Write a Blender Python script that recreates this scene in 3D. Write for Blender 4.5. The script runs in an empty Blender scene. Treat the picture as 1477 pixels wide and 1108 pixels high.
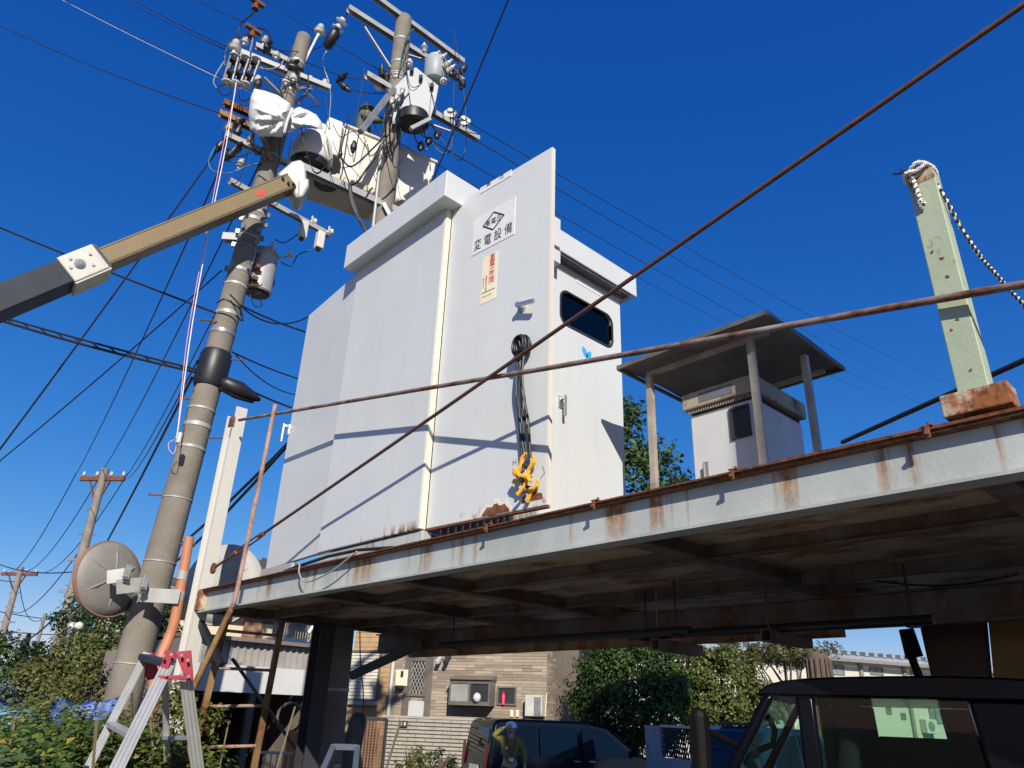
import bpy, bmesh, math, random
import numpy as np
from mathutils import Vector, Matrix
R = math.radians
random.seed(7)
rng = np.random.default_rng(11)
SC = bpy.context.scene
COL = SC.collection

# ------------------------------------------------------------------ camera
FPX, IW, IH = 1051.3, 1477.0, 1108.0
EYE = Vector((0, 0, 1.85))
_pit, _rol, _yaw = R(24.3314), R(2.1459), R(-47.50)
_up = np.array([math.sin(_rol)*math.cos(_pit), math.cos(_rol)*math.cos(_pit), math.sin(_pit)])
_rt = np.cross(_up, [0, 0, 1.0]); _rt /= np.linalg.norm(_rt)
_fh = np.cross(_rt, _up)
_X = _rt*math.cos(_yaw)+_fh*math.sin(_yaw)
_Y = _rt*math.cos(_yaw+math.pi/2)+_fh*math.sin(_yaw+math.pi/2)
RM = np.stack([_X, _Y, _up])          # rows: world axes seen in camera coordinates (x right, y up, z forward)
cam = bpy.data.cameras.new('camera')
cam.sensor_width = 36.0
cam.lens = FPX/IW*36.0
cam.clip_start = 0.05
cam.clip_end = 3000
camo = bpy.data.objects.new('camera', cam)
COL.objects.link(camo)
m3 = Matrix([[RM[i][0], RM[i][1], -RM[i][2]] for i in range(3)])
camo.matrix_world = Matrix.Translation(EYE) @ m3.to_4x4()
SC.camera = camo

# ------------------------------------------------------------------ sky, sun, exposure
SUN_AZ, SUN_EL = R(124.0), R(31.0)     # azimuth clockwise from +Y
w = bpy.data.worlds.new('World'); SC.world = w; w.use_nodes = True
nt = w.node_tree
bg = nt.nodes['Background']
sky = nt.nodes.new('ShaderNodeTexSky'); sky.sky_type = 'NISHITA'; sky.sun_disc = False
sky.sun_elevation = SUN_EL; sky.sun_rotation = SUN_AZ
sky.air_density = 1.0; sky.dust_density = 0.3; sky.ozone_density = 4.5; sky.altitude = 0
hs = nt.nodes.new('ShaderNodeHueSaturation'); hs.inputs['Saturation'].default_value = 1.25
nt.links.new(sky.outputs[0], hs.inputs['Color']); # one response curve per channel over the whole sky (a phone camera's deep blue rendering)
sep = nt.nodes.new('ShaderNodeSeparateColor'); com = nt.nodes.new('ShaderNodeCombineColor'); nt.links.new(hs.outputs[0], sep.inputs[0])
for ch, (ex, k) in enumerate(((1.23, .646), (.92, .88), (.59, 2.095))):
    pw_ = nt.nodes.new('ShaderNodeMath'); pw_.operation = 'POWER'; pw_.inputs[1].default_value = ex; ml_ = nt.nodes.new('ShaderNodeMath'); ml_.operation = 'MULTIPLY'; ml_.inputs[1].default_value = k
    nt.links.new(sep.outputs[ch], pw_.inputs[0]); nt.links.new(pw_.outputs[0], ml_.inputs[0]); nt.links.new(ml_.outputs[0], com.inputs[ch])
nt.links.new(com.outputs[0], bg.inputs[0])
bg.inputs[1].default_value = 0.075
sun = bpy.data.lights.new('sun', 'SUN'); sun.energy = 4.0; sun.angle = R(0.5); sun.color = (1.0, 0.93, 0.82)
suno = bpy.data.objects.new('sun', sun); COL.objects.link(suno)
SD = Vector((math.sin(SUN_AZ)*math.cos(SUN_EL), math.cos(SUN_AZ)*math.cos(SUN_EL), math.sin(SUN_EL)))
suno.rotation_euler = SD.to_track_quat('Z', 'Y').to_euler(); suno.location = (6, -4, 20)
SC.view_settings.view_transform = 'Standard'; SC.view_settings.look = 'None'
SC.view_settings.gamma = 1.0; SC.view_settings.use_curve_mapping = False
SC.view_settings.exposure = 0.62

# ------------------------------------------------------------------ points on view rays at a chosen real depth
def ray(px, py):
    v = RM @ np.array([px-IW/2, IH/2-py, FPX]); return Vector(v)
def P(px, py, d):                       # at horizontal distance d
    v = ray(px, py); return EYE + v*(d/math.hypot(v.x, v.y))
def PX(px, py, x): v = ray(px, py); return EYE + v*((x-EYE.x)/v.x)
def PY(px, py, y): v = ray(px, py); return EYE + v*((y-EYE.y)/v.y)
def PZ(px, py, z): v = ray(px, py); return EYE + v*((z-EYE.z)/v.z)
def PP(px, py, p0, n): v = ray(px, py); return EYE + v*(n.dot(p0-EYE)/n.dot(v))
def pxm(d, n): return n*d/FPX           # n photo pixels in metres at distance d

# ------------------------------------------------------------------ materials
def nodes(name):
    m = bpy.data.materials.new(name); m.use_nodes = True
    t = m.node_tree; b = t.nodes['Principled BSDF']
    return m, t, b
def N(t, kind, **kw):
    n = t.nodes.new(kind)
    for k, v in kw.items(): setattr(n, k, v)
    return n
def noise(t, scale=(1, 1, 1), detail=4, rough=.6, coord='Object', dist=0.0):
    tc = N(t, 'ShaderNodeTexCoord'); mp = N(t, 'ShaderNodeMapping'); mp.inputs['Scale'].default_value = scale
    nz = N(t, 'ShaderNodeTexNoise'); nz.inputs['Scale'].default_value = 1; nz.inputs['Detail'].default_value = detail
    nz.inputs['Roughness'].default_value = rough; nz.inputs['Distortion'].default_value = dist
    t.links.new(tc.outputs[coord], mp.inputs[0]); t.links.new(mp.outputs[0], nz.inputs['Vector'])
    return nz.outputs['Fac']
def ramp(t, fac, a, b, ca=(0, 0, 0, 1), cb=(1, 1, 1, 1)):
    r = N(t, 'ShaderNodeValToRGB'); e = r.color_ramp.elements
    e[0].position = a; e[1].position = b; e[0].color = ca; e[1].color = cb
    t.links.new(fac, r.inputs[0]); return r.outputs[0]
def mul(t, a, b):
    n = N(t, 'ShaderNodeMath', operation='MULTIPLY'); t.links.new(a, n.inputs[0])
    if isinstance(b, (int, float)): n.inputs[1].default_value = b
    else: t.links.new(b, n.inputs[1])
    return n.outputs[0]
def mixc(t, fac, a, b):
    n = N(t, 'ShaderNodeMix', data_type='RGBA')
    if isinstance(fac, (int, float)): n.inputs[0].default_value = fac
    else: t.links.new(fac, n.inputs[0])
    for i, c in ((6, a), (7, b)):
        if isinstance(c, tuple): n.inputs[i].default_value = (*c[:3], 1)
        else: t.links.new(c, n.inputs[i])
    return n.outputs[2]
def zgrad(t, z0, z1):                    # 0 at z0, 1 at z1, object height
    tc = N(t, 'ShaderNodeTexCoord'); sp = N(t, 'ShaderNodeSeparateXYZ'); t.links.new(tc.outputs['Object'], sp.inputs[0])
    mr = N(t, 'ShaderNodeMapRange'); mr.inputs[1].default_value = z0; mr.inputs[2].default_value = z1
    t.links.new(sp.outputs[2], mr.inputs[0]); return mr.outputs[0]
def sc(c, k): return tuple(min(1, x*k) for x in c[:3])
def M(name, col, rough=.6, metal=0.0, nv=.15, ns=3.0, bump=0.0, bs=60.0, isl=0.0, spec=.5):
    m, t, b = nodes(name)
    f = noise(t, (ns, ns, ns))
    c = mixc(t, ramp(t, f, .3, .7), sc(col, 1-nv), sc(col, 1+nv))
    if isl:
        g = N(t, 'ShaderNodeNewGeometry')
        c = mixc(t, mul(t, g.outputs['Random Per Island'], isl), c, sc(col, .45))
    t.links.new(c, b.inputs['Base Color'])
    b.inputs['Roughness'].default_value = rough; b.inputs['Metallic'].default_value = metal
    b.inputs['Specular IOR Level'].default_value = spec
    if bump:
        bn = N(t, 'ShaderNodeBump'); bn.inputs['Strength'].default_value = bump; bn.inputs['Distance'].default_value = .01
        t.links.new(noise(t, (bs, bs, bs), 3), bn.inputs['Height']); t.links.new(bn.outputs[0], b.inputs['Normal'])
    return m
RUSTA, RUSTB = (.030, .011, .006), (.20, .065, .022)
def rusty(name, paint, amount=.5, scale=(8, 8, 8), soft=.1, rough=.55, top=None, dirt=.12, rcol=(RUSTA, RUSTB), fine=30, metal=0.0, gate=None, bump=.35, streak=0):
    """paint with rust where a noise passes 1-amount; top=(z0,z1): the rust keeps to that height range"""
    m, t, b = nodes(name)
    d = noise(t, (2.3, 2.3, 1.2)); p = mixc(t, ramp(t, d, .35, .7), sc(paint, 1-dirt), paint)
    if streak: p = mixc(t, mul(t, ramp(t, noise(t, (9, 9, .35), 5, .7), .48, .72), streak), p, sc(paint, .62)); p = mixc(t, mul(t, ramp(t, noise(t, (1.1, 1.1, 2.4), 6, .75, dist=1.5), .55, .75), streak*.8), p, (paint[0]*.80, paint[1]*.77, paint[2]*.70))
    rc = mixc(t, ramp(t, noise(t, (fine, fine, fine), 3), .3, .7), rcol[0], rcol[1])
    f = noise(t, scale, 5, .65)
    if gate:
        lo = N(t, 'ShaderNodeMath', operation='MULTIPLY_ADD'); t.links.new(noise(t, gate, 2), lo.inputs[0]); lo.inputs[1].default_value = .9; lo.inputs[2].default_value = -.45
        ad = N(t, 'ShaderNodeMath', operation='ADD'); t.links.new(f, ad.inputs[0]); t.links.new(lo.outputs[0], ad.inputs[1]); f = ad.outputs[0]
    msk = ramp(t, f, 1-amount-soft, 1-amount+soft)
    if top: msk = mul(t, msk, zgrad(t, *top))
    t.links.new(mixc(t, msk, p, rc), b.inputs['Base Color'])
    rr = mixc(t, msk, (rough,)*3, (.9,)*3); t.links.new(rr, b.inputs['Roughness'])
    b.inputs['Metallic'].default_value = metal
    bn = N(t, 'ShaderNodeBump'); bn.inputs['Strength'].default_value = bump; bn.inputs['Distance'].default_value = .004
    t.links.new(noise(t, (50, 50, 50), 3), bn.inputs['Height']); t.links.new(bn.outputs[0], b.inputs['Normal'])
    return m
def leafmat(name, ca, cb, cc=None):
    m, t, b = nodes(name)
    g = N(t, 'ShaderNodeNewGeometry')
    r = N(t, 'ShaderNodeValToRGB'); e = r.color_ramp.elements
    e[0].color = (*ca, 1); e[1].color = (*cb, 1); e[1].position = .85
    if cc: n = e.new(.97); n.color = (*cc, 1)
    t.links.new(g.outputs['Random Per Island'], r.inputs[0]); t.links.new(r.outputs[0], b.inputs['Base Color'])
    b.inputs['Roughness'].default_value = .5; b.inputs['Specular IOR Level'].default_value = .3
    tr = N(t, 'ShaderNodeBsdfTranslucent'); mx = N(t, 'ShaderNodeMixShader'); mx.inputs[0].default_value = .3
    t.links.new(r.outputs[0], tr.inputs[0]); t.links.new(b.outputs[0], mx.inputs[1]); t.links.new(tr.outputs[0], mx.inputs[2])
    t.links.new(mx.outputs[0], t.nodes['Material Output'].inputs[0])
    return m
def glassmat(name, tint, refl=.35):
    m, t, b = nodes(name)
    t.nodes.remove(b)
    tr = N(t, 'ShaderNodeBsdfTransparent'); tr.inputs[0].default_value = (*tint, 1)
    gl = N(t, 'ShaderNodeBsdfGlossy'); gl.inputs['Roughness'].default_value = .02; gl.inputs[0].default_value = (.9, .9, .9, 1)
    fr = N(t, 'ShaderNodeFresnel'); fr.inputs[0].default_value = 1.45
    mx = N(t, 'ShaderNodeMixShader'); t.links.new(mul(t, fr.outputs[0], refl), mx.inputs[0]); t.links.new(tr.outputs[0], mx.inputs[1]); t.links.new(gl.outputs[0], mx.inputs[2])
    t.links.new(mx.outputs[0], t.nodes['Material Output'].inputs[0])
    return m

# ------------------------------------------------------------------ mesh builder
WPOS = {}
class MB:
    def __init__(s): s.v = []; s.f = []
    def add(s, vs, fs):
        o = len(s.v); s.v += [Vector(x) for x in vs]; s.f += [tuple(i+o for i in f) for f in fs]; return s
    def hexa(s, c):                       # 8 corners: bottom ring 0-3, top ring 4-7
        return s.add(c, [(3, 2, 1, 0), (4, 5, 6, 7), (0, 1, 5, 4), (1, 2, 6, 5), (2, 3, 7, 6), (3, 0, 4, 7)])
    def box(s, lo, hi):
        a, b = lo, hi
        return s.hexa([(a[0], a[1], a[2]), (b[0], a[1], a[2]), (b[0], b[1], a[2]), (a[0], b[1], a[2]),
                       (a[0], a[1], b[2]), (b[0], a[1], b[2]), (b[0], b[1], b[2]), (a[0], b[1], b[2])])
    def obox(s, c, size, rot=None):
        rot = rot or Matrix.Identity(3); c = Vector(c); x, y, z = (d/2 for d in size)
        return s.hexa([c+rot@Vector(p) for p in ((-x, -y, -z), (x, -y, -z), (x, y, -z), (-x, y, -z), (-x, -y, z), (x, -y, z), (x, y, z), (-x, y, z))])
    def bar(s, p0, p1, w, h, up=(0, 0, 1)):
        p0, p1 = Vector(p0), Vector(p1); d = (p1-p0); L = d.length; d.normalize()
        u = Vector(up); sx = d.cross(u)
        if sx.length < 1e-4: sx = d.cross(Vector((1, 0, 0)))
        sx.normalize(); u = sx.cross(d)
        rot = Matrix((d, sx, u)).transposed()
        return s.obox((p0+p1)/2, (L, w, h), rot)
    def tube(s, pts, r, n=8, cap=True):
        pts = [Vector(p) for p in pts]; k = len(pts); rr = r if isinstance(r, (list, tuple)) else [r]*k
        o = len(s.v); t0 = (pts[1]-pts[0]).normalized()
        a = t0.cross(Vector((0, 0, 1)));  a = a if a.length > 1e-3 else t0.cross(Vector((1, 0, 0))); a.normalize()
        for i, p in enumerate(pts):
            t = ((pts[min(i+1, k-1)]-pts[max(i-1, 0)])).normalized()
            a = (a-t*a.dot(t)); a = a.normalized() if a.length > 1e-6 else t.orthogonal().normalized(); b = t.cross(a)
            for j in range(n):
                q = 2*math.pi*j/n; s.v.append(p+(a*math.cos(q)+b*math.sin(q))*rr[i])
        for i in range(k-1):
            for j in range(n):
                j2 = (j+1) % n; s.f.append((o+i*n+j, o+i*n+j2, o+(i+1)*n+j2, o+(i+1)*n+j))
        if cap:
            s.f.append(tuple(o+j for j in reversed(range(n)))); s.f.append(tuple(o+(k-1)*n+j for j in range(n)))
        return s
    def lathe(s, prof, base, axis=(0, 0, 1), n=16):   # prof: (r, h) from base along axis
        base = Vector(base); ax = Vector(axis).normalized()
        return s.tube([base+ax*h for r, h in prof], [max(r, 1e-4) for r, h in prof], n) if all(prof[i+1][1] > prof[i][1]+1e-9 for i in range(len(prof)-1)) else s._lathe(prof, base, ax, n)
    def _lathe(s, prof, base, ax, n):
        a = ax.orthogonal().normalized(); b = ax.cross(a); o = len(s.v)
        for r, h in prof:
            for j in range(n):
                q = 2*math.pi*j/n; s.v.append(base+ax*h+(a*math.cos(q)+b*math.sin(q))*max(r, 1e-4))
        for i in range(len(prof)-1):
            for j in range(n):
                j2 = (j+1) % n; s.f.append((o+i*n+j, o+i*n+j2, o+(i+1)*n+j2, o+(i+1)*n+j))
        s.f.append(tuple(o+j for j in reversed(range(n)))); s.f.append(tuple(o+(len(prof)-1)*n+j for j in range(n)))
        return s
    def prism(s, poly, ext):
        k = len(poly); e = Vector(ext); a = [Vector(p) for p in poly]
        return s.add(a+[p+e for p in a], [tuple(reversed(range(k))), tuple(range(k, 2*k))]+[(i, (i+1) % k, k+(i+1) % k, k+i) for i in range(k)])
    def build(s, name, mat, parent=None, bevel=0, smooth=None, loc=None):
        if parent is not None: o0 = WPOS[parent.name]
        elif loc is not None: o0 = Vector(loc)
        else:
            o0 = Vector((sum(v.x for v in s.v)/len(s.v), sum(v.y for v in s.v)/len(s.v), min(v.z for v in s.v)))
        me = bpy.data.meshes.new(name); me.from_pydata([tuple(v-o0) for v in s.v], [], s.f)
        bm = bmesh.new(); bm.from_mesh(me); bmesh.ops.recalc_face_normals(bm, faces=bm.faces); bm.to_mesh(me); bm.free()
        if mat: me.materials.append(mat)
        if smooth:
            me.shade_smooth(); me.set_sharp_from_angle(angle=R(smooth))
        ob = bpy.data.objects.new(name, me); COL.objects.link(ob)
        if parent is not None: ob.parent = parent
        else: ob.location = o0
        WPOS[ob.name] = o0
        if bevel:
            b = ob.modifiers.new('bevel', 'BEVEL'); b.width = bevel; b.segments = 2; b.limit_method = 'ANGLE'; b.angle_limit = R(40)
        return ob
def tag(o, label=None, cat=None, group=None, kind=None):
    if label: o['label'] = label
    if cat: o['category'] = cat
    if group: o['group'] = group
    if kind: o['kind'] = kind
    return o
def thing(name, label, cat, loc, group=None):
    o = bpy.data.objects.new(name, None); COL.objects.link(o); o.location = loc; o.empty_display_size = .2
    WPOS[o.name] = Vector(loc); return tag(o, label, cat, group)
def inst(me, name, parent, loc, rot=None, mat=None):   # another object on the same mesh data
    o = bpy.data.objects.new(name, me); COL.objects.link(o)
    if parent is not None: o.parent = parent; o.location = Vector(loc)-WPOS[parent.name]
    else: o.location = loc
    if rot is not None: o.rotation_mode = 'QUATERNION'; o.rotation_quaternion = rot
    WPOS[o.name] = Vector(loc); return o
def rotz(a): return Matrix.Rotation(a, 3, 'Z')
def sagpts(a, b, sag, n=14):
    a, b = Vector(a), Vector(b)
    return [a.lerp(b, i/n)-Vector((0, 0, sag*4*(i/n)*(1-i/n))) for i in range(n+1)]
def arc(p0, p1, drop, side=(0, 0, 0), n=10):
    s = Vector(side); p0, p1 = Vector(p0), Vector(p1)
    return [p0.lerp(p1, i/n)+(s-Vector((0, 0, drop)))*math.sin(math.pi*i/n) for i in range(n+1)]
def crm(pts, sub=6):                      # smooth curve through points
    pts = [Vector(p) for p in pts]; q = [pts[0]*2-pts[1]]+pts+[pts[-1]*2-pts[-2]]; out = []
    for i in range(1, len(q)-2):
        for k in range(sub):
            t = k/sub; a, b, c, d = q[i-1:i+3]
            out.append(.5*((2*b)+(c-a)*t+(2*a-5*b+4*c-d)*t*t+(3*b-a-3*c+d)*t**3))
    return out+[pts[-1]]
def text(body, name, mat, parent, origin, ex, ez, h, vertical=False, step=None, align='LEFT', yoff=0.003):
    """flat print: characters of height h along ex (or stacked down) on the plane spanned by ex and ez"""
    cu = bpy.data.curves.new(name, 'FONT'); cu.body = '\n'.join(body) if vertical else body; cu.size = h; cu.resolution_u = 2
    cu.align_x = 'CENTER' if vertical else align
    if vertical: cu.space_line = step or 1.0
    elif step: cu.space_character = step
    tmp = bpy.data.objects.new('tmp', cu); COL.objects.link(tmp)
    me = bpy.data.meshes.new_from_object(tmp.evaluated_get(bpy.context.evaluated_depsgraph_get()))
    bpy.data.objects.remove(tmp); bpy.data.curves.remove(cu)
    ex, ez = Vector(ex).normalized(), Vector(ez).normalized(); n = ex.cross(ez)
    o0 = WPOS[parent.name]
    for v in me.vertices:
        v.co = Vector(origin)+ex*v.co.x+ez*v.co.y+n*yoff-o0
    me.materials.clear(); me.materials.append(mat)
    ob = bpy.data.objects.new(name, me); COL.objects.link(ob); ob.parent = parent; WPOS[ob.name] = o0
    return ob
def leaves(centers, normals, size, name, mat, parent=None, aspect=.6, fold=.25, loc=None, jit=.35):
    """one mesh of many folded leaf blades"""
    n = len(centers); c = np.asarray(centers, float); nm = np.asarray(normals, float)
    nm /= np.linalg.norm(nm, axis=1, keepdims=True)+1e-9
    r = rng.normal(size=(n, 3)); a = np.cross(nm, r); a /= np.linalg.norm(a, axis=1, keepdims=True)+1e-9; b = np.cross(nm, a)
    s = (size*(1+jit*rng.uniform(-1, 1, n)))[:, None]
    base = c-a*s*.5; tip = c+a*s*.5; le = c+b*s*aspect*.5+nm*s*fold*.5-a*s*.08; ri = c-b*s*aspect*.5+nm*s*fold*.5-a*s*.08
    V = np.stack([base, le, tip, ri], 1).reshape(-1, 3)
    o0 = np.array(WPOS[parent.name]) if parent is not None else (np.array(loc) if loc is not None else np.array([c[:, 0].mean(), c[:, 1].mean(), c[:, 2].min()]))
    V = V-o0
    me = bpy.data.meshes.new(name)
    me.vertices.add(n*4); me.vertices.foreach_set('co', V.astype(np.float32).ravel())
    k = np.arange(n)*4
    F = np.stack([k, k+1, k+2, k, k+2, k+3], 1).ravel()
    me.loops.add(n*6); me.loops.foreach_set('vertex_index', F.astype(np.int32))
    me.polygons.add(n*2); me.polygons.foreach_set('loop_start', (np.arange(n*2)*3).astype(np.int32))
    me.update(calc_edges=True); me.validate(); me.materials.append(mat)
    ob = bpy.data.objects.new(name, me); COL.objects.link(ob)
    if parent is not None: ob.parent = parent
    else: ob.location = o0
    WPOS[ob.name] = Vector(o0); return ob
def crown_pts(c, rad, k, n, rc=.35, shell=.55):
    """leaf positions in k clumps spread through an ellipsoid"""
    rad = np.array(rad); d = rng.normal(size=(k, 3)); d /= np.linalg.norm(d, axis=1, keepdims=True)
    cl = np.array(c)+d*rad*(shell+(1-shell)*rng.random(k)**.7)[:, None]
    i = rng.integers(0, k, n); q = rng.normal(size=(n, 3)); q /= np.linalg.norm(q, axis=1, keepdims=True)
    p = cl[i]+q*(rng.random(n)**.45)[:, None]*rad.mean()*rc*(.7+.6*rng.random(k)[i])[:, None]
    nr = (p-np.array(c))/rad*.6+q*.5+rng.normal(size=(n, 3))*.45+np.array([0, 0, .4])
    return p, nr
# ------------------------------------------------------------------ palette
m_asph = M('yard_concrete', (.15, .145, .13), .9, nv=.25, ns=2, bump=.5, bs=90)
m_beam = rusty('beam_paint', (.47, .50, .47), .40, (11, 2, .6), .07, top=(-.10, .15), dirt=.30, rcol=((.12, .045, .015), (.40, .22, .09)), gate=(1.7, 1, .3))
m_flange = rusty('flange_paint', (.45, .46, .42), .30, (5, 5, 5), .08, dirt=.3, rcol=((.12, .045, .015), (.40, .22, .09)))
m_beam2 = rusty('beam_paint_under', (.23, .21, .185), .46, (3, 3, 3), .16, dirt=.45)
m_edge = rusty('rust_edge', (.12, .058, .036), .62, (14, 14, 14), .1, dirt=.4)
m_deck = rusty('deck_sheet_under', (.58, .46, .31), .46, (2.6, 5.5, 1), .09, dirt=.3, rcol=((.10, .04, .015), (.34, .17, .07)))
m_decktop = rusty('deck_top', (.20, .12, .08), .5, (3, 3, 3), dirt=.3)
m_cab = rusty('cabinet_paint', (.57, .59, .58), .365, (20, 20, 5), .05, top=(.22, .15), gate=(2.3, 2.3, 1), rcol=((.10, .04, .015), (.34, .17, .065)), dirt=.055, rough=.42, bump=.03, streak=.11)
m_cabf = rusty('cabinet_door_paint', (.57, .59, .58), .34, (12, 12, 7), .05, top=(.24, .15), gate=(2.1, 2.1, 1), rcol=((.10, .04, .015), (.34, .17, .065)), dirt=.055, rough=.42, bump=.03, streak=.11)
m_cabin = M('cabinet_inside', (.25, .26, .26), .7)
m_roofp = rusty('cabinet_roof_paint', (.57, .59, .595), .20, (30, 30, 2), .05, top=(2.7, 3.1), dirt=.06, rough=.45, bump=.04, streak=.10)
m_cream = rusty('door_edge', (.72, .66, .54), .30, (5, 5, 1.5), .1, top=(.5, .1), dirt=.15)
m_gasket = M('gasket', (.02, .02, .02), .6)
m_dark = M('dark_slot', (.03, .03, .032), .8)
m_steel = M('galvanised', (.26, .27, .28), .45, .35, nv=.2, ns=8, bump=.08, bs=60)
m_steelw = M('galvanised_pale', (.36, .365, .35), .5, .15, nv=.15, ns=6, bump=.06)
m_chrome = M('chrome_handle', (.6, .6, .58), .25, .8)
m_conc = M('pole_concrete', (.185, .165, .135), .85, nv=.18, ns=4, bump=.5, bs=45)
m_concd = M('old_pole_concrete', (.22, .19, .16), .9, nv=.2, ns=4)
m_black = M('black_rubber', (.014, .014, .016), .45)
m_blackw = M('cable_black', (.012, .013, .018), .5)
m_porc = M('porcelain', (.58, .57, .53), .2, nv=.06)
m_porcb = M('porcelain_grey', (.52, .50, .44), .3)
m_rust = M('rust', (.15, .055, .025), .9, nv=.45, ns=22, bump=.5)
m_rustp = rusty('rusty_pink_pipe', (.46, .30, .24), .42, (12, 12, 5), .12, dirt=.3)
m_rusto = rusty('rusty_ochre_pipe', (.33, .20, .08), .45, (10, 10, 4), .12, dirt=.4)
m_rail = rusty('rusty_rail', (.30, .27, .25), .52, (7, 20, 20), .16, dirt=.3)
m_rod = rusty('rusty_rod', (.11, .055, .042), .42, (12, 12, 12), .1, dirt=.3)
m_wpost = rusty('white_post_paint', (.52, .51, .47), .37, (10, 10, .8), .1, top=(.9, -.6), dirt=.1)
m_gpost = rusty('green_post_paint', (.44, .51, .35), .36, (11, 11, 5), .05, dirt=.3)
m_gbase = rusty('rusty_post_foot', (.52, .42, .30), .54, (13, 13, 11), .06, dirt=.25, rcol=((.07, .02, .008), (.33, .12, .035)))
m_shroof = M('shelter_roof_steel', (.16, .145, .13), .42, .35, nv=.3, ns=4, bump=.1, bs=12)
m_shpost = M('shelter_post_steel', (.40, .35, .28), .45, .3, nv=.25, ns=6)
m_box = M('meter_box_paint', (.55, .56, .57), .5, nv=.08)
m_boxcap = rusty('meter_box_cap', (.42, .38, .28), .35, (5, 5, 5), dirt=.3)
m_label = M('plate_white', (.66, .65, .64), .5, nv=.06, ns=15)
m_stick = M('sticker_cream', (.75, .66, .48), .6, nv=.06)
m_ink = M('ink_black', (.02, .02, .025), .6)
m_inkr = M('ink_red', (.62, .06, .04), .6)
m_inkb = M('logo_blue', (.03, .33, .62), .5)
m_pen = M('pencil', (.18, .18, .2), .8)
m_wineglass = glassmat('dark_window_glass', (.10, .115, .12), 1.0)
m_clearg = glassmat('clear_glass', (.76, .88, .80))
m_yel = M('clamp_yellow', (.80, .42, .03), .45, nv=.1)
m_gold = rusty('boom_gold', (.205, .145, .06), .30, (3, 3, 22), .03, dirt=.16, rcol=((.10, .07, .03), (.26, .20, .10)), bump=.08, streak=.25)
m_boomg = M('boom_grey', (.022, .028, .040), .55, nv=.25, ns=3, spec=.2)
m_boomw = M('boom_white', (.48, .47, .42), .4, nv=.10, ns=7)
m_bucket = M('bucket_white', (.66, .64, .57), .45, nv=.07, ns=4)
m_bucketu = M('bucket_under', (.50, .44, .33), .6)
m_sheet = M('white_sheet', (.60, .60, .58), .55, nv=.06)
m_red = M('red_mark', (.75, .04, .04), .5)
m_redl = M('red_hinge', (.30, .012, .035), .5, nv=.2, ns=12)
m_alu = M('aluminium', (.45, .45, .44), .38, .45, nv=.12, ns=10, bump=.05)
m_orange = M('orange_conduit', (.42, .17, .085), .55, nv=.12)
m_mirb = M('mirror_back', (.20, .19, .175), .6, nv=.15, ns=6)
m_mirbw = M('mirror_back_pale', (.36, .355, .33), .6, nv=.12, ns=6)
m_mirr = M('mirror_rim', (.24, .14, .10), .6)
m_silver = M('mirror_face', (.8, .8, .8), .05, 1.0, nv=.02)
m_rope = M('rope_white', (.75, .72, .65), .8)
m_ropep = M('rope_pink', (.70, .30, .34), .8)
m_ropeb = M('rope_black', (.02, .02, .02), .8)
m_tarp = M('tarp_blue', (.012, .06, .26), .5, nv=.35, ns=6, bump=.6, bs=9)
m_tarpl = M('tarp_faded', (.12, .25, .40), .6, nv=.3, ns=6, bump=.5, bs=9)
m_skin = M('skin', (.50, .29, .20), .55, nv=.06)

# ------------------------------------------------------------------ ground
g = MB(); g.add([(-900, -900, 0), (900, -900, 0), (900, 900, 0), (-900, 900, 0)], [(0, 1, 2, 3)])
tag(g.build('ground', m_asph, loc=(0, 0, 0)), kind='structure')
hl = MB(); hp = []
for i in range(41):
    a = R(150+i*1.6); d = 900; hp.append((math.cos(a)*d, math.sin(a)*d, 26+13*math.sin(i*.7)+9*math.sin(i*1.9+1)))
for i in range(40):
    p, q = hp[i], hp[i+1]; hl.add([(p[0], p[1], -1), (q[0], q[1], -1), q, p, (p[0]*1.15, p[1]*1.15, p[2]*.3), (q[0]*1.15, q[1]*1.15, q[2]*.3)], [(0, 1, 2, 3), (3, 2, 5, 4)])
tag(hl.build('distant_hills', M('hill_wood', (.10, .15, .22), .9, nv=.2, ns=.02)), kind='structure')

# ------------------------------------------------------------------ steel platform
YB, ZD = 2.661, 2.80
pf = thing('steel_platform', 'rust streaked pale steel platform carrying the electrical cabinets above the vehicles', 'platform', (-3, YB, 0))
XL, XR, YR = -7.14, 1.6, 5.75
bw = MB(); bw.box((XL, YB+.05, 2.612), (XR, YB+.062, 2.785))
def beam_child(name, mb, mat, zref, parent=pf):
    o = mb.build(name, mat, None, loc=(-3, YB, zref)); o.parent = parent; o.location = Vector((-3, YB, zref))-WPOS[parent.name]; return o
beam_child('front_beam_web', bw, m_beam, 2.612)
b = MB(); b.box((XL, YB, 2.598), (XR, YB+.10, 2.611)); beam_child('lower_flange', b, m_flange, 2.45)
b = MB(); b.box((XL, YB+.004, 2.786), (XR, YB+.10, 2.7965)); beam_child('upper_flange', b, m_edge, 2.6)
b = MB()
x = XL
while x < XR:                                        # ragged rusted edge strip in short welded lengths
    L = random.uniform(.25, .6); b.box((x, YB-.004-random.uniform(0, .004), 2.7972), (min(x+L, XR)-.004, YB+.05, 2.804+random.uniform(0, .005))); x += L
beam_child('deck_edge_strip', b, m_edge, 2.6)
for px, py in ((855, 738), (1055, 685), (1335, 614), (700, 768)):
    p = PY(px, py, YB-.02); c = MB()
    c.box((p.x-.02, YB-.012, 2.8095), (p.x+.02, YB+.05, 2.816)); c.box((p.x-.008, YB-.018, 2.765), (p.x+.008, YB-.010, 2.809))
    c.lathe([(.010, 0), (.010, .014)], (p.x, YB-.03, 2.782), (0, 1, 0), 6); c.lathe([(.007, 0), (.007, .016)], (p.x, YB+.02, 2.816), (0, 0, 1), 6)
    c.build('flange_clip', m_rust, pf, bevel=.002)
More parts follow.
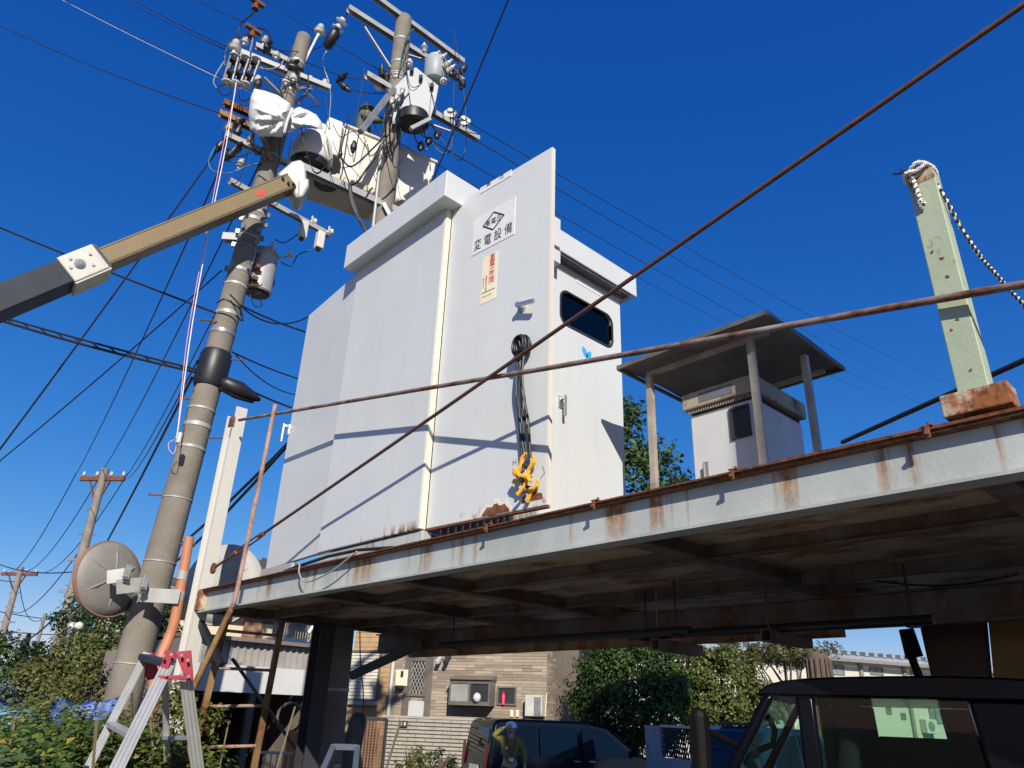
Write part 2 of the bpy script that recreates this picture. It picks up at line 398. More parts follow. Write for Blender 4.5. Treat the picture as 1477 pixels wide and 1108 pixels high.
# stiffeners and cross beams
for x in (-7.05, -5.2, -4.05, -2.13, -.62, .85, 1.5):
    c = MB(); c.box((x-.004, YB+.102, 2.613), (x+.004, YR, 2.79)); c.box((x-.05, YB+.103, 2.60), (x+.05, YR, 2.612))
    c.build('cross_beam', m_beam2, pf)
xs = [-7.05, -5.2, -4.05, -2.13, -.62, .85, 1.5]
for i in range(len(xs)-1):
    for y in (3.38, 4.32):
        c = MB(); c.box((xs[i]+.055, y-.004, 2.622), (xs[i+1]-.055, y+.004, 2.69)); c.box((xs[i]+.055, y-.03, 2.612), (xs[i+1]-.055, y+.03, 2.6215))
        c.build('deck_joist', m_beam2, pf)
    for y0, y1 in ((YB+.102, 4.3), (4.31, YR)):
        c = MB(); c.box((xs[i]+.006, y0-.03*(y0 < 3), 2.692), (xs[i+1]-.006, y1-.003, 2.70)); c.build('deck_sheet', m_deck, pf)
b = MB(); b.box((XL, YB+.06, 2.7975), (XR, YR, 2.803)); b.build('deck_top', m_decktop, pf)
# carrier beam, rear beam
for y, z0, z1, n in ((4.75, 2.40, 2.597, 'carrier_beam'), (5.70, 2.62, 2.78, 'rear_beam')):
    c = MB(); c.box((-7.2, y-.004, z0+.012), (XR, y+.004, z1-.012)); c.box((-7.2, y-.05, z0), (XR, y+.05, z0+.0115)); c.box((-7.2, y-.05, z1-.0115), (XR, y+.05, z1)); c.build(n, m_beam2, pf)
# columns (H section), one under the left end, one off to the right
m_col = M('column_paint', (.028, .03, .035), .6, nv=.3)
def hcol(x, y, z1, name='column'):
    c = MB(); c.box((x-.075, y-.004, 0.02), (x+.075, y+.004, z1)); c.box((x-.087, y-.075, 0.02), (x-.0755, y+.075, z1)); c.box((x+.0755, y-.075, 0.02), (x+.087, y+.075, z1)); c.box((x-.14, y-.14, 0), (x+.14, y+.14, .019)); c.build(name, m_col, pf)
q = P(455, 1000, 7.6); hcol(q.x, q.y, 2.59); hcol(1.2, 4.75, 2.398); hcol(1.2, YB+.2, 2.595)
b = MB(); b.bar(P(506, 975, 7.4), P(610, 928, 7.2), .07, .07); b.build('knee_brace', m_col, pf)
# hanging square bars with rods below the deck
for x0, x1, y, z in ((-5.0, -2.6, 3.9, 2.34), (-3.3, -1.35, 4.2, 2.36)):
    h = MB()
    for xx in (x0+.15, x1-.1):
        h.tube([(xx, y, z+.0), (xx, y, 2.65)], .007, 6); h.box((xx-.03, y-.03, z-.035), (xx+.03, y+.03, z-.028))
    h.tube([(x0, y, z), (x1, y, z)], .026, 10); h.build('pipe_hanger', m_black, pf)
for px, py in ((945, 930), (1105, 916)):
    p = PY(px, py, 4.1); h = MB(); s = .035
    for a, c in (((-s, -s), (s, -s+.008)), ((-s, s-.008), (s, s)), ((-s, -s+.0085), (-s+.008, s-.0085)), ((s-.008, -s+.0085), (s, s-.0085))):
        h.box((p.x+a[0], p.y-.0, p.z+a[1]), (p.x+c[0], p.y+.5, p.z+c[1]))
    h.tube([(p.x+.01, p.y+.02, p.z+s), (p.x+.01, p.y+.02, 2.64)], .006, 6); h.build('square_tube_hanger', m_beam2, pf)
for k in range(1):
    a = (random.uniform(-5.5, -1), random.uniform(3.2, 4.6), 2.63); c = (a[0]+random.uniform(.4, 1.0), a[1]+random.uniform(-.2, .3), 2.62)
    h = MB(); h.tube(arc(a, c, random.uniform(.04, .09)), .006, 6); h.build('loose_cable', m_blackw, pf)
# second low beam hung at the left (seen below the carrier)
b = MB(); b.bar((-6.4, 4.62, 2.36), (-2.0, 4.62, 2.37), .06, .06); b.build('carrier_angle', m_rusto, pf)

# ------------------------------------------------------------------ transformer cabinet
cb = thing('transformer_cabinet', 'large white electrical cabinet with both side doors swung open on the platform', 'cabinet', (-4.6, 3.9, ZD))
X0, X1, Y0, Y1, Z0, Z1 = -5.28, -3.93, 2.81, 5.0, 2.945, 5.60
b = MB(); b.box((X0+.03, Y0, Z0), (X1, Y0+.045, Z1)); b.build('front_panel', m_cab, cb, bevel=.006)
b = MB(); b.box((X1+.001, Y0+.002, Z0), (X1+.012, Y0+.05, Z1)); b.build('front_panel_edge', m_cream, cb, bevel=.002)
b = MB(); b.box((X0+.02, Y1-.03, Z0), (X1-.02, Y1, Z1)); b.build('rear_panel', m_cab, cb)
b = MB(); b.box((X0+.02, Y0+.06, Z0+.04), (X0+.05, Y1-.04, Z1-.05)); b.build('inner_partition', m_cabin, cb)
b = MB()
b.box((X0, Y0+.02, 2.806), (X1+.02, Y0+.10, Z0-.01)); b.box((X0, Y1-.10, 2.806), (X1+.02, Y1-.02, Z0-.01))
b.box((X0, Y0+.101, 2.806), (X0+.08, Y1-.101, Z0-.01)); b.build('base_frame', m_beam, cb, bevel=.004)
b = MB(); b.box((X0+.051, Y0+.061, Z0-.008), (X1-.05, Y1-.04, Z0+.004)); b.build('floor_pan', m_cabin, cb)
# closed leaf on the right end, with window
YM = 3.92
wy0, wy1, wz0, wz1 = 4.15, 4.86, 5.055, 5.385
def rrect(y0, y1, z0, z1, r, n=6):
    pts = []
    for cy, cz, a0 in ((y1-r, z1-r, 0), (y0+r, z1-r, 90), (y0+r, z0+r, 180), (y1-r, z0+r, 270)):
        for k in range(n+1):
            a = R(a0+90*k/n); pts.append((cy+r*math.cos(a), cz+r*math.sin(a)))
    return pts
XE = -3.915
inner = rrect(wy0, wy1, wz0, wz1, .085)
n_ = len(inner)
cor = [(Y1, Z1+.06), (YM, Z1+.06), (YM, Z0), (Y1, Z0)]
bm = MB(); vs = []; q_ = n_+4
for xx in (XE, XE-.04): vs += [(xx, y, z) for y, z in inner]+[(xx, y, z) for y, z in cor]
fs = []; per = n_//4
for s_ in (0, q_):
    for k in range(4):
        for i in range(k*per, k*per+per-1): fs.append((s_+i, s_+i+1, s_+n_+k))
        fs.append((s_+k*per+per-1, s_+(k*per+per) % n_, s_+n_+(k+1) % 4, s_+n_+k))
for i in range(n_): fs.append((i, q_+i, q_+(i+1) % n_, (i+1) % n_))
for k in range(4): fs.append((n_+k, n_+(k+1) % 4, q_+n_+(k+1) % 4, q_+n_+k))
bm.add(vs, fs)
leaf = bm.build('side_door', m_cab, cb); leaf['label'] = 'closed side door with rounded dark window'
w_ = MB(); w_.prism([(XE-.025, y, z) for y, z in inner], (.006, 0, 0)); w_.build('window_pane', m_wineglass, leaf)
w_ = MB(); fr = rrect(wy0-.018, wy1+.018, wz0-.018, wz1+.018, .1)
w_.add([(XE+.008, y, z) for y, z in inner]+[(XE+.008, y, z) for y, z in fr]+[(XE+.0, y, z) for y, z in fr]+[(XE-.03, y, z) for y, z in inner],
       [f for i in range(n_) for f in ((i, (i+1) % n_, n_+(i+1) % n_, n_+i), (n_+i, n_+(i+1) % n_, 2*n_+(i+1) % n_, 2*n_+i), (i, 3*n_+i, 3*n_+(i+1) % n_, (i+1) % n_))])
w_.build('window_gasket', m_gasket, leaf)
def handle(parent, c, out, side, name='door_handle'):
    """recessed plate with a lever that hangs down; out = away from the door, side = along the door"""
    c, out, side = Vector(c), Vector(out).normalized(), Vector(side).normalized(); h = MB()
    rot = Matrix((side, out, Vector((0, 0, 1)))).transposed()
    h.obox(c+out*.006, (.05, .012, .11), rot); h.obox(c+out*.03+Vector((0, 0, .03)), (.028, .045, .03), rot)
    h.obox(c+out*.058-Vector((0, 0, .045)), (.024, .018, .19), rot); h.build(name, m_chrome, parent, bevel=.006)
handle(leaf, (XE, 4.15, 4.27), (1, 0, 0), (0, 1, 0))
b = MB(); b.box((XE+.001, 4.35, 5.56), (XE+.004, 4.78, 5.62)); b.build('blank_label', m_label, leaf)
# blue emblem: two leaf-like strokes
lg = MB(); c = PX(846, 511, XE)
for s, dy, dz, tilt in ((1, -.025, .012, .6), (-1, .028, -.006, -.5)):
    pts = [(XE+.003, c.y+dy+.028*math.cos(a)*math.cos(tilt)-.055*math.sin(a)*math.sin(tilt), c.z+dz+.028*math.cos(a)*math.sin(tilt)+.055*math.sin(a)*math.cos(tilt)) for a in [2*math.pi*k/16 for k in range(16)]]
    lg.prism(pts, (.001, 0, 0))
lg.build('emblem', m_inkb, leaf)
# opening behind the swung door: dim interior with a finned transformer
b = MB(); b.box((X1-.9, Y0+.2, Z0+.005), (X1-.25, YM-.1, Z0+1.5)); tr_ = b.build('transformer_body', m_cabin, cb, bevel=.02)
for k in range(14):
    b = MB(); y = Y0+.22+k*.065; b.box((X1-.24, y, 2.83), (X1-.05, y+.014, 3.6)); b.build('cooling_fin', m_steelw, cb)
b = MB(); b.box((X1-.9, YM-.04, Z0+.006), (X1-.02, YM-.01, Z1)); b.build('middle_partition', m_cabin, cb)
# roofs
b = MB(); b.box((X0-.02, 2.69, 5.545), (-3.80, 4.02, 5.80)); b.build('roof_front', m_roofp, cb, bevel=.006)
b = MB(); b.box((X0+.0, 4.0, 5.68), (-3.79, 5.12, 5.91)); b.build('roof_rear', m_roofp, cb, bevel=.006)
b = MB(); b.box((X0+.1, 3.905, 5.69), (-3.775, 3.99, 6.0)); b.build('roof_seam', m_roofp, cb, bevel=.004)
b = MB(); b.box((X0+.06, Y0+.05, 5.602), (X1-.02, 4.0, 5.66)); b.build('roof_packing', m_dark, cb)
vg = MB(); vg.box((XE+.012, 4.02, 5.672), (-3.81, 5.05, 5.678)); vent = vg.build('vent_slot', m_dark, cb)
vg = MB()
for k in range(40): vg.box((XE+.013, 4.03+k*.0256, 5.663), (-3.812, 4.036+k*.0256, 5.6715))
for k in range(4): vg.box((XE+.02+k*.027, 4.03, 5.659), (XE+.024+k*.027, 5.05, 5.6625))
vo = vg.build('vent_grille', m_steel, vent); vo['kind'] = 'stuff'
# swung doors: a frame with hinge at x,y and a yaw
def door(name, hinge, free, label, zb=2.95, zt=5.60, th=.035):
    h, f = Vector(hinge), Vector(free); d = (f-h); L = d.length; d.normalize(); n = Vector((d.y, -d.x, 0))
    if n.y > 0: n = -n                                  # towards the photographer's side
    m = MB(); m.prism([(*(h).xy, zb), (*(f).xy, zb), (*(f).xy, zt), (*(h).xy, zt)], -n*th)
    o = m.build(name, m_cabf, cb, bevel=.005); o['label'] = label
    return o, h, d, n, L
dr, dh, dd, dn, dL = door('side_door', (-3.916, 2.862, 0), (-2.873, 2.935, 0), 'swung open side door with the signs, handle and rusted lower edge')
fd = dh+dd*dL
b = MB(); b.prism([(*(fd+dd*.001).xy, 2.952), (*(fd+dd*.001-dn*.035).xy, 2.952), (*(fd+dd*.001-dn*.035).xy, 5.598), (*(fd+dd*.001).xy, 5.598)], dd*.006); b.build('door_edge_trim', m_cream, dr)
b = MB(); b.bar(dh+dd*.0+Vector((0, 0, 2.942))-dn*.018, fd+Vector((0, 0, 2.942))-dn*.018, .034, .008); b.build('door_lower_edge', m_rust, dr)
def ondoor(px, py, off=0.0): p = PP(px, py, dh, dn); return p+dn*off
m = MB(); c = ondoor(754, 444); m.lathe([(.035, 0), (.035, .012), (.02, .014), (.02, .06)], c, dn, 14); m.build('handle_boss', m_chrome, dr, smooth=40)
hb = MB(); c = ondoor(754, 444); hb.bar(c+dn*.05, c+dn*.065+dd*.16-Vector((0, 0, .035)), .022, .03); hb.build('handle_lever', m_chrome, dr, bevel=.006)
def plate(name, quadpx, mat, off=.004, par=dr):
    pts = [ondoor(x, y) for x, y in quadpx]; u0 = min(p.dot(dd) for p in pts); u1 = max(p.dot(dd) for p in pts)
    z0 = min(p.z for p in pts); z1 = max(p.z for p in pts); base = dh-dd*dh.dot(dd)
    m = MB(); m.prism([base+dd*u0+Vector((0, 0, z0)), base+dd*u1+Vector((0, 0, z0)), base+dd*u1+Vector((0, 0, z1)), base+dd*u0+Vector((0, 0, z1))], dn*off)
    return m.build(name, mat, par), base, u0, u1, z0, z1
UPZ = Vector((0, 0, 1))
sg, base, u0, u1, z0, z1 = plate('name_sign', ((684, 322), (742, 285), (742, 338), (684, 360)), m_label, .004)
wd = u1-u0; hh = z1-z0
def dp(u, z, off=.005): return base+dd*u+UPZ*z+dn*off
dcx, dcz = u0+wd*.5, z0+hh*.66
for k in range(4):
    a = [(0, 1), (1, 0), (0, -1), (-1, 0)][k]; c = [(0, 1), (1, 0), (0, -1), (-1, 0)][(k+1) % 4]
    m = MB(); m.bar(dp(dcx+a[0]*wd*.25, dcz+a[1]*hh*.24), dp(dcx+c[0]*wd*.25, dcz+c[1]*hh*.24), .003, .011, dn.cross(Vector((dd.x*(c[0]-a[0]), dd.y*(c[0]-a[0]), c[1]-a[1])))); m.build('diamond_line', m_ink, sg)
text('高電圧', 'sign_small_text', m_ink, sg, dp(dcx, dcz-.02, .0045), dd, UPZ, .058, align='CENTER', yoff=.0015)
text('変 電 設 備', 'sign_text', m_ink, sg, dp(u0+wd*.05, z0+hh*.11, .0045), dd, UPZ, .105, yoff=.0015)
# fit the sign text to the plate
st = sg.children[-1]
xsn = [Vector(v.co).dot(dd) for v in st.data.vertices]
if xsn:
    k = wd*.9/max(.01, max(xsn)-min(xsn)); x0_ = min(xsn); o_w = WPOS[sg.name]
    for v in st.data.vertices:
        u = v.co.dot(dd); v.co += dd*((u-x0_)*(k-1)-(x0_+o_w.dot(dd))+u0+wd*.05)
sk, base, u0, u1, z0, z1 = plate('warning_sticker', ((697, 374), (718, 362), (715, 430), (693, 440)), m_stick, .002)
wd = u1-u0; hh = z1-z0
text('高電圧危険', 'warning_text', m_inkr, sk, dp(u0+wd*.66, z1-hh*.13, .0025), dd, UPZ, wd*.40, vertical=True, step=.82, yoff=.0012)
text('関係者以外立入禁止', 'small_text', m_ink, sk, dp(u0+wd*.32, z0+hh*.53, .0025), dd, UPZ, wd*.12, vertical=True, step=.85, yoff=.0012)
text('電気主任', 'small_text', m_ink, sk, dp(u0+wd*.13, z0+hh*.50, .0025), dd, UPZ, wd*.12, vertical=True, step=1.25, yoff=.0012)
m = MB(); m.bar(dp(u0+.01, z0+hh*.22, .003), dp(u1-.01, z0+hh*.22, .003), .002, .004, UPZ); m.build('sticker_line', m_ink, sk)
text('●電気保安協会', 'small_text', m_ink, sk, dp(u0+wd*.12, z0+hh*.12, .0025), dd, UPZ, wd*.085, yoff=.0012)
np_, base, u0, u1, z0, z1 = plate('voltage_plate', ((693, 272), (738, 245), (738, 251), (693, 280)), m_label, .004)
text('高', 'plate_text', m_ink, np_, dp(u0+(u1-u0)*.2, z0+.03, .0045), dd, UPZ, .055, yoff=.0012)
text('圧', 'plate_text', m_ink, np_, dp(u0+(u1-u0)*.62, z0+.03, .0045), dd, UPZ, .055, yoff=.0012)
text('H\nH.G.1', 'pencil_note', m_pen, dr, ondoor(739, 672, .001), dd, UPZ, .055, yoff=.0015)
b = MB(); b.tube([ondoor(783, 672, .002), ondoor(786, 682, .002), ondoor(780, 690, .002)], .002, 5); b.build('pencil_arrow', m_pen, dr)
# rust blister at the door's foot
c = ondoor(715, 741)
for nm_, mt_, rx, rz, o_, wob in (('peeled_paint', m_cream, .135, .08, .002, .22), ('rust_patch', m_rust, .115, .055, .004, .16)):
    b = MB(); b.prism([c+dd*(rx*math.cos(a))+UPZ*(rz*math.sin(a)*(1+wob*math.sin(9*a)+wob*.6*math.sin(23*a))) for a in [math.pi*k/26 for k in range(27)]], dn*o_); b.build(nm_, mt_, dr)
c = ondoor(768, 722)
b = MB(); b.prism([c+dd*(.08*math.cos(a))+UPZ*(.06*math.sin(a)*(1+.25*math.sin(5*a)+.12*math.sin(17*a))) for a in [math.pi*k/22 for k in range(23)]], dn*.004); b.build('rust_patch', m_rust, dr)
dl, lh, ld, ln, lL = door('side_door', (-5.285, 2.835, 0), (-6.37, 2.925, 0), 'opposite side door swung open past the front panel', zt=5.565)
c = PP(417, 620, lh, ln); handle(dl, c, ln, ld)
# ------------------------------------------------------------------ things on and along the platform
# clamps and leads hanging on the swung door
HK = PP(762, 505, dh, dn)+dn*.06
cl = thing('grounding_lead', 'coiled black grounding lead hooked on the open door above the yellow clamps', 'cable', HK)
m = MB()
for k in range(7):
    r_ = .045+.006*(k % 3); off = dn*(.012*k-.03)+UPZ*random.uniform(-.01, .01)
    m.tube([HK+off+dd*(r_*math.cos(a))+UPZ*(r_*1.25*math.sin(a)) for a in [2*math.pi*i/18 for i in range(19)]], .009, 6)
m.build('coil', m_blackw, cl, smooth=60)
for k, (px, pb) in enumerate(((757, 664), (763, 668), (770, 662), (766, 672), (760, 640))):
    p0 = HK+dd*(.012*k-.03)-UPZ*.04; p3 = PP(px, pb, dh, dn)+dn*.03
    ps = crm([p0, p0.lerp(p3, .3)+dd*random.uniform(-.02, .02)+dn*.01, p0.lerp(p3, .65)+dd*random.uniform(-.035, .02), p3], 6)
    m = MB(); m.tube(ps, .0075, 6); m.build('lead', m_blackw, cl, smooth=60)
m = MB(); m.tube([HK-dn*.055, HK+dn*.02, HK+dn*.03+UPZ*.03], .006, 6); m.build('hook', m_steel, cl)
def clamp(c, ang, s, label, tilt=0):
    t = thing('grounding_clamp', label, 'clamp', c, 'yellow grounding clamps on the open door')
    u = dd*math.cos(ang)+UPZ*math.sin(ang); v = dd*-math.sin(ang)+UPZ*math.cos(ang)
    for sg_ in (1, -1):
        m = MB(); pts = [(-.11, .02*sg_), (-.02, .012*sg_), (.05, .03*sg_), (.10, .012*sg_), (.10, .032*sg_), (.05, .056*sg_), (-.02, .036*sg_), (-.11, .060*sg_)]
        pr = [c+u*(a*s)+v*(b_*s)+dn*(.018*sg_) for a, b_ in pts]; m.prism(pr, dn*.03*s); m.build('jaw', m_yel, t, bevel=.004)
    m = MB(); m.lathe([(.016*s, 0), (.016*s, .07*s)], c+dn*-.02, dn, 10); m.build('pivot', m_dark, t)
    m = MB(); m.tube([c-u*.09*s+v*.05*s, c-u*.03*s, c-u*.09*s-v*.05*s], .006, 6); m.build('spring', m_steel, t)
c1 = ondoor(768, 672, .055)
clamp(ondoor(768, 676, .05), R(62), .75, 'upper yellow clamp hanging upright beside the pencil marks')
clamp(ondoor(765, 697, .055), R(-30), .8, 'lower yellow clamp, tilted across the rusty foot of the open door')
clamp(ondoor(770, 706, .035), R(48), .7, 'yellow clamp crossed behind the tilted clamp at the door foot')

# shelter over the meter box
sh = thing('shelter', 'brown steel canopy on four thin posts over the meter box', 'shelter', (-2.8, 5.0, ZD))
RX0, RX1, RY0, RY1, RZ = -3.51, -2.135, 4.42, 5.69, 4.55
m = MB(); n_ = 8; vs = []
for j in range(5):
    for i in range(n_+1):
        u, v = i/n_, j/4; zz = RZ+.035*math.sin(math.pi*v)+.05*math.sin(math.pi*u)*0+.012*math.sin(7*u+3*v)*math.sin(math.pi*u)
        vs.append((RX0+(RX1-RX0)*u, RY0+(RY1-RY0)*v, zz+.012))
fs = [(j*(n_+1)+i, j*(n_+1)+i+1, (j+1)*(n_+1)+i+1, (j+1)*(n_+1)+i) for j in range(4) for i in range(n_)]
k0 = len(vs); vs2 = vs+[(x, y, z-.006) for x, y, z in vs]
fs2 = fs+[tuple(reversed([k0+q for q in f])) for f in fs]
edge = [i for i in range(n_+1)]+[(j+1)*(n_+1)+n_ for j in range(4)]+[4*(n_+1)+i for i in reversed(range(n_))]+[j*(n_+1) for j in reversed(range(1, 4))]
fs2 += [(edge[i], edge[(i+1) % len(edge)], k0+edge[(i+1) % len(edge)], k0+edge[i]) for i in range(len(edge))]
m.add(vs2, fs2); m.build('roof_sheet', m_shroof, sh, smooth=40)
m = MB()
for a, c in (((RX0, RY0), (RX1, RY0)), ((RX0, RY1), (RX1, RY1))): m.bar((a[0], a[1], RZ+.004), (c[0], c[1], RZ+.004), .02, .035)
for x in (RX0, RX1): m.bar((x, RY0+.012, RZ+.002), (x, RY1-.012, RZ+.002), .02, .03)
m.build('roof_rim', m_shroof, sh)
px0, px1, py0, py1 = -3.31, -2.375, 4.6, 5.10
for y in (py0, 5.5):
    m = MB(); m.bar((px0-.02, y+.0, RZ-.055), (px1+.15, y+.0, RZ-.055), .035, .035); m.build('roof_bearer', m_shpost, sh)
for x, y in ((px0, py0), (px1, py0), (-2.2, 5.10), (-3.3, 5.5)):
    m = MB(); m.box((x-.024, y-.024, ZD+.004), (x+.024, y-.018, RZ-.075)); m.box((x-.024, y-.0175, ZD+.004), (x-.018, y+.024, RZ-.075)); m.box((x-.06, y-.06, ZD+.0035), (x+.06, y+.06, ZD+.010)); m.box((x+.018, y-.0175, ZD+.011), (x+.024, y+.024, RZ-.075))
    m.build('post', m_shpost, sh)
mb_ = thing('meter_box', 'small grey box with a vented cap standing under the steel canopy', 'cabinet', (-2.76, 5.1, ZD))
BX0, BX1, BY0, BY1 = -3.045, -2.475, 4.76, 5.5
m = MB(); m.box((BX0, BY0, ZD+.004), (BX1, BY1, 4.09)); body = m.build('body', m_box, mb_, bevel=.01)
m = MB(); m.box((BX0-.04, BY0-.05, 4.13), (BX1+.04, BY1+.03, 4.27)); cap = m.build('cap', m_boxcap, mb_, bevel=.012)
m = MB(); m.box((BX0+.12, BY0-.053, 4.16), (BX0+.42, BY0-.0505, 4.24)); m.build('cap_panel', M('cap_panel_grey', (.13, .15, .17), .5), cap)
m = MB(); m.box((BX0+.01, BY0+.01, 4.091), (BX1-.01, BY1-.01, 4.129)); m.build('neck', m_dark, mb_)
m = MB()
for k in range(26): m.box((BX0+.005+k*.0222, BY0-.03, 4.098), (BX0+.014+k*.0222, BY0-.005, 4.129))
vg2 = m.build('vent_teeth', m_shpost, mb_); vg2['kind'] = 'stuff'
p0, p1 = PY(1052, 592, BY0), PY(1083, 636, BY0)
m = MB(); wx0, wx1, wz0_, wz1_ = p0.x, -2.525, 3.80, 4.055
m.box((wx0, BY0-.016, wz0_), (wx0+.02, BY0-.001, wz1_)); m.box((wx1-.02, BY0-.016, wz0_), (wx1, BY0-.001, wz1_)); m.box((wx0+.021, BY0-.016, wz0_), (wx1-.021, BY0-.001, wz0_+.02)); m.box((wx0+.021, BY0-.016, wz1_-.02), (wx1-.021, BY0-.001, wz1_))
wf = m.build('window_frame', m_dark, mb_)
m = MB(); m.box((wx0+.021, BY0-.006, wz0_+.021), (wx1-.021, BY0-.002, wz1_-.021)); m.build('window_pane', M('meter_glass', (.03, .035, .04), .12, nv=.2), wf)
m = MB(); m.box((BX0+.09, BY0-.008, 3.55), (BX0+.13, BY0-.001, 3.68)); m.tube([(BX0+.11, BY0-.03, 3.52), (BX0+.11, BY0-.03, 3.66)], .009, 6); m.build('latch', m_steel, mb_)

# green post, its foot, rope
gp = thing('railing_post', 'pale green rust spotted angle post on a rusty foot at the platform edge', 'post', (-.6, YB+.05, 2.83))
gx0, gx1 = -.705, -.505
m = MB(); zb, zt = 2.912, 3.86; xa, xb = -.645, -.548
m.box((xa, YB+.02, zb), (xb, YB+.028, zt)); m.box((xb-.009, YB+.0285, zb), (xb-.001, YB+.10, zt)); m.box((xa+.001, YB+.0285, zb), (xa+.008, YB+.045, zt)); m.build('post_angle', m_gpost, gp, bevel=.004)
m = MB(); m.box((xa, YB+.0185, 3.80), (xb, YB+.0196, zt+.002)); m.build('rusted_end', m_gbase, gp)
m = MB(); m.box((-.70, YB+.0, 2.829), (-.492, YB+.105, 2.911)); m.build('foot_block', m_gbase, gp, bevel=.005)
for px, py, s in ((1344, 364, .010), (1358, 373, .013), (1366, 399, .011), (1381, 461, .010), (1372, 476, .008), (1330, 306, .007), (1400, 534, .009)):
    q = PY(px, py, YB+.019); m = MB(); m.prism([q+Vector((s*.62*(1+.4*math.sin(3*a+px))*math.cos(a), 0, s*.62*(1+.4*math.sin(2*a+py))*math.sin(a))) for a in [6.283*k/11 for k in range(11)]], (0, .0008, 0)); m.build('rust_spot', m_rust, gp)
rp = thing('rope', 'frayed black and white rope knotted round the top of the green post', 'rope', (-.6, YB+.05, 3.83))
c = Vector((-.60, YB+.06, 3.835))
def twist(name, path, r, ma, mb2, par, turns=14):
    path = [Vector(p) for p in path]; n = len(path)
    for s, mt in ((0, ma), (math.pi*2/3, mb2), (math.pi*4/3, ma)):
        pts = []
        for i, p in enumerate(path):
            t = (path[min(i+1, n-1)]-path[max(i-1, 0)]).normalized(); a = t.orthogonal().normalized(); b_ = t.cross(a); q = s+turns*2*math.pi*i/n
            pts.append(p+(a*math.cos(q)+b_*math.sin(q))*r*.55)
        m = MB(); m.tube(pts, r*.55, 6); m.build(name, mt, par, smooth=60)
twist('strand', crm([(-.625, YB+.0, 3.86), (-.585, YB-.01, 3.875), (-.55, YB+.03, 3.855), (-.56, YB+.09, 3.84), (-.61, YB+.09, 3.84), (-.65, YB+.04, 3.84), (-.64, YB-.005, 3.85), (-.60, YB-.012, 3.84), (-.56, YB+.0, 3.86)], 10), .0085, m_rope, m_rope, rp, 34)
twist('strand', crm([(-.622, YB-.004, 3.855), (-.618, YB+.004, 3.80), (-.612, YB+.002, 3.72), (-.602, YB+.004, 3.685)], 12), .009, m_rope, m_ropeb, rp, 10)
twist('strand', crm([(-.55, YB+.03, 3.77), PY(1400, 350, YB+.12), PY(1440, 400, YB+.2), PY(1485, 450, YB+.3), PY(1560, 540, YB+.5)], 18), .0085, m_ropeb, m_rope, rp, 34)
m = MB()
for k in range(26):
    a = Vector((-.63+random.uniform(-.03, .05), YB+.02+random.uniform(-.02, .06), 3.86)); m.tube([a, a+Vector((random.uniform(-.05, .04), random.uniform(-.03, .03), random.uniform(.0, .05)))], .0025, 4)
fr_ = m.build('frayed_fibres', m_ropeb, rp); fr_['kind'] = 'stuff'

# rails and tie rod
ra = PY(345, 606, YB-.02); rb = PY(1400, 422, YB-.015); rc = ra+(rb-ra)*1.35
m = MB(); m.tube([ra, ra.lerp(rc, .25)-UPZ*.004, ra.lerp(rc, .5)-UPZ*.012, ra.lerp(rc, .75)-UPZ*.004, rc], .0145, 10)
tag(m.build('rail_pipe', m_rail, smooth=60), 'thin rusty grey rail pipe sloping from the white post to the green post', 'rail')
ta = PY(312, 817, YB-.03); tb = PY(1477, 5, YB-.06); tdir = (tb-ta)
tr = thing('tie_rod', 'rust red tie rod with a turnbuckle crossing diagonally before the cabinet', 'rod', ta)
m = MB(); t1 = .055
m.tube([ta.lerp(tb, .135), ta.lerp(tb, .4)-UPZ*.008, ta.lerp(tb, .7)-UPZ*.008, ta+tdir*1.35], .0118, 10); m.build('rod', m_rod, tr, smooth=60)
m = MB(); u = tdir.normalized(); v = u.cross(Vector((0, 1, 0))).normalized(); e0, e1 = ta+tdir*.055, ta+tdir*.125
for s in (1, -1): m.tube([e0+v*.02*s, e1+v*.02*s], .008, 6)
m.tube([e0-u*.03, e0+u*.03], .02, 8); m.tube([e1-u*.03, e1+u*.05], .02, 8); m.build('turnbuckle', m_rust, tr, bevel=0)
m = MB(); m.tube([ta-u*.08, e0], .012, 8); m.lathe([(.05, 0), (.05, .02)], ta-u*.06-Vector((0, .01, 0)), (0, 1, 0), 10); m.build('shackle', m_rust, tr)
# dark handrail beyond the green post
m = MB(); m.tube([PY(1215, 638, 3.4), PY(1477, 520, 2.85), PY(1560, 482, 2.75)], .011, 8)
tag(m.build('rail_pipe', m_black, smooth=60), 'thin dark bar rising behind the rusty foot of the green post', 'rail')
# white post at the platform end
wp = thing('white_post', 'tall white painted steel channel post at the far end of the platform', 'post', (-7.2, 2.74, 0))
wx, wy = -7.2, 2.70
m = MB(); m.box((wx-.10, wy-.05, 0), (wx-.09, wy+.07, 4.60)); m.box((wx-.0895, wy+.0, 0), (wx+.0895, wy+.008, 4.60)); m.box((wx+.09, wy-.05, 0), (wx+.10, wy+.07, 4.66)); m.build('section', m_wpost, wp)
m = MB(); m.box((wx-.2, wy-.2, 0.0), (wx+.2, wy+.2, .012)); m.build('base_plate', m_rust, wp)
m = MB(); m.box((wx+.101, wy-.06, 2.62), (wx+.16, wy+.06, 2.80)); m.build('bracket', m_gbase, wp)
m = MB(); m.box((wx+.02, wy-.07, 4.44), (wx+.12, wy-.0505, 4.54)); m.build('rail_lug', m_rust, wp)
m = MB(); m.bar((wx+.04, wy+.02, 2.56), (wx+.52, wy+.12, 2.15), .05, .05); m.build('strut', m_black, wp)
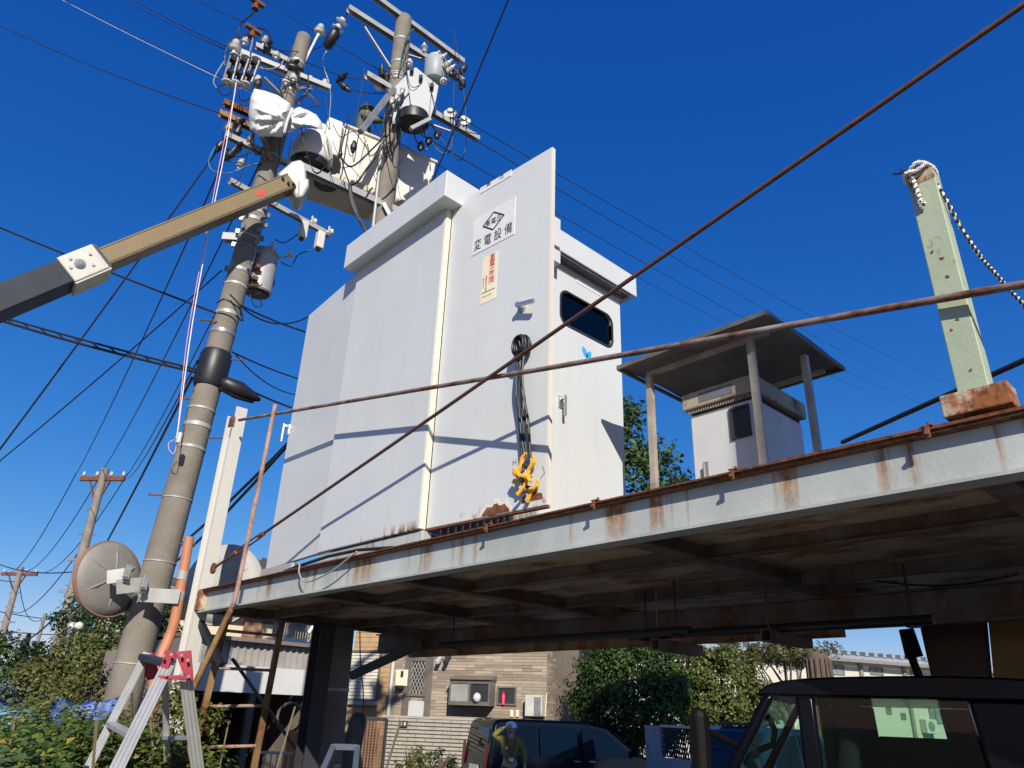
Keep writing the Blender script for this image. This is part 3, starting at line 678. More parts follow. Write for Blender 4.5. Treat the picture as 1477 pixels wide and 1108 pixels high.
# handrail pipe and fixed ladder
h0, h1, h2 = PY(397, 584, YB-.06), PY(345, 838, YB-.06), PY(333, 880, YB-.06)
h3 = P(258, 1036, 7.0)
m = MB(); m.tube(crm([h0, h1, h2], 4), .02, 8); m.build
hr = thing('handrail_pipe', 'faded pink rusty upright handrail pipe beside the white post', 'rail', h2)
m.build('upright', m_rustp, hr, smooth=60)
m = MB(); m.tube([h2-UPZ*.0, h3], .026, 8); m.build('lower_brace', m_rusto, hr, smooth=60)
fl = thing('fixed_ladder', 'rusty ochre steel ladder hanging below the platform end', 'ladder', P(340, 1000, 7.7))
def down(a, b_, d):
    p, q = P(*a, d), P(*b_, d); p = Vector((p.x, p.y, p.z)); q = Vector(((p.x+q.x)/2, (p.y+q.y)/2, q.z)); return p, q
sL0, sL1 = P(325, 900, 7.7), P(285, 1060, 7.7); sR0, sR1 = P(408, 893, 7.9), P(366, 1108, 7.9)
for a, c in ((sL0, sL1), (sR0, sR1)):
    d = (c-a)/(a.z-c.z); m = MB(); m.bar(a+d*-.25, a+d*(a.z-.05), .055, .03, (1, 0, 0)); m.build('stile', m_rusto, fl)
for ya, yb in ((910, 919), (966, 971), (1021, 1022), (1077, 1078), (1130, 1131)):
    fa = (ya-900)/160; fb_ = (yb-893)/215
    m = MB(); m.tube([sL0+(sL1-sL0)*fa, sR0+(sR1-sR0)*fb_], .014, 8); m.build('rung', m_rustp, fl)
m = MB(); m.bar(P(335, 950, 8.1), P(430, 1085, 8.0), .03, .03); m.build('cross_brace', m_black, fl)
# cable and boards lying on the deck before the cabinet
c0, c1_ = PZ(452, 812, 2.815), PZ(640, 775, 2.815)
m = MB(); m.tube([(-5.6, YB+.07, 2.826), (-5.3, YB+.03, 2.83), (-4.9, YB+.05, 2.86), (-4.5, YB+.06, 2.86), (-4.1, YB+.08, 2.83)], .012, 6)
tag(m.build('deck_cable', m_blackw, smooth=60), 'black cable lying along the deck before the cabinet base', 'cable')
m = MB(); cx_ = -5.25
m.tube(crm([(-5.2, YB-.01, 2.83), (-5.16, YB-.02, 2.75), (-5.02, YB-.02, 2.68), (-4.7, YB-.02, 2.72), (-4.4, YB-.01, 2.825)], 8), .006, 6)
tag(m.build('hanging_cord', m_steelw, smooth=60), 'thin pale cord sagging over the front beam', 'cord')
m = MB(); m.box((-6.1, YB+.1, 2.803), (-5.55, YB+.13, 2.90)); tag(m.build('channel_offcut', m_steelw, bevel=.004), 'short pale steel offcut on the deck under the open door', 'offcut')
# ------------------------------------------------------------------ utility poles
def axis(p0, z0, p1, z1):
    p0, p1 = Vector(p0), Vector(p1)
    return lambda z: p0.lerp(p1, (z-z0)/(z1-z0))
A1 = axis((-7.855, 2.36, 0), 0, (-7.72, 2.76, 10.62), 10.62)
A2 = axis((-7.30, 4.335, 0), 0, (-7.42, 4.15, 11.95), 11.95)
def polebody(t, A, z1, r0, r1, mat=None):
    m = MB(); k = 12; m.tube([A(z1*i/k) for i in range(k+1)], [r0+(r1-r0)*i/k for i in range(k+1)], 20); m.build('shaft', mat or m_conc, t, smooth=40)
def band(t, A, z, r, mat=None, h=.03, name='band'):
    m = MB(); c = A(z); d = (A(z+.1)-A(z)).normalized(); m.lathe([(r+.006, 0), (r+.006, h)], c, d, 20); o = m.build(name, mat or m_steelw, t, smooth=40); return o
def arm(t, a, b_, w=.075, h=.075, mat=None, name='crossarm'):
    """hollow-looking steel channel arm: web plus two lips, open side down"""
    a, b_ = Vector(a), Vector(b_); m = MB(); d = (b_-a).normalized(); s = d.cross(UPZ).normalized()
    m.bar(a+UPZ*h*.5, b_+UPZ*h*.5, w, .008); m.bar(a+s*(w/2-.004), b_+s*(w/2-.004), .008, h-.009); m.bar(a-s*(w/2-.004), b_-s*(w/2-.004), .008, h-.009)
    o = m.build(name, mat or m_steelw, t)
    k = MB(); L = (b_-a).length; n = max(2, int(L/.35))
    for i in range(n): c = a.lerp(b_, (i+.5)/n)+UPZ*(h*.5+.004); k.lathe([(.012, 0), (.012, .012)], c, UPZ, 6)
    k.build('arm_bolt', m_steel, o); return o
def insmesh(name, prof, mat, n=14):
    m = MB(); m.lathe(prof, (0, 0, 0), (0, 0, 1), n); o = m.build(name, mat, None, smooth=50, loc=(0, 0, 0)); me = o.data; bpy.data.objects.remove(o); return me
me_pin = insmesh('pin_insulator', [(.02, -.06), (.02, 0), (.055, .0), (.075, .03), (.045, .05), (.065, .07), (.04, .10), (.05, .12), (.035, .15), (.012, .16)], m_porc)
me_disc = insmesh('disc_insulator', [(.02, -.05), (.03, -.02), (.09, -.015), (.095, .0), (.05, .02), (.045, .05), (.02, .06)], m_porc)
me_cap = insmesh('clamp_cover', [(.012, -.12), (.03, -.10), (.036, -.05), (.05, -.04), (.052, .02), (.034, .03), (.032, .09), (.015, .12)], m_black, 9)
me_bush = insmesh('bushing', [(.05, 0), (.05, .04), (.035, .05), (.05, .07), (.032, .09), (.045, .11), (.028, .14), (.02, .2)], m_porcb)
def up(d): return Vector(d).to_track_quat('Z', 'Y')
def stepbolts(t, A, zs, r):
    for i, z in enumerate(zs):
        c = A(z); s = 1 if i % 2 else -1; d = Vector((.69*s, .72*s, 0)); m = MB(); m.tube([c+d*r*.9, c+d*(r+.16), c+d*(r+.16)+UPZ*.02], .009, 6); m.build('step_bolt', m_rust, t)

p1 = thing('utility_pole', 'big concrete utility pole with transformer, black sleeve and many steel bands beside the mirror', 'utility pole', A1(0), 'utility poles along the road')
polebody(p1, A1, 10.62, .172, .104)
r1 = lambda z: .172+(.104-.172)*z/10.62
for z in (2.15, 2.75, 3.1, 3.75, 4.30, 4.55, 4.75, 5.7, 5.95, 6.35, 6.55, 6.9, 7.05, 7.3, 7.42, 7.6, 8.35, 8.75, 9.5, 10.05):
    band(p1, A1, z, r1(z), m_steelw if (z*10) % 3 else m_steel, random.choice((.022, .03, .045)) if z > 4.2 else .011)
for z in (6.95, 7.15, 7.35, 7.5, 6.6):
    m = MB()
    for a in (0.3, 1.5, 2.7, 4.2, 5.3): c = A1(z)+Vector((math.cos(a), math.sin(a), 0))*(r1(z)+.02); m = MB(); m.obox(c, (.05, .04, .06), rotz(a)); m.build('band_clamp', m_steel, p1)
stepbolts(p1, A1, (2.4, 3.3, 3.8, 4.45, 4.9, 5.4, 5.9, 6.4), .145)
m = MB(); m.tube([A1(z) for z in (5.04, 5.1, 5.42, 5.48)], [r1(5)+.012, r1(5)+.035, r1(5)+.035, r1(5)+.015], 18); m.build('black_sleeve', m_black, p1, smooth=50)
# service pipe on the pole's right
q0, q1 = P(364, 378, 8.15), P(383, 305, 8.2); m = MB(); m.tube([P(341, 415, 8.1), q0, q1], .018, 8); m.build('riser_pipe', m_steelw, p1, smooth=60)
z_ = 9.85
a1 = arm(p1, PZ(347, 76, z_), PZ(476, 128, z_))
a1b = arm(p1, PZ(368, 66, 10.15), PZ(424, 93, 10.15))
b1 = arm(p1, PZ(322, 148, 8.95), PZ(412, 187, 8.95), .08, .08, m_rust); b2 = arm(p1, PZ(316, 163, 8.78), PZ(408, 205, 8.78), .08, .08, m_rusto)
b1['label'] = 'rusty red crossarm'; b2['label'] = 'rusty ochre crossarm'
a2 = arm(p1, PZ(325, 195, 8.40), PZ(470, 262, 8.40)); a3 = arm(p1, PZ(331, 261, 7.72), PZ(476, 340, 7.72), .06, .07)
arm(p1, PZ(322, 343, 7.1), PZ(352, 345, 7.1), .09, .10)
for a, c, mt in ((P(438, 92, 8.2), P(459, 50, 8.2), m_steel), (P(402, 150, 8.2), P(420, 122, 8.3), m_steel), (P(428, 150, 8.3), P(449, 128, 8.5), m_steel), (P(388, 215, 8.1), P(374, 190, 7.9), m_steel), (P(376, 195, 8.0), P(392, 232, 8.05), m_rusto), (P(430, 128, 8.15), P(464, 118, 8.5), m_steelw), (P(380, 112, 8.0), P(408, 140, 8.1), m_steel)):
    m = MB(); m.bar(a, c, .045, .03); m.build('arm_brace', mt, p1)
def ins(me, nm, par, p, d=(0, 0, 1), s=1.0):
    o = inst(me, nm, par, p, up(d)); o.scale = (s, s, s); return o
ins(me_pin, 'pin_insulator', p1, P(460, 48, 8.2), P(460, 40, 8.2)-P(455, 55, 8.2), 1.1)
ins(me_pin, 'pin_insulator', p1, P(380, 62, 8.2), (.2, .1, 1), .8); ins(me_pin, 'pin_insulator', p1, P(330, 188, 8.25)); ins(me_pin, 'pin_insulator', p1, P(372, 118, 8.0), (-.3, 0, 1), .8); ins(me_pin, 'pin_insulator', p1, P(423, 115, 8.0), (-.3, 0, 1), .8)
for px, py, d, dd_ in ((386, 68, 8.1, (1, 0, .3)), (422, 93, 8.05, (1, .3, .2)), (497, 126, 8.6, (.4, .6, -.5)), (493, 112, 8.6, (1, .2, .4)), (427, 98, 8.0, (0, 1, .3)), (343, 190, 8.1, (.1, .1, 1)), (333, 222, 8.0, (.4, .3, 1)), (343, 214, 8.1, (1, 0, .2)), (372, 122, 7.9, (0, .2, 1)), (345, 178, 8.1, (1, .2, .2)), (318, 210, 8.1, (.2, .3, 1))):
    ins(me_cap, 'clamp_cover', p1, P(px, py, d), dd_, 1.0)
# fuse cutouts hung on the lower arm
for px, py in ((437, 332), (461, 347)):
    m = MB(); c = P(px, py, 8.5); m.obox(c, (.10, .10, .26)); o = m.build('fuse_box', m_porc, p1, bevel=.012)
    m = MB(); m.obox(c-UPZ*.145, (.05, .05, .03)); m.build('fuse_cap', m_black, o); ins(me_disc, 'disc_insulator', p1, P(px+15, py-12, 8.55), (.5, .7, .1), .9)
# switch cluster hanging from the upper arm
cutlab = ['leftmost of the three pole switches hanging under the upper crossarm', 'middle pole switch, its silver fuse tube tilted', 'pole switch closest to the pole in the row of three']
for k, (px, py, tilt) in enumerate(((334, 98, .05), (348, 100, .22), (363, 102, .3))):
    c = P(px, py, 8.0); t = thing('cutout_switch', cutlab[k], 'switch', c, 'cutout switches on the big pole')
    ax = Vector((.18*tilt, .3*tilt, 1)).normalized(); s = Vector((.7, .7, 0))
    m = MB(); m.bar(c+ax*.20-s*.04, c-ax*.24-s*.04, .05, .05); m.obox(c+ax*.12, (.10, .10, .05)); m.obox(c-ax*.10, (.11, .09, .05)); m.build('bracket', m_black, t)
    m = MB(); m.tube([c+ax*.18+s*.05, c-ax*.22+s*.06], .017, 8); m.build('fuse_tube', m_steel, t, smooth=60)
    ins(me_disc, 'insulator', t, c-ax*.26, ax, .75); ins(me_disc, 'insulator', t, c+ax*.22, ax, .7)
ins(me_pin, 'pin_insulator', p1, P(338, 72, 8.0), (0, 0, 1), 1.1)
# short insulated terminals standing above
for px, py in ((370, 5), (365, 45)):
    c = P(px, py, 8.1); m = MB(); m.lathe([(.05, 0), (.05, .05), (.03, .06), (.03, .12)], c-UPZ*.12, (0, 0, 1), 10); m.obox(c+UPZ*.03, (.06, .22, .05)); m.build('terminal_block', m_rust, p1)
m = MB(); m.tube([P(361, 74, 8.05), P(366, 50, 8.1)], .012, 6); m.build('terminal_stem', m_steel, p1)
# transformer can
tc = P(377, 394, 8.42); tf = thing('pole_transformer', 'pale grey cylindrical pole transformer with a dark base hung on the big pole', 'transformer', tc)
m = MB(); m.lathe([(.15, -.30), (.165, -.28), (.165, .24), (.175, .25), (.175, .28), (.12, .33)], tc, (0, 0, 1), 20); m.build('tank', m_steelw, tf, smooth=35)
m = MB(); m.lathe([(.13, -.312), (.15, -.301)], tc, (0, 0, 1), 20); m.build('tank_base', m_black, tf)
for a in (.2, 1.7): ins(me_bush, 'bushing', tf, tc+Vector((math.cos(a)*.08, math.sin(a)*.08, .30)), (math.cos(a)*.5, math.sin(a)*.5, 1), .7)
m = MB(); m.bar(tc+Vector((-.16, -.02, .15)), A1(7.05), .06, .05); m.bar(tc+Vector((-.16, -.02, -.12)), A1(6.78), .06, .05); m.build('hanger', m_steel, tf)
m = MB(); m.tube([tc+Vector((.05, .1, .3)), P(402, 372, 8.4), P(416, 370, 8.45)], .012, 6); m.build('lead', m_steelw, tf); ins(me_disc, 'insulator', tf, P(418, 368, 8.45), (.3, .4, 1), .6)
for px, py in ((368, 402), (372, 385)):
    m = MB(); m.obox(P(px, py, 8.2), (.06, .06, .05)); m.build('terminal', m_rust, tf)

p2 = thing('utility_pole', 'concrete utility pole rising behind the cabinet with the oil switch and long crossarms', 'utility pole', A2(0), 'utility poles along the road')
polebody(p2, A2, 11.95, .19, .125)
r2 = lambda z: .19-(.065)*z/11.95
for z in (1.3, .75, 2.0, 9.75, 10.55, 10.9, 11.4): band(p2, A2, z, r2(z))
for z in (10.62, 10.66): band(p2, A2, z, r2(z), m_steelw, .02)
m = MB(); m.tube([A2(1.0)+Vector((-.17, -.12, -.9)), A2(1.5)+Vector((-.17, -.14, 0)), A2(2.4)+Vector((-.15, -.14, 0))], .03, 8); m.build('riser_pipe', m_boomg, p2, smooth=50)
m = MB(); m.tube([A2(1.5)+Vector((-.17, -.14, -.03)), A2(1.5)+Vector((-.17, -.14, .07))], .05, 10); m.build('pipe_joint', m_boomg, p2)
m = MB(); m.tube([P(538, 330, 8.32), P(552, 200, 8.36)], .022, 8); m.build('riser_pipe', m_steelw, p2, smooth=50)
xa = arm(p2, PZ(519, -4, 11.92)+Vector((.16, 0, 0)), PZ(668, 90, 11.92)+Vector((.0, 0, 0)), .09, .09)
xb = arm(p2, PZ(502, 12, 11.55), PZ(668, 118, 11.55), .09, .09)
xc = arm(p2, PZ(528, 108, 10.25), PZ(690, 201, 10.25), .09, .09)
xd = arm(p2, PZ(429, 239, 8.2), PZ(577, 307, 8.2), .09, .10)
m = MB(); m.bar(P(526, 40, 8.4), P(563, 98, 8.45), .05, .02); m.build('arm_brace', m_steelw, p2)
m = MB(); m.bar(A2(8.15)+Vector((.16, -.1, 0)), PZ(575, 335, 7.7), .05, .05); m.bar(PZ(540, 330, 7.9), PZ(538, 370, 7.2), .06, .06); m.build('arm_post', m_steelw, p2)
for px, py in ((650, 163), (669, 174)):
    c = PZ(px, py, 10.42); ins(me_disc, 'disc_insulator', p2, c, (.6, -.5, .2), 1.15); ins(me_disc, 'disc_insulator', p2, c+Vector((-.06, .05, -.02)), (.6, -.5, .2), 1.0); m = MB(); m.tube([c, PZ(px-2, py+10, 10.27)], .025, 6); m.build('insulator_pin', m_black, p2)
# dead-end string at the tip of the second arm
s0 = PZ(502, 16, 11.55); s1 = P(470, 70, 8.6)
for f_ in (.28, .46): ins(me_disc, 'disc_insulator', p2, s0.lerp(s1, f_), s0-s1, 1.0)
m = MB(); m.tube([s0, s0.lerp(s1, .2)], .015, 6); m.tube([s0.lerp(s1, .5), s0.lerp(s1, .6), s0.lerp(s1, .95), s1], [.04, .085, .075, .03], 10); m.build('clamp_sleeve', m_black, p2, smooth=60)
for px, py in ((607, 211), (619, 203), (631, 194), (657, 108), (667, 122), (558, 110), (551, 105), (668, 100)): ins(me_cap, 'clamp_cover', p2, P(px, py, 8.35), (random.uniform(-.4, .4), random.uniform(-.4, .4), 1), 1.05)
# oil switch
oc = P(603, 140, 8.1); sw = thing('oil_switch', 'grey metal oil switch box with three bushings and round dark tank on the second pole', 'switch', oc)
ux = Vector((.70, .71, 0)).normalized(); uy = Vector((-.71, .70, 0)); RS = Matrix((ux, uy, UPZ)).transposed()
def sbox(c, size, name, mat, bevel=.01, par=None): m = MB(); m.obox(c, size, RS); return m.build(name, mat, par or sw, bevel=bevel)
m_sw = M('switch_grey', (.30, .33, .34), .5, nv=.08)
f1 = P(610, 140, 8.2); m = MB()
qq = [P(x, y, 8.2) for x, y in ((586, 103), (600, 97), (633, 124), (628, 150), (621, 171), (592, 150))]
m.prism(qq, -ray(610, 140).normalized()*-.35); m.build('front_cover', m_sw, sw, bevel=.01)
qq = [P(x, y, 8.22) for x, y in ((556, 138), (588, 106), (593, 130), (575, 152))]; m = MB(); m.prism(qq, ray(580, 130).normalized()*.25); m.build('side_cover', m_sw, sw, bevel=.01)
m = MB(); qq = [P(x, y, 8.25) for x, y in ((566, 150), (592, 128), (598, 150), (588, 172), (566, 180))]; m.prism(qq, ray(580, 150).normalized()*.2); m.build('side_plate', m_sw, sw, bevel=.01)
tb_ = P(596, 176, 8.2); m = MB(); m.lathe([(.20, -.02), (.23, 0), (.23, .10), (.22, .16)], tb_-UPZ*.05, Vector((.05, -.1, 1)), 20); m.build('tank', m_black, sw, smooth=40)
for px, py in ((566, 143), (573, 137), (581, 129)): ins(me_bush, 'bushing', sw, P(px, py, 8.15), P(px-2, py+8, 8.1)-P(px, py, 8.15), .75)
lc = P(628, 95, 8.45); m = MB(); m.lathe([(.16, -.28), (.17, -.26), (.17, .10), (.12, .16)], lc, (.1, -.1, 1), 16); m.build('rear_tank', m_sw, sw, smooth=40)
for px, py in ((622, 85), (632, 88), (640, 97), (645, 104)):
    ins(me_bush, 'bushing', sw, P(px, py, 8.35), P(px+7, py-6, 8.3)-P(px, py, 8.35), .9)
m = MB()
for px, py in ((594, 101), (607, 112), (623, 124)): m.obox(P(px, py, 8.15), (.05, .05, .07), RS)
m.build('lifting_lug', m_dark, sw)
m = MB(); m.bar(P(568, 128, 8.2), P(520, 190, 7.9), .07, .07); m.build('mount_arm', m_steel, sw)
m = MB(); m.bar(P(592, 186, 8.0), P(620, 172, 8.1), .06, .05); m.build('lower_bar', m_steelw, sw)

# loops and jumper leads: short wires fixed to the poles
def lead(par, pts, r=.011, mat=None, sub=6):
    m = MB(); m.tube(crm([P(*q) for q in pts], sub), r, 6); return m.build('jumper_lead', mat or m_blackw, par, smooth=60)
lead(p1, ((370, 8, 8.1), (362, 22, 8.1), (348, 33, 8.1), (343, 48, 8.1), (338, 56, 8.05)))
lead(p1, ((366, 44, 8.1), (350, 52, 8.05), (332, 60, 8.0), (325, 78, 8.0), (324, 95, 8.0)))
lead(p1, ((324, 88, 8.0), (313, 105, 8.0), (308, 118, 8.0), (312, 127, 8.0)), mat=m_steelw, r=.008)
lead(p1, ((314, 128, 8.0), (322, 138, 8.0), (332, 134, 8.0), (330, 122, 8.0), (318, 124, 8.0), (314, 130, 8.0)), r=.007)
lead(p1, ((346, 122, 8.0), (345, 140, 8.0), (352, 146, 8.0), (362, 140, 8.0)), r=.007)
lead(p1, ((371, 40, 8.1), (384, 44, 8.1), (390, 52, 8.1), (389, 62, 8.1)))
lead(p1, ((350, 78, 8.0), (362, 92, 8.0), (384, 100, 8.0), (402, 96, 8.1), (410, 86, 8.15)), mat=m_steelw, r=.008)
lead(p1, ((352, 80, 8.0), (375, 96, 8.0), (405, 110, 7.95), (432, 120, 7.95), (450, 122, 8.1), (468, 128, 8.4)), r=.009)
lead(p1, ((392, 72, 8.05), (420, 74, 8.05), (444, 74, 8.2), (470, 65, 8.5)), r=.006)
lead(p1, ((333, 225, 8.0), (326, 214, 8.0), (322, 200, 8.0), (323, 184, 8.0), (330, 175, 8.05)), r=.008)
lead(p1, ((316, 205, 8.1), (306, 220, 8.1), (301, 235, 8.1), (308, 247, 8.1), (330, 250, 8.1), (355, 240, 8.1), (372, 236, 8.05)), mat=m_tarpl, r=.007)
lead(p1, ((330, 225, 8.0), (345, 226, 8.0), (362, 220, 8.0)), r=.007); lead(p1, ((325, 232, 8.0), (345, 235, 8.0), (372, 238, 8.0)), r=.006)
lead(p1, ((405, 378, 8.4), (420, 384, 8.45), (430, 368, 8.5), (450, 360, 8.5)), r=.007); lead(p1, ((395, 345, 8.4), (410, 350, 8.4), (430, 338, 8.45)), r=.007)
lead(p1, ((392, 398, 8.4), (395, 410, 8.4), (380, 422, 8.35), (366, 424, 8.2)), r=.012); lead(p1, ((372, 428, 8.3), (378, 440, 8.3), (368, 442, 8.2), (360, 425, 8.2)), r=.006)
lead(p1, ((332, 425, 8.0), (345, 440, 7.95), (350, 462, 7.95), (340, 455, 7.95)), r=.010); lead(p1, ((313, 437, 8.0), (325, 432, 7.9), (345, 445, 7.95), (348, 455, 8.0)), r=.010)
lead(p2, ((472, 72, 8.6), (466, 85, 8.6), (468, 100, 8.6), (474, 118, 8.6), (477, 140, 8.7), (475, 170, 8.8)), mat=m_steelw, r=.008)
lead(p2, ((566, 148, 7.9), (558, 165, 7.95), (556, 190, 8.1), (558, 220, 8.3), (545, 245, 8.3)), r=.013); lead(p2, ((573, 142, 7.9), (566, 165, 7.95), (562, 190, 8.1), (565, 225, 8.3)), r=.013); lead(p2, ((581, 134, 7.9), (576, 150, 7.9), (570, 185, 8.1), (567, 215, 8.2)), r=.013)
lead(p2, ((547, 118, 8.3), (555, 128, 8.3), (560, 135, 8.1)), r=.012)
lead(p2, ((598, 188, 8.1), (599, 200, 8.3), (606, 210, 8.35), (614, 217, 8.35), (619, 208, 8.35)), r=.010); lead(p2, ((611, 184, 8.1), (613, 195, 8.3), (621, 204, 8.35), (633, 218, 8.35), (645, 221, 8.35), (652, 205, 8.3), (655, 120, 8.35)), r=.009)
lead(p2, ((621, 178, 8.1), (630, 192, 8.3), (645, 212, 8.35), (662, 231, 8.35), (671, 215, 8.3), (672, 170, 8.3), (668, 125, 8.35)), r=.009)
lead(p2, ((648, 98, 8.35), (660, 104, 8.35), (667, 120, 8.35)), mat=m_steelw, r=.010); lead(p2, ((640, 93, 8.35), (652, 98, 8.35), (657, 108, 8.35)), mat=m_steelw, r=.010)
lead(p2, ((575, 105, 8.3), (580, 80, 8.32), (588, 52, 8.33), (597, 42, 8.35)), mat=M('green_wire', (.03, .10, .06), .5), r=.012)
lead(p2, ((543, 225, 8.0), (528, 245, 7.9), (516, 262, 7.9), (505, 268, 7.95)), r=.014); lead(p2, ((504, 165, 8.4), (498, 190, 8.3), (493, 212, 8.2), (492, 225, 8.1), (497, 245, 8.0), (503, 262, 7.95)), r=.010)
for k in range(3): lead(p2, ((503+k, 265, 7.95), (506+k*2, 290, 7.9), (515+k*2, 312, 7.85), (528+k*2, 335, 7.8), (545, 365, 7.8)), r=.016, mat=(m_blackw, m_black, m_boomg)[k])
lead(p2, ((490, 225, 8.1), (508, 240, 8.0), (540, 212, 8.15), (556, 195, 8.25)), r=.012); lead(p2, ((480, 180, 8.3), (492, 198, 8.25), (510, 190, 8.2), (530, 215, 8.2)), r=.006)
lead(p2, ((548, 290, 8.35), (560, 280, 8.35), (573, 262, 8.4), (576, 245, 8.4)), r=.008)
random.seed(21)
for k in range(16):                                    # the tangle of thin jumpers and ties round the pole heads
    a = (random.uniform(345, 470), random.uniform(60, 225)); b_ = (a[0]+random.uniform(-55, 60), a[1]+random.uniform(10, 60))
    lead(p1, ((a[0], a[1], 8.05), ((a[0]+b_[0])/2+random.uniform(-12, 12), max(a[1], b_[1])+random.uniform(2, 18), 8.0), (b_[0], b_[1], 8.1)), r=random.uniform(.004, .008))
for k in range(14):
    a = (random.uniform(520, 660), random.uniform(40, 190)); b_ = (a[0]+random.uniform(-45, 50), a[1]+random.uniform(15, 70))
    lead(p2, ((a[0], a[1], 8.2), ((a[0]+b_[0])/2+random.uniform(-12, 12), max(a[1], b_[1])+random.uniform(2, 20), 8.15), (b_[0], b_[1], 8.25)), r=random.uniform(.004, .009))
for px, py, d in ((352, 62, 8.1), (398, 82, 8.1), (412, 120, 8.05), (446, 118, 8.3), (468, 122, 8.45), (360, 205, 8.1), (345, 240, 8.2)): ins(me_pin, 'pin_insulator', p1, P(px, py, d), (random.uniform(-.4, .4), .1, 1), .75)
for px, py in ((545, 122), (560, 128), (612, 66), (590, 92), (640, 118)): ins(me_pin, 'pin_insulator', p2, P(px, py, 8.35), (random.uniform(-.5, .5), .2, random.choice((1, -1))), .8)
for a, c in ((A1(9.2), P(360, 190, 8.0)), (A1(9.75), P(462, 150, 8.4)), (A2(10.0), P(650, 190, 8.6)), (A2(11.2), P(640, 95, 8.6))):
    m = MB(); m.bar(a, c, .035, .02); (m.build('arm_brace', m_steel, p1) if a.y < 3.4 else m.build('arm_brace', m_steel, p2))
ins(me_cap, 'clamp_cover', p2, P(491, 222, 8.1), (0, 0, 1), .6); ins(me_cap, 'clamp_cover', p2, P(510, 212, 8.1), (0, 0, 1), .9)

# ------------------------------------------------------------------ lines between poles
def wire(a, b_, sag, r, label, mat=None, n=16, group='overhead lines'):
    m = MB(); m.tube(sagpts(a, b_, sag, n), r, 5, cap=False); return tag(m.build('overhead_wire', mat or m_blackw, smooth=60), label, 'wire', group)
a1e = PZ(349, 76, 9.95)
def off(px, py, d): return P(px, py, d)
wire(off(-90, -10, 16), P(318, 164, 8.1), .15, .009, 'lowest line reaching the rusty crossarm out of the empty sky')
wire(off(40, -27, 16), P(374, 140, 8.0), .05, .0032, 'thin pale rope line running down to the white sheet', m_rope)
wire(off(30, -40, 17), P(326, 114, 8.1), .1, .007, 'thin line just above the pale rope, ending at the switches')
wire(off(130, -32, 17), P(328, 73, 8.1), .1, .008, 'lower line of the close pair reaching the top of the switches')
wire(off(140, -34, 17), P(326, 67, 8.1), .1, .010, 'upper line of the close pair reaching the top of the switches')
wire(off(240, -25, 17), P(352, 32, 8.2), .05, .008, 'line meeting the terminal block above the big pole')
wire(off(345, -24, 17), P(566, 112, 8.6), .05, .009, 'line passing over the big pole top to the second pole')
wire(P(496, 112, 8.6), P(560, 112, 8.6), .03, .008, 'short span between the two poles at the upper clamps'); wire(P(498, 126, 8.6), P(556, 134, 8.4), .05, .008, 'short span between the two poles below the upper clamps')
wire(P(375, 60, 8.2), P(497, 112, 8.6), .02, .007, 'span behind the big pole top between the upper clamps')
wire(P(735, -5, 5.2), P(585, 352, 7.4), .02, .010, 'thick service cable dropping from overhead behind the cabinet roof')
wire(P(655, 165, 8.6), P(1395, 564, 48), .4, .008, 'uppermost of the far lines crossing the sky behind the canopy'); wire(P(645, 178, 8.6), P(1362, 576, 48), .4, .008, 'second of the far lines crossing the sky behind the canopy')
wire(P(608, 195, 8.8), P(1352, 590, 48), .5, .008, 'third of the far lines, hidden behind the canopy roof'); wire(P(565, 200, 8.8), P(1330, 592, 48), .6, .007, 'lowest of the far lines, meeting the cabinet eaves')
wire(off(-80, 295, 9.5), P(312, 452, 8.0), .02, .013, 'messenger cable passing behind the boom to the big pole')
wire(P(345, 440, 8.1), P(440, 479, 9.5), .02, .013, 'messenger cable running from the big pole behind the open door'); wire(P(352, 446, 8.1), P(470, 440, 9.5), .25, .011, 'slack cable sagging from the big pole to the cabinet')
wire(off(-90, 430, 9.5), P(282, 533, 8.0), .02, .013, 'upper strand of the laced pair below the boom'); wire(off(-90, 433, 9.5), P(282, 537, 8.0), .045, .016, 'lower strand of the laced pair below the boom')
m = MB()
for i in range(15):
    a = P(-90, 430, 9.5).lerp(P(282, 533, 8.0), i/15); c = P(-90, 433, 9.5).lerp(P(282, 537, 8.0), (i+.6)/15)-UPZ*.18*(i+.6)/15*(1-(i+.6)/15); m.tube([a-UPZ*.08*(i/15)*(1-i/15), c], .007, 4)
tag(m.build('cable_lacing', m_blackw), 'zigzag lacing wire binding the pair of cables below the boom', 'lacing')
wire(P(332, 548, 8.1), P(420, 588, 9.3), .02, .013, 'cable leaving the black closure towards the open door'); wire(P(335, 508, 8.1), P(432, 547, 9.5), .02, .011, 'cable leaving the pole clamp towards the open door'); wire(P(340, 512, 8.1), P(430, 570, 9.5), .1, .008, 'thin cable leaving the pole clamp towards the open door')
cs = thing('cable_closure', 'long black cable closure hung beside the big pole', 'closure', P(345, 563, 8.1))
m = MB(); m.tube([P(318, 549, 8.1), P(324, 553, 8.1), P(345, 563, 8.15), P(362, 572, 8.2), P(375, 577, 8.25)], [.03, .08, .10, .07, .02], 10); m.build('sleeve', m_black, cs, smooth=60)
m = MB(); m.tube([P(316, 560, 8.1), P(340, 573, 8.12), P(365, 580, 8.2)], .02, 6); m.build('cable', m_black, cs, smooth=60)
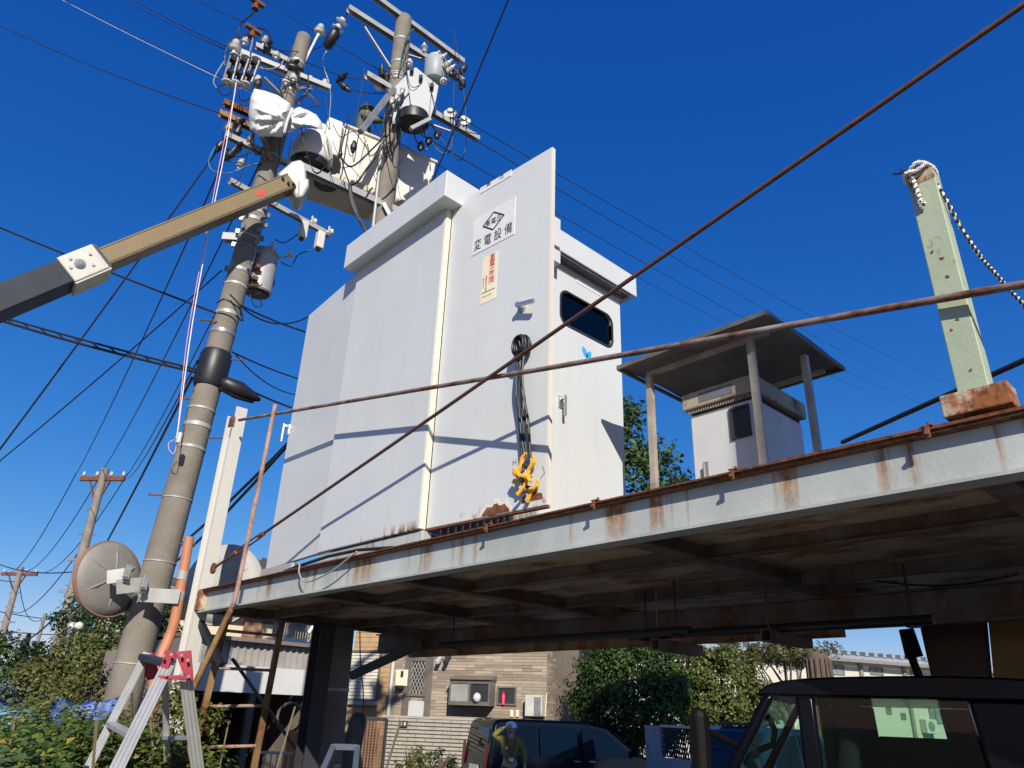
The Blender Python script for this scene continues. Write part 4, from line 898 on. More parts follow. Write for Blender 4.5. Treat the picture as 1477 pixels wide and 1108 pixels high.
# lines down to the far poles
F1, F2, F3 = P(147, 683, 27), P(30, 824, 44), P(62, 887, 60)
wire(P(322, 205, 8.1), off(-160, 860, 10), .1, .011, 'heavy line falling from the white crossarm past the boom'); wire(P(320, 390, 8.2), off(-160, 792, 14), .1, .009, 'line falling steeply from below the fuses to the sky edge')
wire(P(330, 215, 8.1), F1+Vector((-.7, -.6, -.05)), .4, .012, 'first line to the far pole, ending at the near end of its arm'); wire(P(375, 235, 8.1), F1+Vector((0, 0, .1)), .4, .012, 'second line to the far pole, at the middle of its arm'); wire(P(405, 260, 8.2), F1+Vector((.7, .6, -.05)), .4, .012, 'third line to the far pole, at the far end of its arm')
wire(P(277, 545, 8.0), F1+Vector((0, 0, -4.5)), .3, .016, 'thick line from the black sleeve to the far pole shaft'); wire(P(285, 520, 8.1), F1+Vector((.8, .6, -.2)), .3, .011, 'thin line from the black sleeve to the far pole arm')
wire(P(415, 640, 9.0), P(100, 860, 26), .7, .022, 'double cable passing behind the big pole to the far pole, upper strand'); wire(P(412, 646, 9.0), P(98, 872, 26), .9, .022, 'double cable passing behind the big pole to the far pole, lower strand')
for k, (da, db) in enumerate((((-.7, -.6, 0), (-.8, -.5, 0)), ((.1, 0, .1), (0, 0, .1)), ((.7, .6, 0), (.8, .5, 0)))):
    wire(F1+Vector(da), F2+Vector(db), 1.1, .016, ('left', 'middle', 'right')[k]+' line strung between the two far poles')
wire(P(100, 866, 27), P(10, 905, 45), .9, .03, 'thick sagging cable between the shafts of the far poles'); wire(P(118, 790, 27), P(15, 880, 45), .8, .018, 'thin sagging cable between the shafts of the far poles')
wire(F2+Vector((0, 0, -.3)), F3+Vector((0, 0, -.3)), .8, .02, 'far low line between the smallest poles'); wire(off(-60, 760, 50), F1+Vector((0, 0, -3.2)), .8, .02, 'far line from the sky edge to the far pole shaft'); wire(off(-60, 868, 60), P(200, 893, 70), .6, .03, 'far level line near the horizon, upper'); wire(off(-60, 900, 60), P(190, 905, 70), .6, .03, 'far level line near the horizon, lower'); wire(off(-60, 790, 50), F2+Vector((0, 0, -.5)), .5, .02, 'far line reaching the smaller pole arm')
# hand rope hanging from the big pole
hp_ = thing('hand_line', 'white and pink hand rope hanging from the switches down the big pole', 'rope', P(250, 640, 7.9))
m = MB(); m.tube(crm([P(341, 118, 7.9), P(326, 210, 7.9), P(300, 340, 7.85), P(277, 470, 7.85), P(258, 610, 7.85), P(254, 632, 7.85)], 6), .0055, 5); m.build('white_strand', m_rope, hp_, smooth=60)
m = MB(); m.tube(crm([P(340, 130, 7.92), P(323, 205, 7.9), P(299, 330, 7.9), P(273, 470, 7.9), P(262, 560, 7.9), P(254, 645, 7.85), P(246, 652, 7.85), P(243, 640, 7.85), P(252, 634, 7.85)], 6), .0045, 5); m.build('pink_strand', m_ropep, hp_, smooth=60)
m = MB(); m.obox(P(258, 632, 7.82), (.07, .04, .12)); m.build('rope_block', m_porc, hp_, bevel=.015)
# far poles
def farpole(px, top, bot, d, lean, label, arm_=True, r=.16):
    tp = P(px, top, d); bt = P(bot[0], bot[1], d); dz = bt.z; dirn = (bt-tp)/(tp.z-bt.z); b0 = bt+dirn*bt.z
    t = thing('utility_pole', label, 'utility pole', b0, 'utility poles along the road'); m = MB(); m.tube([b0, tp], [r, r*.6], 12); m.build('shaft', m_concd, t, smooth=40)
    if arm_:
        c = tp-UPZ*.35; u = Vector((.76, .65, 0)); w_ = arm_
        m = MB(); m.bar(c-u*w_, c+u*w_, .12, .14); a = m.build('crossarm', m_rust, t)
        for s in (-.9, -.3, .35, .9): inst(me_pin, 'pin_insulator', t, c+u*w_*s+UPZ*.1).scale = (.9,)*3
        m = MB(); m.bar(c-u*w_*.6, c-UPZ*.9, .05, .05); m.bar(c+u*w_*.4, c-UPZ*.9, .05, .05); m.build('arm_brace', m_rust, t)
        m = MB(); 
        for k in range(7): q = b0.lerp(tp, .3+.09*k); m.tube([q-u*.3, q+u*.3], .012, 5)
        m.build('step_bolts', m_rust, t)['kind'] = 'stuff'
        m = MB()
        for f_ in (.55, .66): q = b0.lerp(tp, f_); m.bar(q-u*.45, q+u*.45, .06, .08)
        m.build('cable_bracket', m_steel, t)
farpole(152, 676, (94, 890), 27, 0, 'brown far utility pole with a rusty crossarm behind the convex mirror', .78, .19)
farpole(31, 818, (0, 928), 44, 0, 'smaller far utility pole with a rusty crossarm standing beyond the brown one', .95, .2)
farpole(65, 885, (42, 972), 60, 0, 'smallest far pole without a crossarm above the blue tarps', 0, .17)
# ------------------------------------------------------------------ aerial lift: boom, knuckle, turret cover, bucket
bl = P(140, 380, 7.55); bt_ = P(417, 266, 7.72); bdir = (bt_-bl).normalized()
al = thing('aerial_lift', 'aerial lift with a gold and grey boom holding a white bucket up at the poles', 'aerial lift', bl-bdir*9)
bs = bdir.cross(UPZ).normalized(); bu = bs.cross(bdir)
m = MB(); m.bar(bl-bdir*.05, bt_, .225, .20); inner_ = m.build('inner_boom', m_gold, al, bevel=.012)
m = MB(); m.bar(bl+bs*.114+bu*.084, bt_+bs*.114+bu*.084, .006, .012); m.bar(bl+bs*.114-bu*.075, bt_+bs*.114-bu*.075, .006, .010); m.build('edge_weld', M('boom_gold_dark', (.12, .085, .04), .5), inner_)
c = bl.lerp(bt_, .80); m = MB(); m.prism([c+bs*.1135+bdir*a+bu*b_ for a, b_ in ((-.06, -.02), (.03, -.05), (.09, -.0), (0, .035))], bs*.003); m.build('red_mark', m_red, inner_)
m = MB()
for f_, b_ in ((.955, .05), (.965, -.03), (.985, -.06)): m.lathe([(.017, 0), (.017, .03)], bl.lerp(bt_, f_)+bs*.113+bu*b_, bs, 8)
m.build('boom_bolt', m_black, inner_)
m = MB(); m.bar(bl-bdir*9, bl-bdir*.28, .29, .255); outer_ = m.build('outer_boom', m_boomg, al, bevel=.014)
m = MB(); m.bar(bl-bdir*.34, bl+bdir*.02, .325, .285); col_ = m.build('collar', m_boomw, al, bevel=.012)
m = MB(); m.bar(bl-bdir*.34-bu*.150, bl+bdir*.03-bu*.150, .30, .02); m.build('collar_shoe', m_bucketu, al)
m = MB(); m.bar(bl+bdir*.022, bl+bdir*.05, .30, .265); m.build('collar_seal', m_black, al)
m = MB(); m.lathe([(.05, 0), (.05, .012), (.035, .013), (.035, .02), (.02, .021), (.02, .025)], bl-bdir*.2+bs*.162, bs, 16); m.build('roller_cap', M('cap_slate', (.12, .15, .18), .5), col_)
m = MB()
for a, b_ in ((-.10, -.06), (-.06, .05), (-.24, .08), (-.29, -.0)): m.lathe([(.015, 0), (.015, .012)], bl+bdir*a+bs*.162+bu*b_, bs, 8)
m.build('collar_bolt', m_steel, col_)
def poly3(pts, d, depth, name, mat, par, bev=.02):
    m = MB(); q = [P(x, y, d) for x, y in pts]; n = ray(sum(p[0] for p in pts)/len(pts), sum(p[1] for p in pts)/len(pts)); n.z = 0; m.prism(q, n.normalized()*depth); return m.build(name, mat, par, bevel=bev, smooth=50 if bev else None)
poly3([(400, 250), (421, 232), (434, 229), (441, 236), (443, 262), (436, 281), (428, 286), (421, 270)], 7.65, .30, 'knuckle', m_boomw, al, .03)
poly3([(430, 258), (446, 256), (446, 268), (438, 283), (430, 285)], 7.6, .30, 'knuckle_pin_boss', m_boomw, al, .03)
# turret cover
tcv = P(447, 238, 8.5); ta_ = (P(456, 180, 8.5)-tcv).normalized()
m = MB(); m.lathe([(.285, 0), (.30, .02), (.30, .14), (.285, .24), (.26, .36), (.21, .46), (.12, .52), (.02, .535)], tcv, ta_, 22); m.build('turret_cover', m_bucket, al, smooth=45)
m = MB(); m.lathe([(.26, -.09), (.275, -.012)], tcv, ta_, 22); m.build('turret_ring', m_black, al, smooth=45)
# bucket
zr = P(628, 233, 8.95).z
TL, TR = PZ(497, 181, zr), PZ(629, 234, zr); be = (TR-TL).normalized(); bn_ = Vector((-be.y, be.x, 0))
if bn_.dot(TL) < 0: bn_ = -bn_
BH = zr-P(606, 297, 8.95).z; BL_ = (TR-TL).length
def bq(u, w_, z): return TL+be*u+bn_*w_+UPZ*(z)
tp = .05; W_ = .72
m = MB()
o8 = [bq(tp, tp, -BH), bq(BL_-tp, tp, -BH), bq(BL_-tp, W_-tp, -BH), bq(tp, W_-tp, -BH), bq(0, 0, 0), bq(BL_, 0, 0), bq(BL_, W_, 0), bq(0, W_, 0)]
i8 = [bq(tp+.03, tp+.03, -BH+.03), bq(BL_-tp-.03, tp+.03, -BH+.03), bq(BL_-tp-.03, W_-tp-.03, -BH+.03), bq(tp+.03, W_-tp-.03, -BH+.03), bq(.03, .03, 0), bq(BL_-.03, .03, 0), bq(BL_-.03, W_-.03, 0), bq(.03, W_-.03, 0)]
m.add(o8+i8, [(3, 2, 1, 0), (0, 1, 5, 4), (1, 2, 6, 5), (2, 3, 7, 6), (3, 0, 4, 7), (8, 9, 10, 11), (8, 12, 13, 9), (9, 13, 14, 10), (10, 14, 15, 11), (11, 15, 12, 8), (4, 5, 13, 12), (5, 6, 14, 13), (6, 7, 15, 14), (7, 4, 12, 15)])
bkt = m.build('bucket', m_bucket, al, bevel=.025)
m = MB(); m.tube([bq(0, 0, .0), bq(BL_, 0, .0), bq(BL_, W_, 0), bq(0, W_, 0), bq(0, .05, 0)], .032, 8); m.build('bucket_rim', M('rim_beige', (.55, .50, .40), .5), bkt, smooth=60)
m = MB()
for u in (.22, .42): m.bar(bq(BL_*u, -.012, -.06), bq(BL_*u, tp-.012, -BH+.03), .03, .02, bn_)
m.build('bucket_rib', m_bucket, bkt)
m = MB(); m.hexa([bq(-.30, -.05, -.62), bq(-.02, -.05, -.62), bq(-.02, .5, -.62), bq(-.30, .5, -.62), bq(-.24, -.02, .04), bq(-.02, -.02, .04), bq(-.02, .45, .04), bq(-.24, .45, .04)]); m.build('control_box', m_bucket, al, bevel=.03)
m = MB(); m.hexa([bq(-.42, -.08, -.42), bq(-.26, -.08, -.42), bq(-.26, .4, -.36), bq(-.42, .4, -.36), bq(-.33, -.06, -.16), bq(-.25, -.06, -.16), bq(-.25, .4, -.16), bq(-.33, .4, -.16)]); m.build('hose_cover', m_bucket, al, bevel=.02)
m = MB(); m.hexa([bq(-.55, -.1, -BH-.16), bq(BL_*.6, -.02, -BH-.16), bq(BL_*.6, W_-.1, -BH-.16), bq(-.55, W_-.1, -BH-.16), bq(-.50, -.05, -BH-.02), bq(BL_*.7, 0, -BH-.02), bq(BL_*.7, W_-.05, -BH-.02), bq(-.50, W_-.05, -BH-.02)]); m.build('bucket_support', m_bucketu, al, bevel=.03)
m = MB(); m.tube([bq(-.1, .1, -BH-.18), bq(-.1, .1, -BH+.2)], .17, 14); m.build('rotator', m_black, al)
m = MB(); m.tube([bq(BL_*.55, .1, -BH-.3), bq(BL_*.55, .4, -BH-.25)], .16, 14); m.build('winch_drum', m_bucketu, al, smooth=50)
for k in range(4):
    m = MB(); m.tube(crm([bq(-.3+.05*k, -.04, -.5), bq(-.36+.06*k, -.12, -.8), bq(-.3+.03*k, -.05, -1.05)], 5), .018, 6); m.build('hydraulic_hose', m_black, al, smooth=60)
# white sheet tied round the jib: two bagged halves whose folds fan out from the tie
m = MB(); ZX = lambda q: (280+q[0]/4.617, q[1]/4.617)
neck = ZX((612, 800))
def bag(outline, d0, thick, seed):
    rs = random.Random(seed); o = [ZX(q) for q in outline]; n = len(o); den = []
    for i in range(n):
        a, c = o[i], o[(i+1) % n]
        for k in range(6): den.append((a[0]+(c[0]-a[0])*k/6, a[1]+(c[1]-a[1])*k/6))
    K_ = len(den); cx_ = sum(p[0] for p in den)/K_; cy_ = sum(p[1] for p in den)/K_; NR = 14
    wv = [(rs.uniform(2.2, 3.4), rs.uniform(0, 6), .11), (rs.uniform(4.5, 6.5), rs.uniform(0, 6), .05), (rs.uniform(8, 11), rs.uniform(0, 6), .012)]
    cr = [(rs.uniform(0, 6.28), rs.uniform(-18, 18), rs.uniform(-18, 18), rs.uniform(.012, .030)*rs.choice((1, -1)), rs.uniform(6, 15)) for k in range(9)]
    def pt(p, r, side):
        x, y = cx_+(p[0]-cx_)*r, cy_+(p[1]-cy_)*r; fx, fy = x-neck[0], y-neck[1]; ds = math.hypot(fx, fy); ph = math.atan2(fy, fx)
        dep = thick*math.sqrt(max(0, 1-r**2.6)); f_ = sum(a*(abs(math.sin(n_*ph+q))**.8-.5) for n_, q, a in wv)*min(1, ds/26)
        for an, ox, oy, am, w2 in cr: f_ += am*max(0, 1-abs((x-cx_-ox)*math.cos(an)+(y-cy_-oy)*math.sin(an))/w2)
        return P(x, y, d0+side*dep+(f_ if side < 0 else -f_*.5)*(1-r**6))
    vs, fs = [], []
    for side in (-1, 1):
        o0 = len(vs)
        for i in range(NR+1):
            for p in den: vs.append(pt(p, max(.02, i/NR), side))
        for i in range(NR):
            for j in range(K_): q = (o0+i*K_+j, o0+i*K_+(j+1) % K_, o0+(i+1)*K_+(j+1) % K_, o0+(i+1)*K_+j); fs.append(q)
        fs.append(tuple(o0+j for j in range(K_)))
    o1 = (NR+1)*K_
    for j in range(K_): fs.append((NR*K_+j, NR*K_+(j+1) % K_, o1+NR*K_+(j+1) % K_, o1+NR*K_+j))
    m.add(vs, fs)
bag([(612, 880), (585, 915), (520, 910), (440, 912), (372, 862), (362, 760), (376, 650), (400, 590), (475, 606), (560, 636), (640, 690), (652, 735), (630, 790)], 7.85, .27, 4)
bag([(628, 790), (640, 735), (700, 712), (760, 735), (815, 765), (850, 815), (858, 865), (800, 850), (740, 838), (680, 862), (625, 895), (606, 880)], 8.05, .16, 9)
m.tube([P(*ZX((655, 725)), 7.72), P(*ZX((622, 800)), 7.66), P(*ZX((600, 885)), 7.72)], .018, 6)
tag(m.build('white_sheet', m_sheet, smooth=35), 'crumpled white sheet tied round the lift jib in front of the big pole', 'sheet')

# ------------------------------------------------------------------ people
def skinmesh(name, verts, edges, radii, root, mat, parent, M4, sub=2):
    me = bpy.data.meshes.new(name); me.from_pydata([tuple(M4 @ Vector(v)-WPOS[parent.name]) for v in verts], edges, []); me.materials.append(mat)
    o = bpy.data.objects.new(name, me); COL.objects.link(o); o.parent = parent; WPOS[o.name] = WPOS[parent.name]
    md = o.modifiers.new('skin', 'SKIN'); md.use_smooth_shade = True
    sv = me.skin_vertices[0].data
    for i, r_ in enumerate(radii): sv[i].radius = (r_, r_) if not isinstance(r_, tuple) else r_; sv[i].use_root = (i == root)
    s_ = o.modifiers.new('subdivision', 'SUBSURF'); s_.levels = sub; s_.render_levels = sub
    return o
def hand(V, E, Rr, wi, w_, d, side):
    """palm and five bent fingers from wrist index wi; d = hand direction, side = thumb side"""
    d, side = Vector(d).normalized(), Vector(side).normalized(); side = (side-d*side.dot(d)).normalized(); nrm = d.cross(side)
    V.append(w_+d*.05); E.append((wi, len(V)-1)); Rr.append((.030, .018)); pm = len(V)-1
    for k, (sp, L) in enumerate(((.030, .065), (.011, .075), (-.009, .070), (-.028, .055))):
        a = w_+d*.085+side*sp; V.append(a); E.append((pm, len(V)-1)); Rr.append(.0105)
        V.append(a+d*L*.55+nrm*.006); E.append((len(V)-2, len(V)-1)); Rr.append(.009)
        V.append(a+d*L*.95+nrm*.022); E.append((len(V)-2, len(V)-1)); Rr.append(.008)
    a = w_+d*.035+side*.042; V.append(a); E.append((pm, len(V)-1)); Rr.append(.012)
    V.append(a+d*.03+side*.02+nrm*.01); E.append((len(V)-2, len(V)-1)); Rr.append(.010)
def person(label, loc, face, arms, cloth, legs, helm, look=(0, 1, 0)):
    t = thing('person', label, 'person', loc); M4 = Matrix.Translation(Vector(loc)) @ Matrix.Rotation(face, 4, 'Z')
    V, E, Rr = [], [], []
    def add(p, par, r_): V.append(Vector(p)); Rr.append(r_); (E.append((par, len(V)-1)) if par is not None else None); return len(V)-1
    lk = Vector(look).normalized()
    pel = add((0, 0, .92), None, .12); ab = add((0, .01, 1.08), pel, .115); ch = add((0, .01, 1.27), ab, .125); nk = add((0, .005, 1.42), ch, .055)
    hc = Vector((0, .02, 1.535)); h0 = add(Vector((0, .015, 1.475)), nk, .06); h1 = add(hc+lk*.005, h0, .082); add(hc+Vector((0, -.005, .07)), h1, .072)
    add(hc+lk*.098-Vector((0, 0, .012)), h1, .014)                              # nose
    add(hc+lk*.062-Vector((0, 0, .065)), h0, .034)                              # chin
    sd = lk.cross(UPZ).normalized()
    for s in (1, -1): add(hc+sd*.085*s-Vector((0, 0, .01)), h1, .017)           # ears
    for s, (el, wr, hd, th) in zip((1, -1), arms):
        a = add((.175*s, 0, 1.365), ch, .062); b_ = add(el, a, .046); w_ = add(wr, b_, .030); hand(V, E, Rr, w_, V[w_], hd, th)
    for s in (1, -1):
        a = add((.095*s, 0, .86), pel, .088); k = add((.105*s, .015, .48), a, .058); an = add((.11*s, -.01, .09), k, .042); add((.12*s, .13, .04), an, .038)
    skinmesh('body', V, E, Rr, pel, m_skin, t, M4)
    # jacket with sleeves, trousers, boots
    V2, E2, R2 = [], [], []
    def ad2(p, par, r_): V2.append(Vector(p)); R2.append(r_); (E2.append((par, len(V2)-1)) if par is not None else None); return len(V2)-1
    q0 = ad2((0, 0, .90), None, .145); q1 = ad2((0, .01, 1.08), q0, .145); q2 = ad2((0, .01, 1.27), q1, .155); ad2((0, .005, 1.405), q2, .078)
    for s, (el, wr, hd, th) in zip((1, -1), arms):
        a = ad2((.18*s, 0, 1.36), q2, .082); b_ = ad2(el, a, .066); ad2(Vector(el).lerp(Vector(wr), .9), b_, .048)
    skinmesh('jacket', V2, E2, R2, q0, cloth, t, M4)
    V3, E3, R3 = [Vector((0, 0, .94))], [], [.13]
    for s in (1, -1):
        for p, r_ in (((.095*s, 0, .84), .108), ((.105*s, .015, .48), .078), ((.11*s, -.01, .10), .062)):
            V3.append(Vector(p)); R3.append(r_); E3.append((0 if p[2] == .84 else len(V3)-2, len(V3)-1))
    skinmesh('trousers', V3, E3, R3, 0, legs, t, M4)
    for s in (1, -1):
        m = MB(); m.obox(M4 @ Vector((.115*s, .05, .045)), (.10, .27, .09), Matrix.Rotation(face, 3, 'Z')); m.build('boot', m_black, t, bevel=.03)
    # helmet, eyes, mouth
    ax = (UPZ*.9-lk*.12+Vector((0, 0, .1))).normalized(); R4 = M4.to_3x3()
    m = MB(); m.lathe([(.128, 0), (.126, .03), (.115, .075), (.085, .115), (.04, .135), (.005, .14)], M4 @ (hc+Vector((0, 0, .035))), R4 @ ax, 20); m.build('helmet', helm, t, smooth=60)
    m = MB(); m.lathe([(.130, -.006), (.145, .0), (.128, .008)], M4 @ (hc+Vector((0, 0, .035))+lk*.03), R4 @ ax, 20); m.build('helmet_brim', helm, t, smooth=60)
    for s in (1, -1):
        m = MB(); m.lathe([(.002, -.009), (.011, -.003), (.011, .003), (.002, .009)], M4 @ (hc+lk*.081+sd*.032*s+Vector((0, 0, .005))), R4 @ lk, 8); m.build('eye', m_ink, t, smooth=80)
    m = MB(); m.obox(M4 @ (hc+lk*.088-Vector((0, 0, .055))), (.045, .012, .008), R4); m.build('mouth', M('lip', (.33, .13, .11), .5), t)
    m = MB(); m.tube([M4 @ (hc+sd*.088+Vector((0, 0, .03))), M4 @ (hc+lk*.055-Vector((0, 0, .10))), M4 @ (hc-sd*.088+Vector((0, 0, .03)))], .006, 5); m.build('chin_strap', m_black, t)
    return t, M4
m_olive = M('jacket_olive', (.17, .15, .03), .8, nv=.2, ns=9); m_navy = M('trousers_navy', (.03, .035, .06), .8)
HG = P(737, 1051, 16.6); loc = (HG.x, HG.y, 0.04)
face = math.atan2(-HG.y, -HG.x)-math.pi/2+R(8)
pw, M4 = person('standing worker in an olive jacket and white helmet shading his eyes beside the dark van', (HG.x, HG.y, 0), face,
   [((.37, .12, 1.44), (.15, .17, 1.60), (-1, .05, .25), (-.1, .2, -1)), ((-.30, .05, 1.10), (-.29, .14, .87), (0, .1, -1), (.4, 1, 0))], m_olive, m_navy, M('helmet_white', (.8, .8, .78), .3), look=(0, 1, .25))
m = MB(); m.tube([M4 @ Vector(p) for p in ((-.09, .10, 1.40), (-.06, .165, 1.25), (0, .165, 1.05), (.06, .165, 1.25), (.09, .10, 1.40))], .008, 5); m.build('lanyard', m_black, pw)
m = MB(); m.obox(M4 @ Vector((0, .175, 1.01)), (.10, .01, .07), Matrix.Rotation(face, 3, 'Z')); m.build('badge', m_label, pw)
m = MB(); m.obox(M4 @ Vector((.10, .165, 1.22)), (.05, .008, .05), Matrix.Rotation(face, 3, 'Z')); m.build('chest_patch', m_label, pw)
m_wk = M('work_shirt', (.10, .12, .08), .8); HB = P(527, 164, 9.2)
pb, _ = person('lineworker in a dark green helmet leaning out of the white bucket towards the oil switch', (HB.x, HB.y, HB.z-1.535), R(-35)+math.pi*0, [((.28, .18, 1.16), (.22, .40, 1.25), (0, 1, .1), (-1, 0, .2)), ((-.28, .18, 1.14), (-.18, .40, 1.20), (0, 1, .1), (1, 0, .2))], m_wk, m_navy, M('helmet_green', (.035, .06, .03), .35), look=(.35, 1, -.15))

# ------------------------------------------------------------------ convex mirrors, orange conduit
def mirror(c, nrm, rad, label, matb, rim, face_=True):
    t = thing('convex_mirror', label, 'road mirror', c, 'convex road mirrors'); nrm = Vector(nrm).normalized()   # nrm: direction the back faces
    m = MB(); m.lathe([(rad, 0), (rad*.97, .025), (rad*.8, .06), (rad*.45, .085), (.01, .09)], c, nrm, 40); m.build('back', matb, t, smooth=50)
    m = MB(); m._lathe([(rad*.965, -.02), (rad*1.025, -.02), (rad*1.035, .0), (rad*1.02, .018), (rad*.965, .019)], Vector(c), nrm, 40); m.build('rim', rim, t, smooth=50)
    m = MB(); m.lathe([(rad*.96, -.012), (rad*.6, -.055), (.01, -.075)][::-1], c, nrm, 32); m.build('mirror_face', m_silver, t, smooth=60)
    a = nrm.cross(UPZ).normalized(); b_ = a.cross(nrm)
    m = MB()
    for k in range(6):
        q = R(28+60*k); d = a*math.cos(q)+b_*math.sin(q); m.tube([c+d*rad*.22+nrm*.087, c+d*rad*.55+nrm*.076, c+d*rad*.85+nrm*.046], [.010, .015, .008], 8)
    m.build('rib', matb, t, smooth=60)
    return t, a, b_
mc = P(157, 835, 8.1); vd = (EYE-mc).normalized(); mn = (rotz(R(36)) @ Vector((vd.x, vd.y, 0))+UPZ*.12)
mt, ma_, mb3 = mirror(mc, mn, .35, 'grey back of the rust rimmed convex mirror bracketed to the big pole', m_mirb, m_mirr)
m = MB(); m.prism([mc+ma_*x+mb3*z+mn.normalized()*.06 for x, z in ((.06, -.20), (.16, -.20), (.16, -.14), (.06, -.14))], mn.normalized()*.004); m.build('white_label', m_label, mt)
m = MB(); m.prism([mc+ma_*x+mb3*z+mn.normalized()*.05 for x, z in ((-.14, -.26), (-.04, -.26), (-.04, -.12), (-.14, -.12))], mn.normalized()*.004); m.build('grey_label', m_steel, mt)
m = MB(); m.bar(P(154, 833, 7.85), P(188, 828, 7.8), .012, .125); m.build('arm_plate', m_steelw, mt, bevel=.003); m = MB(); m.bar(P(168, 847, 7.74), P(214, 842, 7.86), .012, .13); m.build('arm', m_steelw, mt, bevel=.003)
for px, py in ((183, 828), (208, 843)): m = MB(); m.obox(P(px, py, 7.76), (.045, .05, .16)); m.lathe([(.014, 0), (.014, .05)], P(px+2, py+4, 7.7), (0, -1, 0), 6); m.build('arm_joint', m_steel, mt, bevel=.004)
m = MB(); m.bar(P(204, 858, 7.86), P(259, 861, 7.72), .012, .13); m.build('pole_strap', m_steelw, mt, bevel=.003)
c2 = P(322, 843, 8.9); vd = (EYE-c2).normalized()
mirror(c2, rotz(R(-25)) @ Vector((vd.x, vd.y, 0)), .43, 'pale grey convex mirror half hidden behind the white post', m_mirbw, m_mirbw)
m = MB(); m.tube(crm([P(273, 775, 7.8), P(262, 840, 7.8), P(252, 895, 7.8), P(243, 922, 7.8), P(232, 948, 7.75), P(222, 985, 7.75), P(216, 1040, 7.75), P(214, 1100, 7.75)+Vector((0, 0, -.6))], 6), .047, 14)
tag(m.build('orange_conduit', m_orange, smooth=60), 'faded orange plastic conduit strapped beside the big pole', 'pipe')
m = MB()
for px, py in ((258, 859), (263, 830)): c = P(px, py, 7.8); m.lathe([(.053, -.04), (.053, .04)], c, (.05, 0, 1), 14)
tag(m.build('conduit_clamp', m_steelw, smooth=40), 'pair of grey clamps gripping the orange conduit', 'clamp')

# ------------------------------------------------------------------ stepladder
sl = thing('stepladder', 'aluminium stepladder with red hinge plates standing among the bushes', 'ladder', P(210, 1040, 5.6)*1.0)
sl_z = 0
def ray_down(a, b_, da, db, z=0.0):
    p, q = P(*a, da), P(*b_, db); d = (q-p).normalized(); return p, p+d*((p.z-z)/-d.z)
rails = {}
for k, (a, b_, da, db, wdt) in {'front_far': ((209, 948), (127, 1108), 5.75, 5.35, .05), 'front_near': ((243, 958), (168, 1110), 5.25, 4.85, .075), 'rear_far': ((238, 986), (241, 1108), 5.75, 6.0, .04), 'rear_near': ((268, 978), (285, 1108), 5.25, 5.45, .075)}.items():
    p, q = ray_down(a, b_, da, db); d = (q-p).normalized(); rails[k] = (p, q)
    m = MB(); vdir = Vector((p.x, p.y, 0)).normalized(); m.bar(p-d*.03, q, .028, wdt, d.cross(vdir)); m.build('rail', m_alu, sl, bevel=.004)
    m = MB(); s = d.cross(vdir).normalized()
    for o in (-.3, 0, .3): m.bar(p+s*wdt*o-vdir*.0155, q+s*wdt*o-vdir*.0155, .004, wdt*.08, d.cross(vdir))
    m.build('rail_groove', m_steel, sl)
for A_, B_, fs in (('front_far', 'front_near', (.0, .19, .375, .56, .75, .92)), ('rear_far', 'rear_near', (.17, .36, .55, .74, .92))):
    for f_ in fs:
        a = rails[A_][0].lerp(rails[A_][1], f_); b_ = rails[B_][0].lerp(rails[B_][1], f_); m = MB(); m.bar(a, b_, .06, .028); m.build('tread', m_alu, sl, bevel=.004)
def redplate(pts, d): poly3(pts, d, .02, 'hinge_plate', m_redl, sl, .004)
redplate([(228, 976), (238, 938), (250, 938), (254, 950), (246, 956), (238, 979)], 5.21); redplate([(252, 940), (276, 938), (279, 976), (270, 981), (262, 966), (256, 950)], 5.20); redplate([(229, 974), (279, 974), (279, 981), (229, 980)], 5.17)
redplate([(209, 944), (220, 940), (232, 978), (208, 982)], 5.78)
m = MB(); m.bar(rails['front_far'][0], rails['front_near'][0]-UPZ*.0, .09, .04); m.build('top_cap', m_boomg, sl, bevel=.01)
m = MB()
for px, py in ((236, 946), (247, 944), (262, 945), (271, 952), (240, 974), (272, 976)): m.lathe([(.009, 0), (.009, .02)], P(px, py, 5.17), -ray(px, py), 6)
m.build('rivet', m_steel, sl)
# ------------------------------------------------------------------ vegetation
m_lf1 = leafmat('vine_leaf', (.025, .055, .009), (.12, .17, .03), (.30, .25, .04))
m_lf2 = leafmat('hedge_leaf', (.018, .042, .012), (.062, .115, .028))
m_lf3 = leafmat('dry_leaf', (.065, .09, .02), (.16, .165, .04), (.12, .09, .03))
m_lf4 = leafmat('bright_leaf', (.02, .05, .012), (.075, .13, .03))
m_lf5 = leafmat('olive_leaf', (.05, .07, .015), (.14, .16, .04))
m_lf6 = leafmat('pine_leaf', (.06, .07, .02), (.16, .14, .05))
m_bark = M('bark', (.10, .075, .05), .95, nv=.3, ns=9, bump=.8, bs=30)
m_stem = M('dry_stem', (.14, .11, .07), .9)
def stems(par, c, rad, n, r=.008, name='stem', mat=None):
    m = MB()
    for k in range(n):
        a = Vector(c)+Vector((random.uniform(-1, 1)*rad[0], random.uniform(-1, 1)*rad[1], 0)); a.z = 0.0
        b_ = a+Vector((random.uniform(-.5, .5), random.uniform(-.5, .5), (c[2]+rad[2])*random.uniform(.5, 1.0))); m.tube(crm([a, a.lerp(b_, .5)+Vector((random.uniform(-.15, .15), random.uniform(-.15, .15), 0)), b_], 3), r, 4)
    o = m.build(name, mat or m_stem, par); o['kind'] = 'stuff'; return o
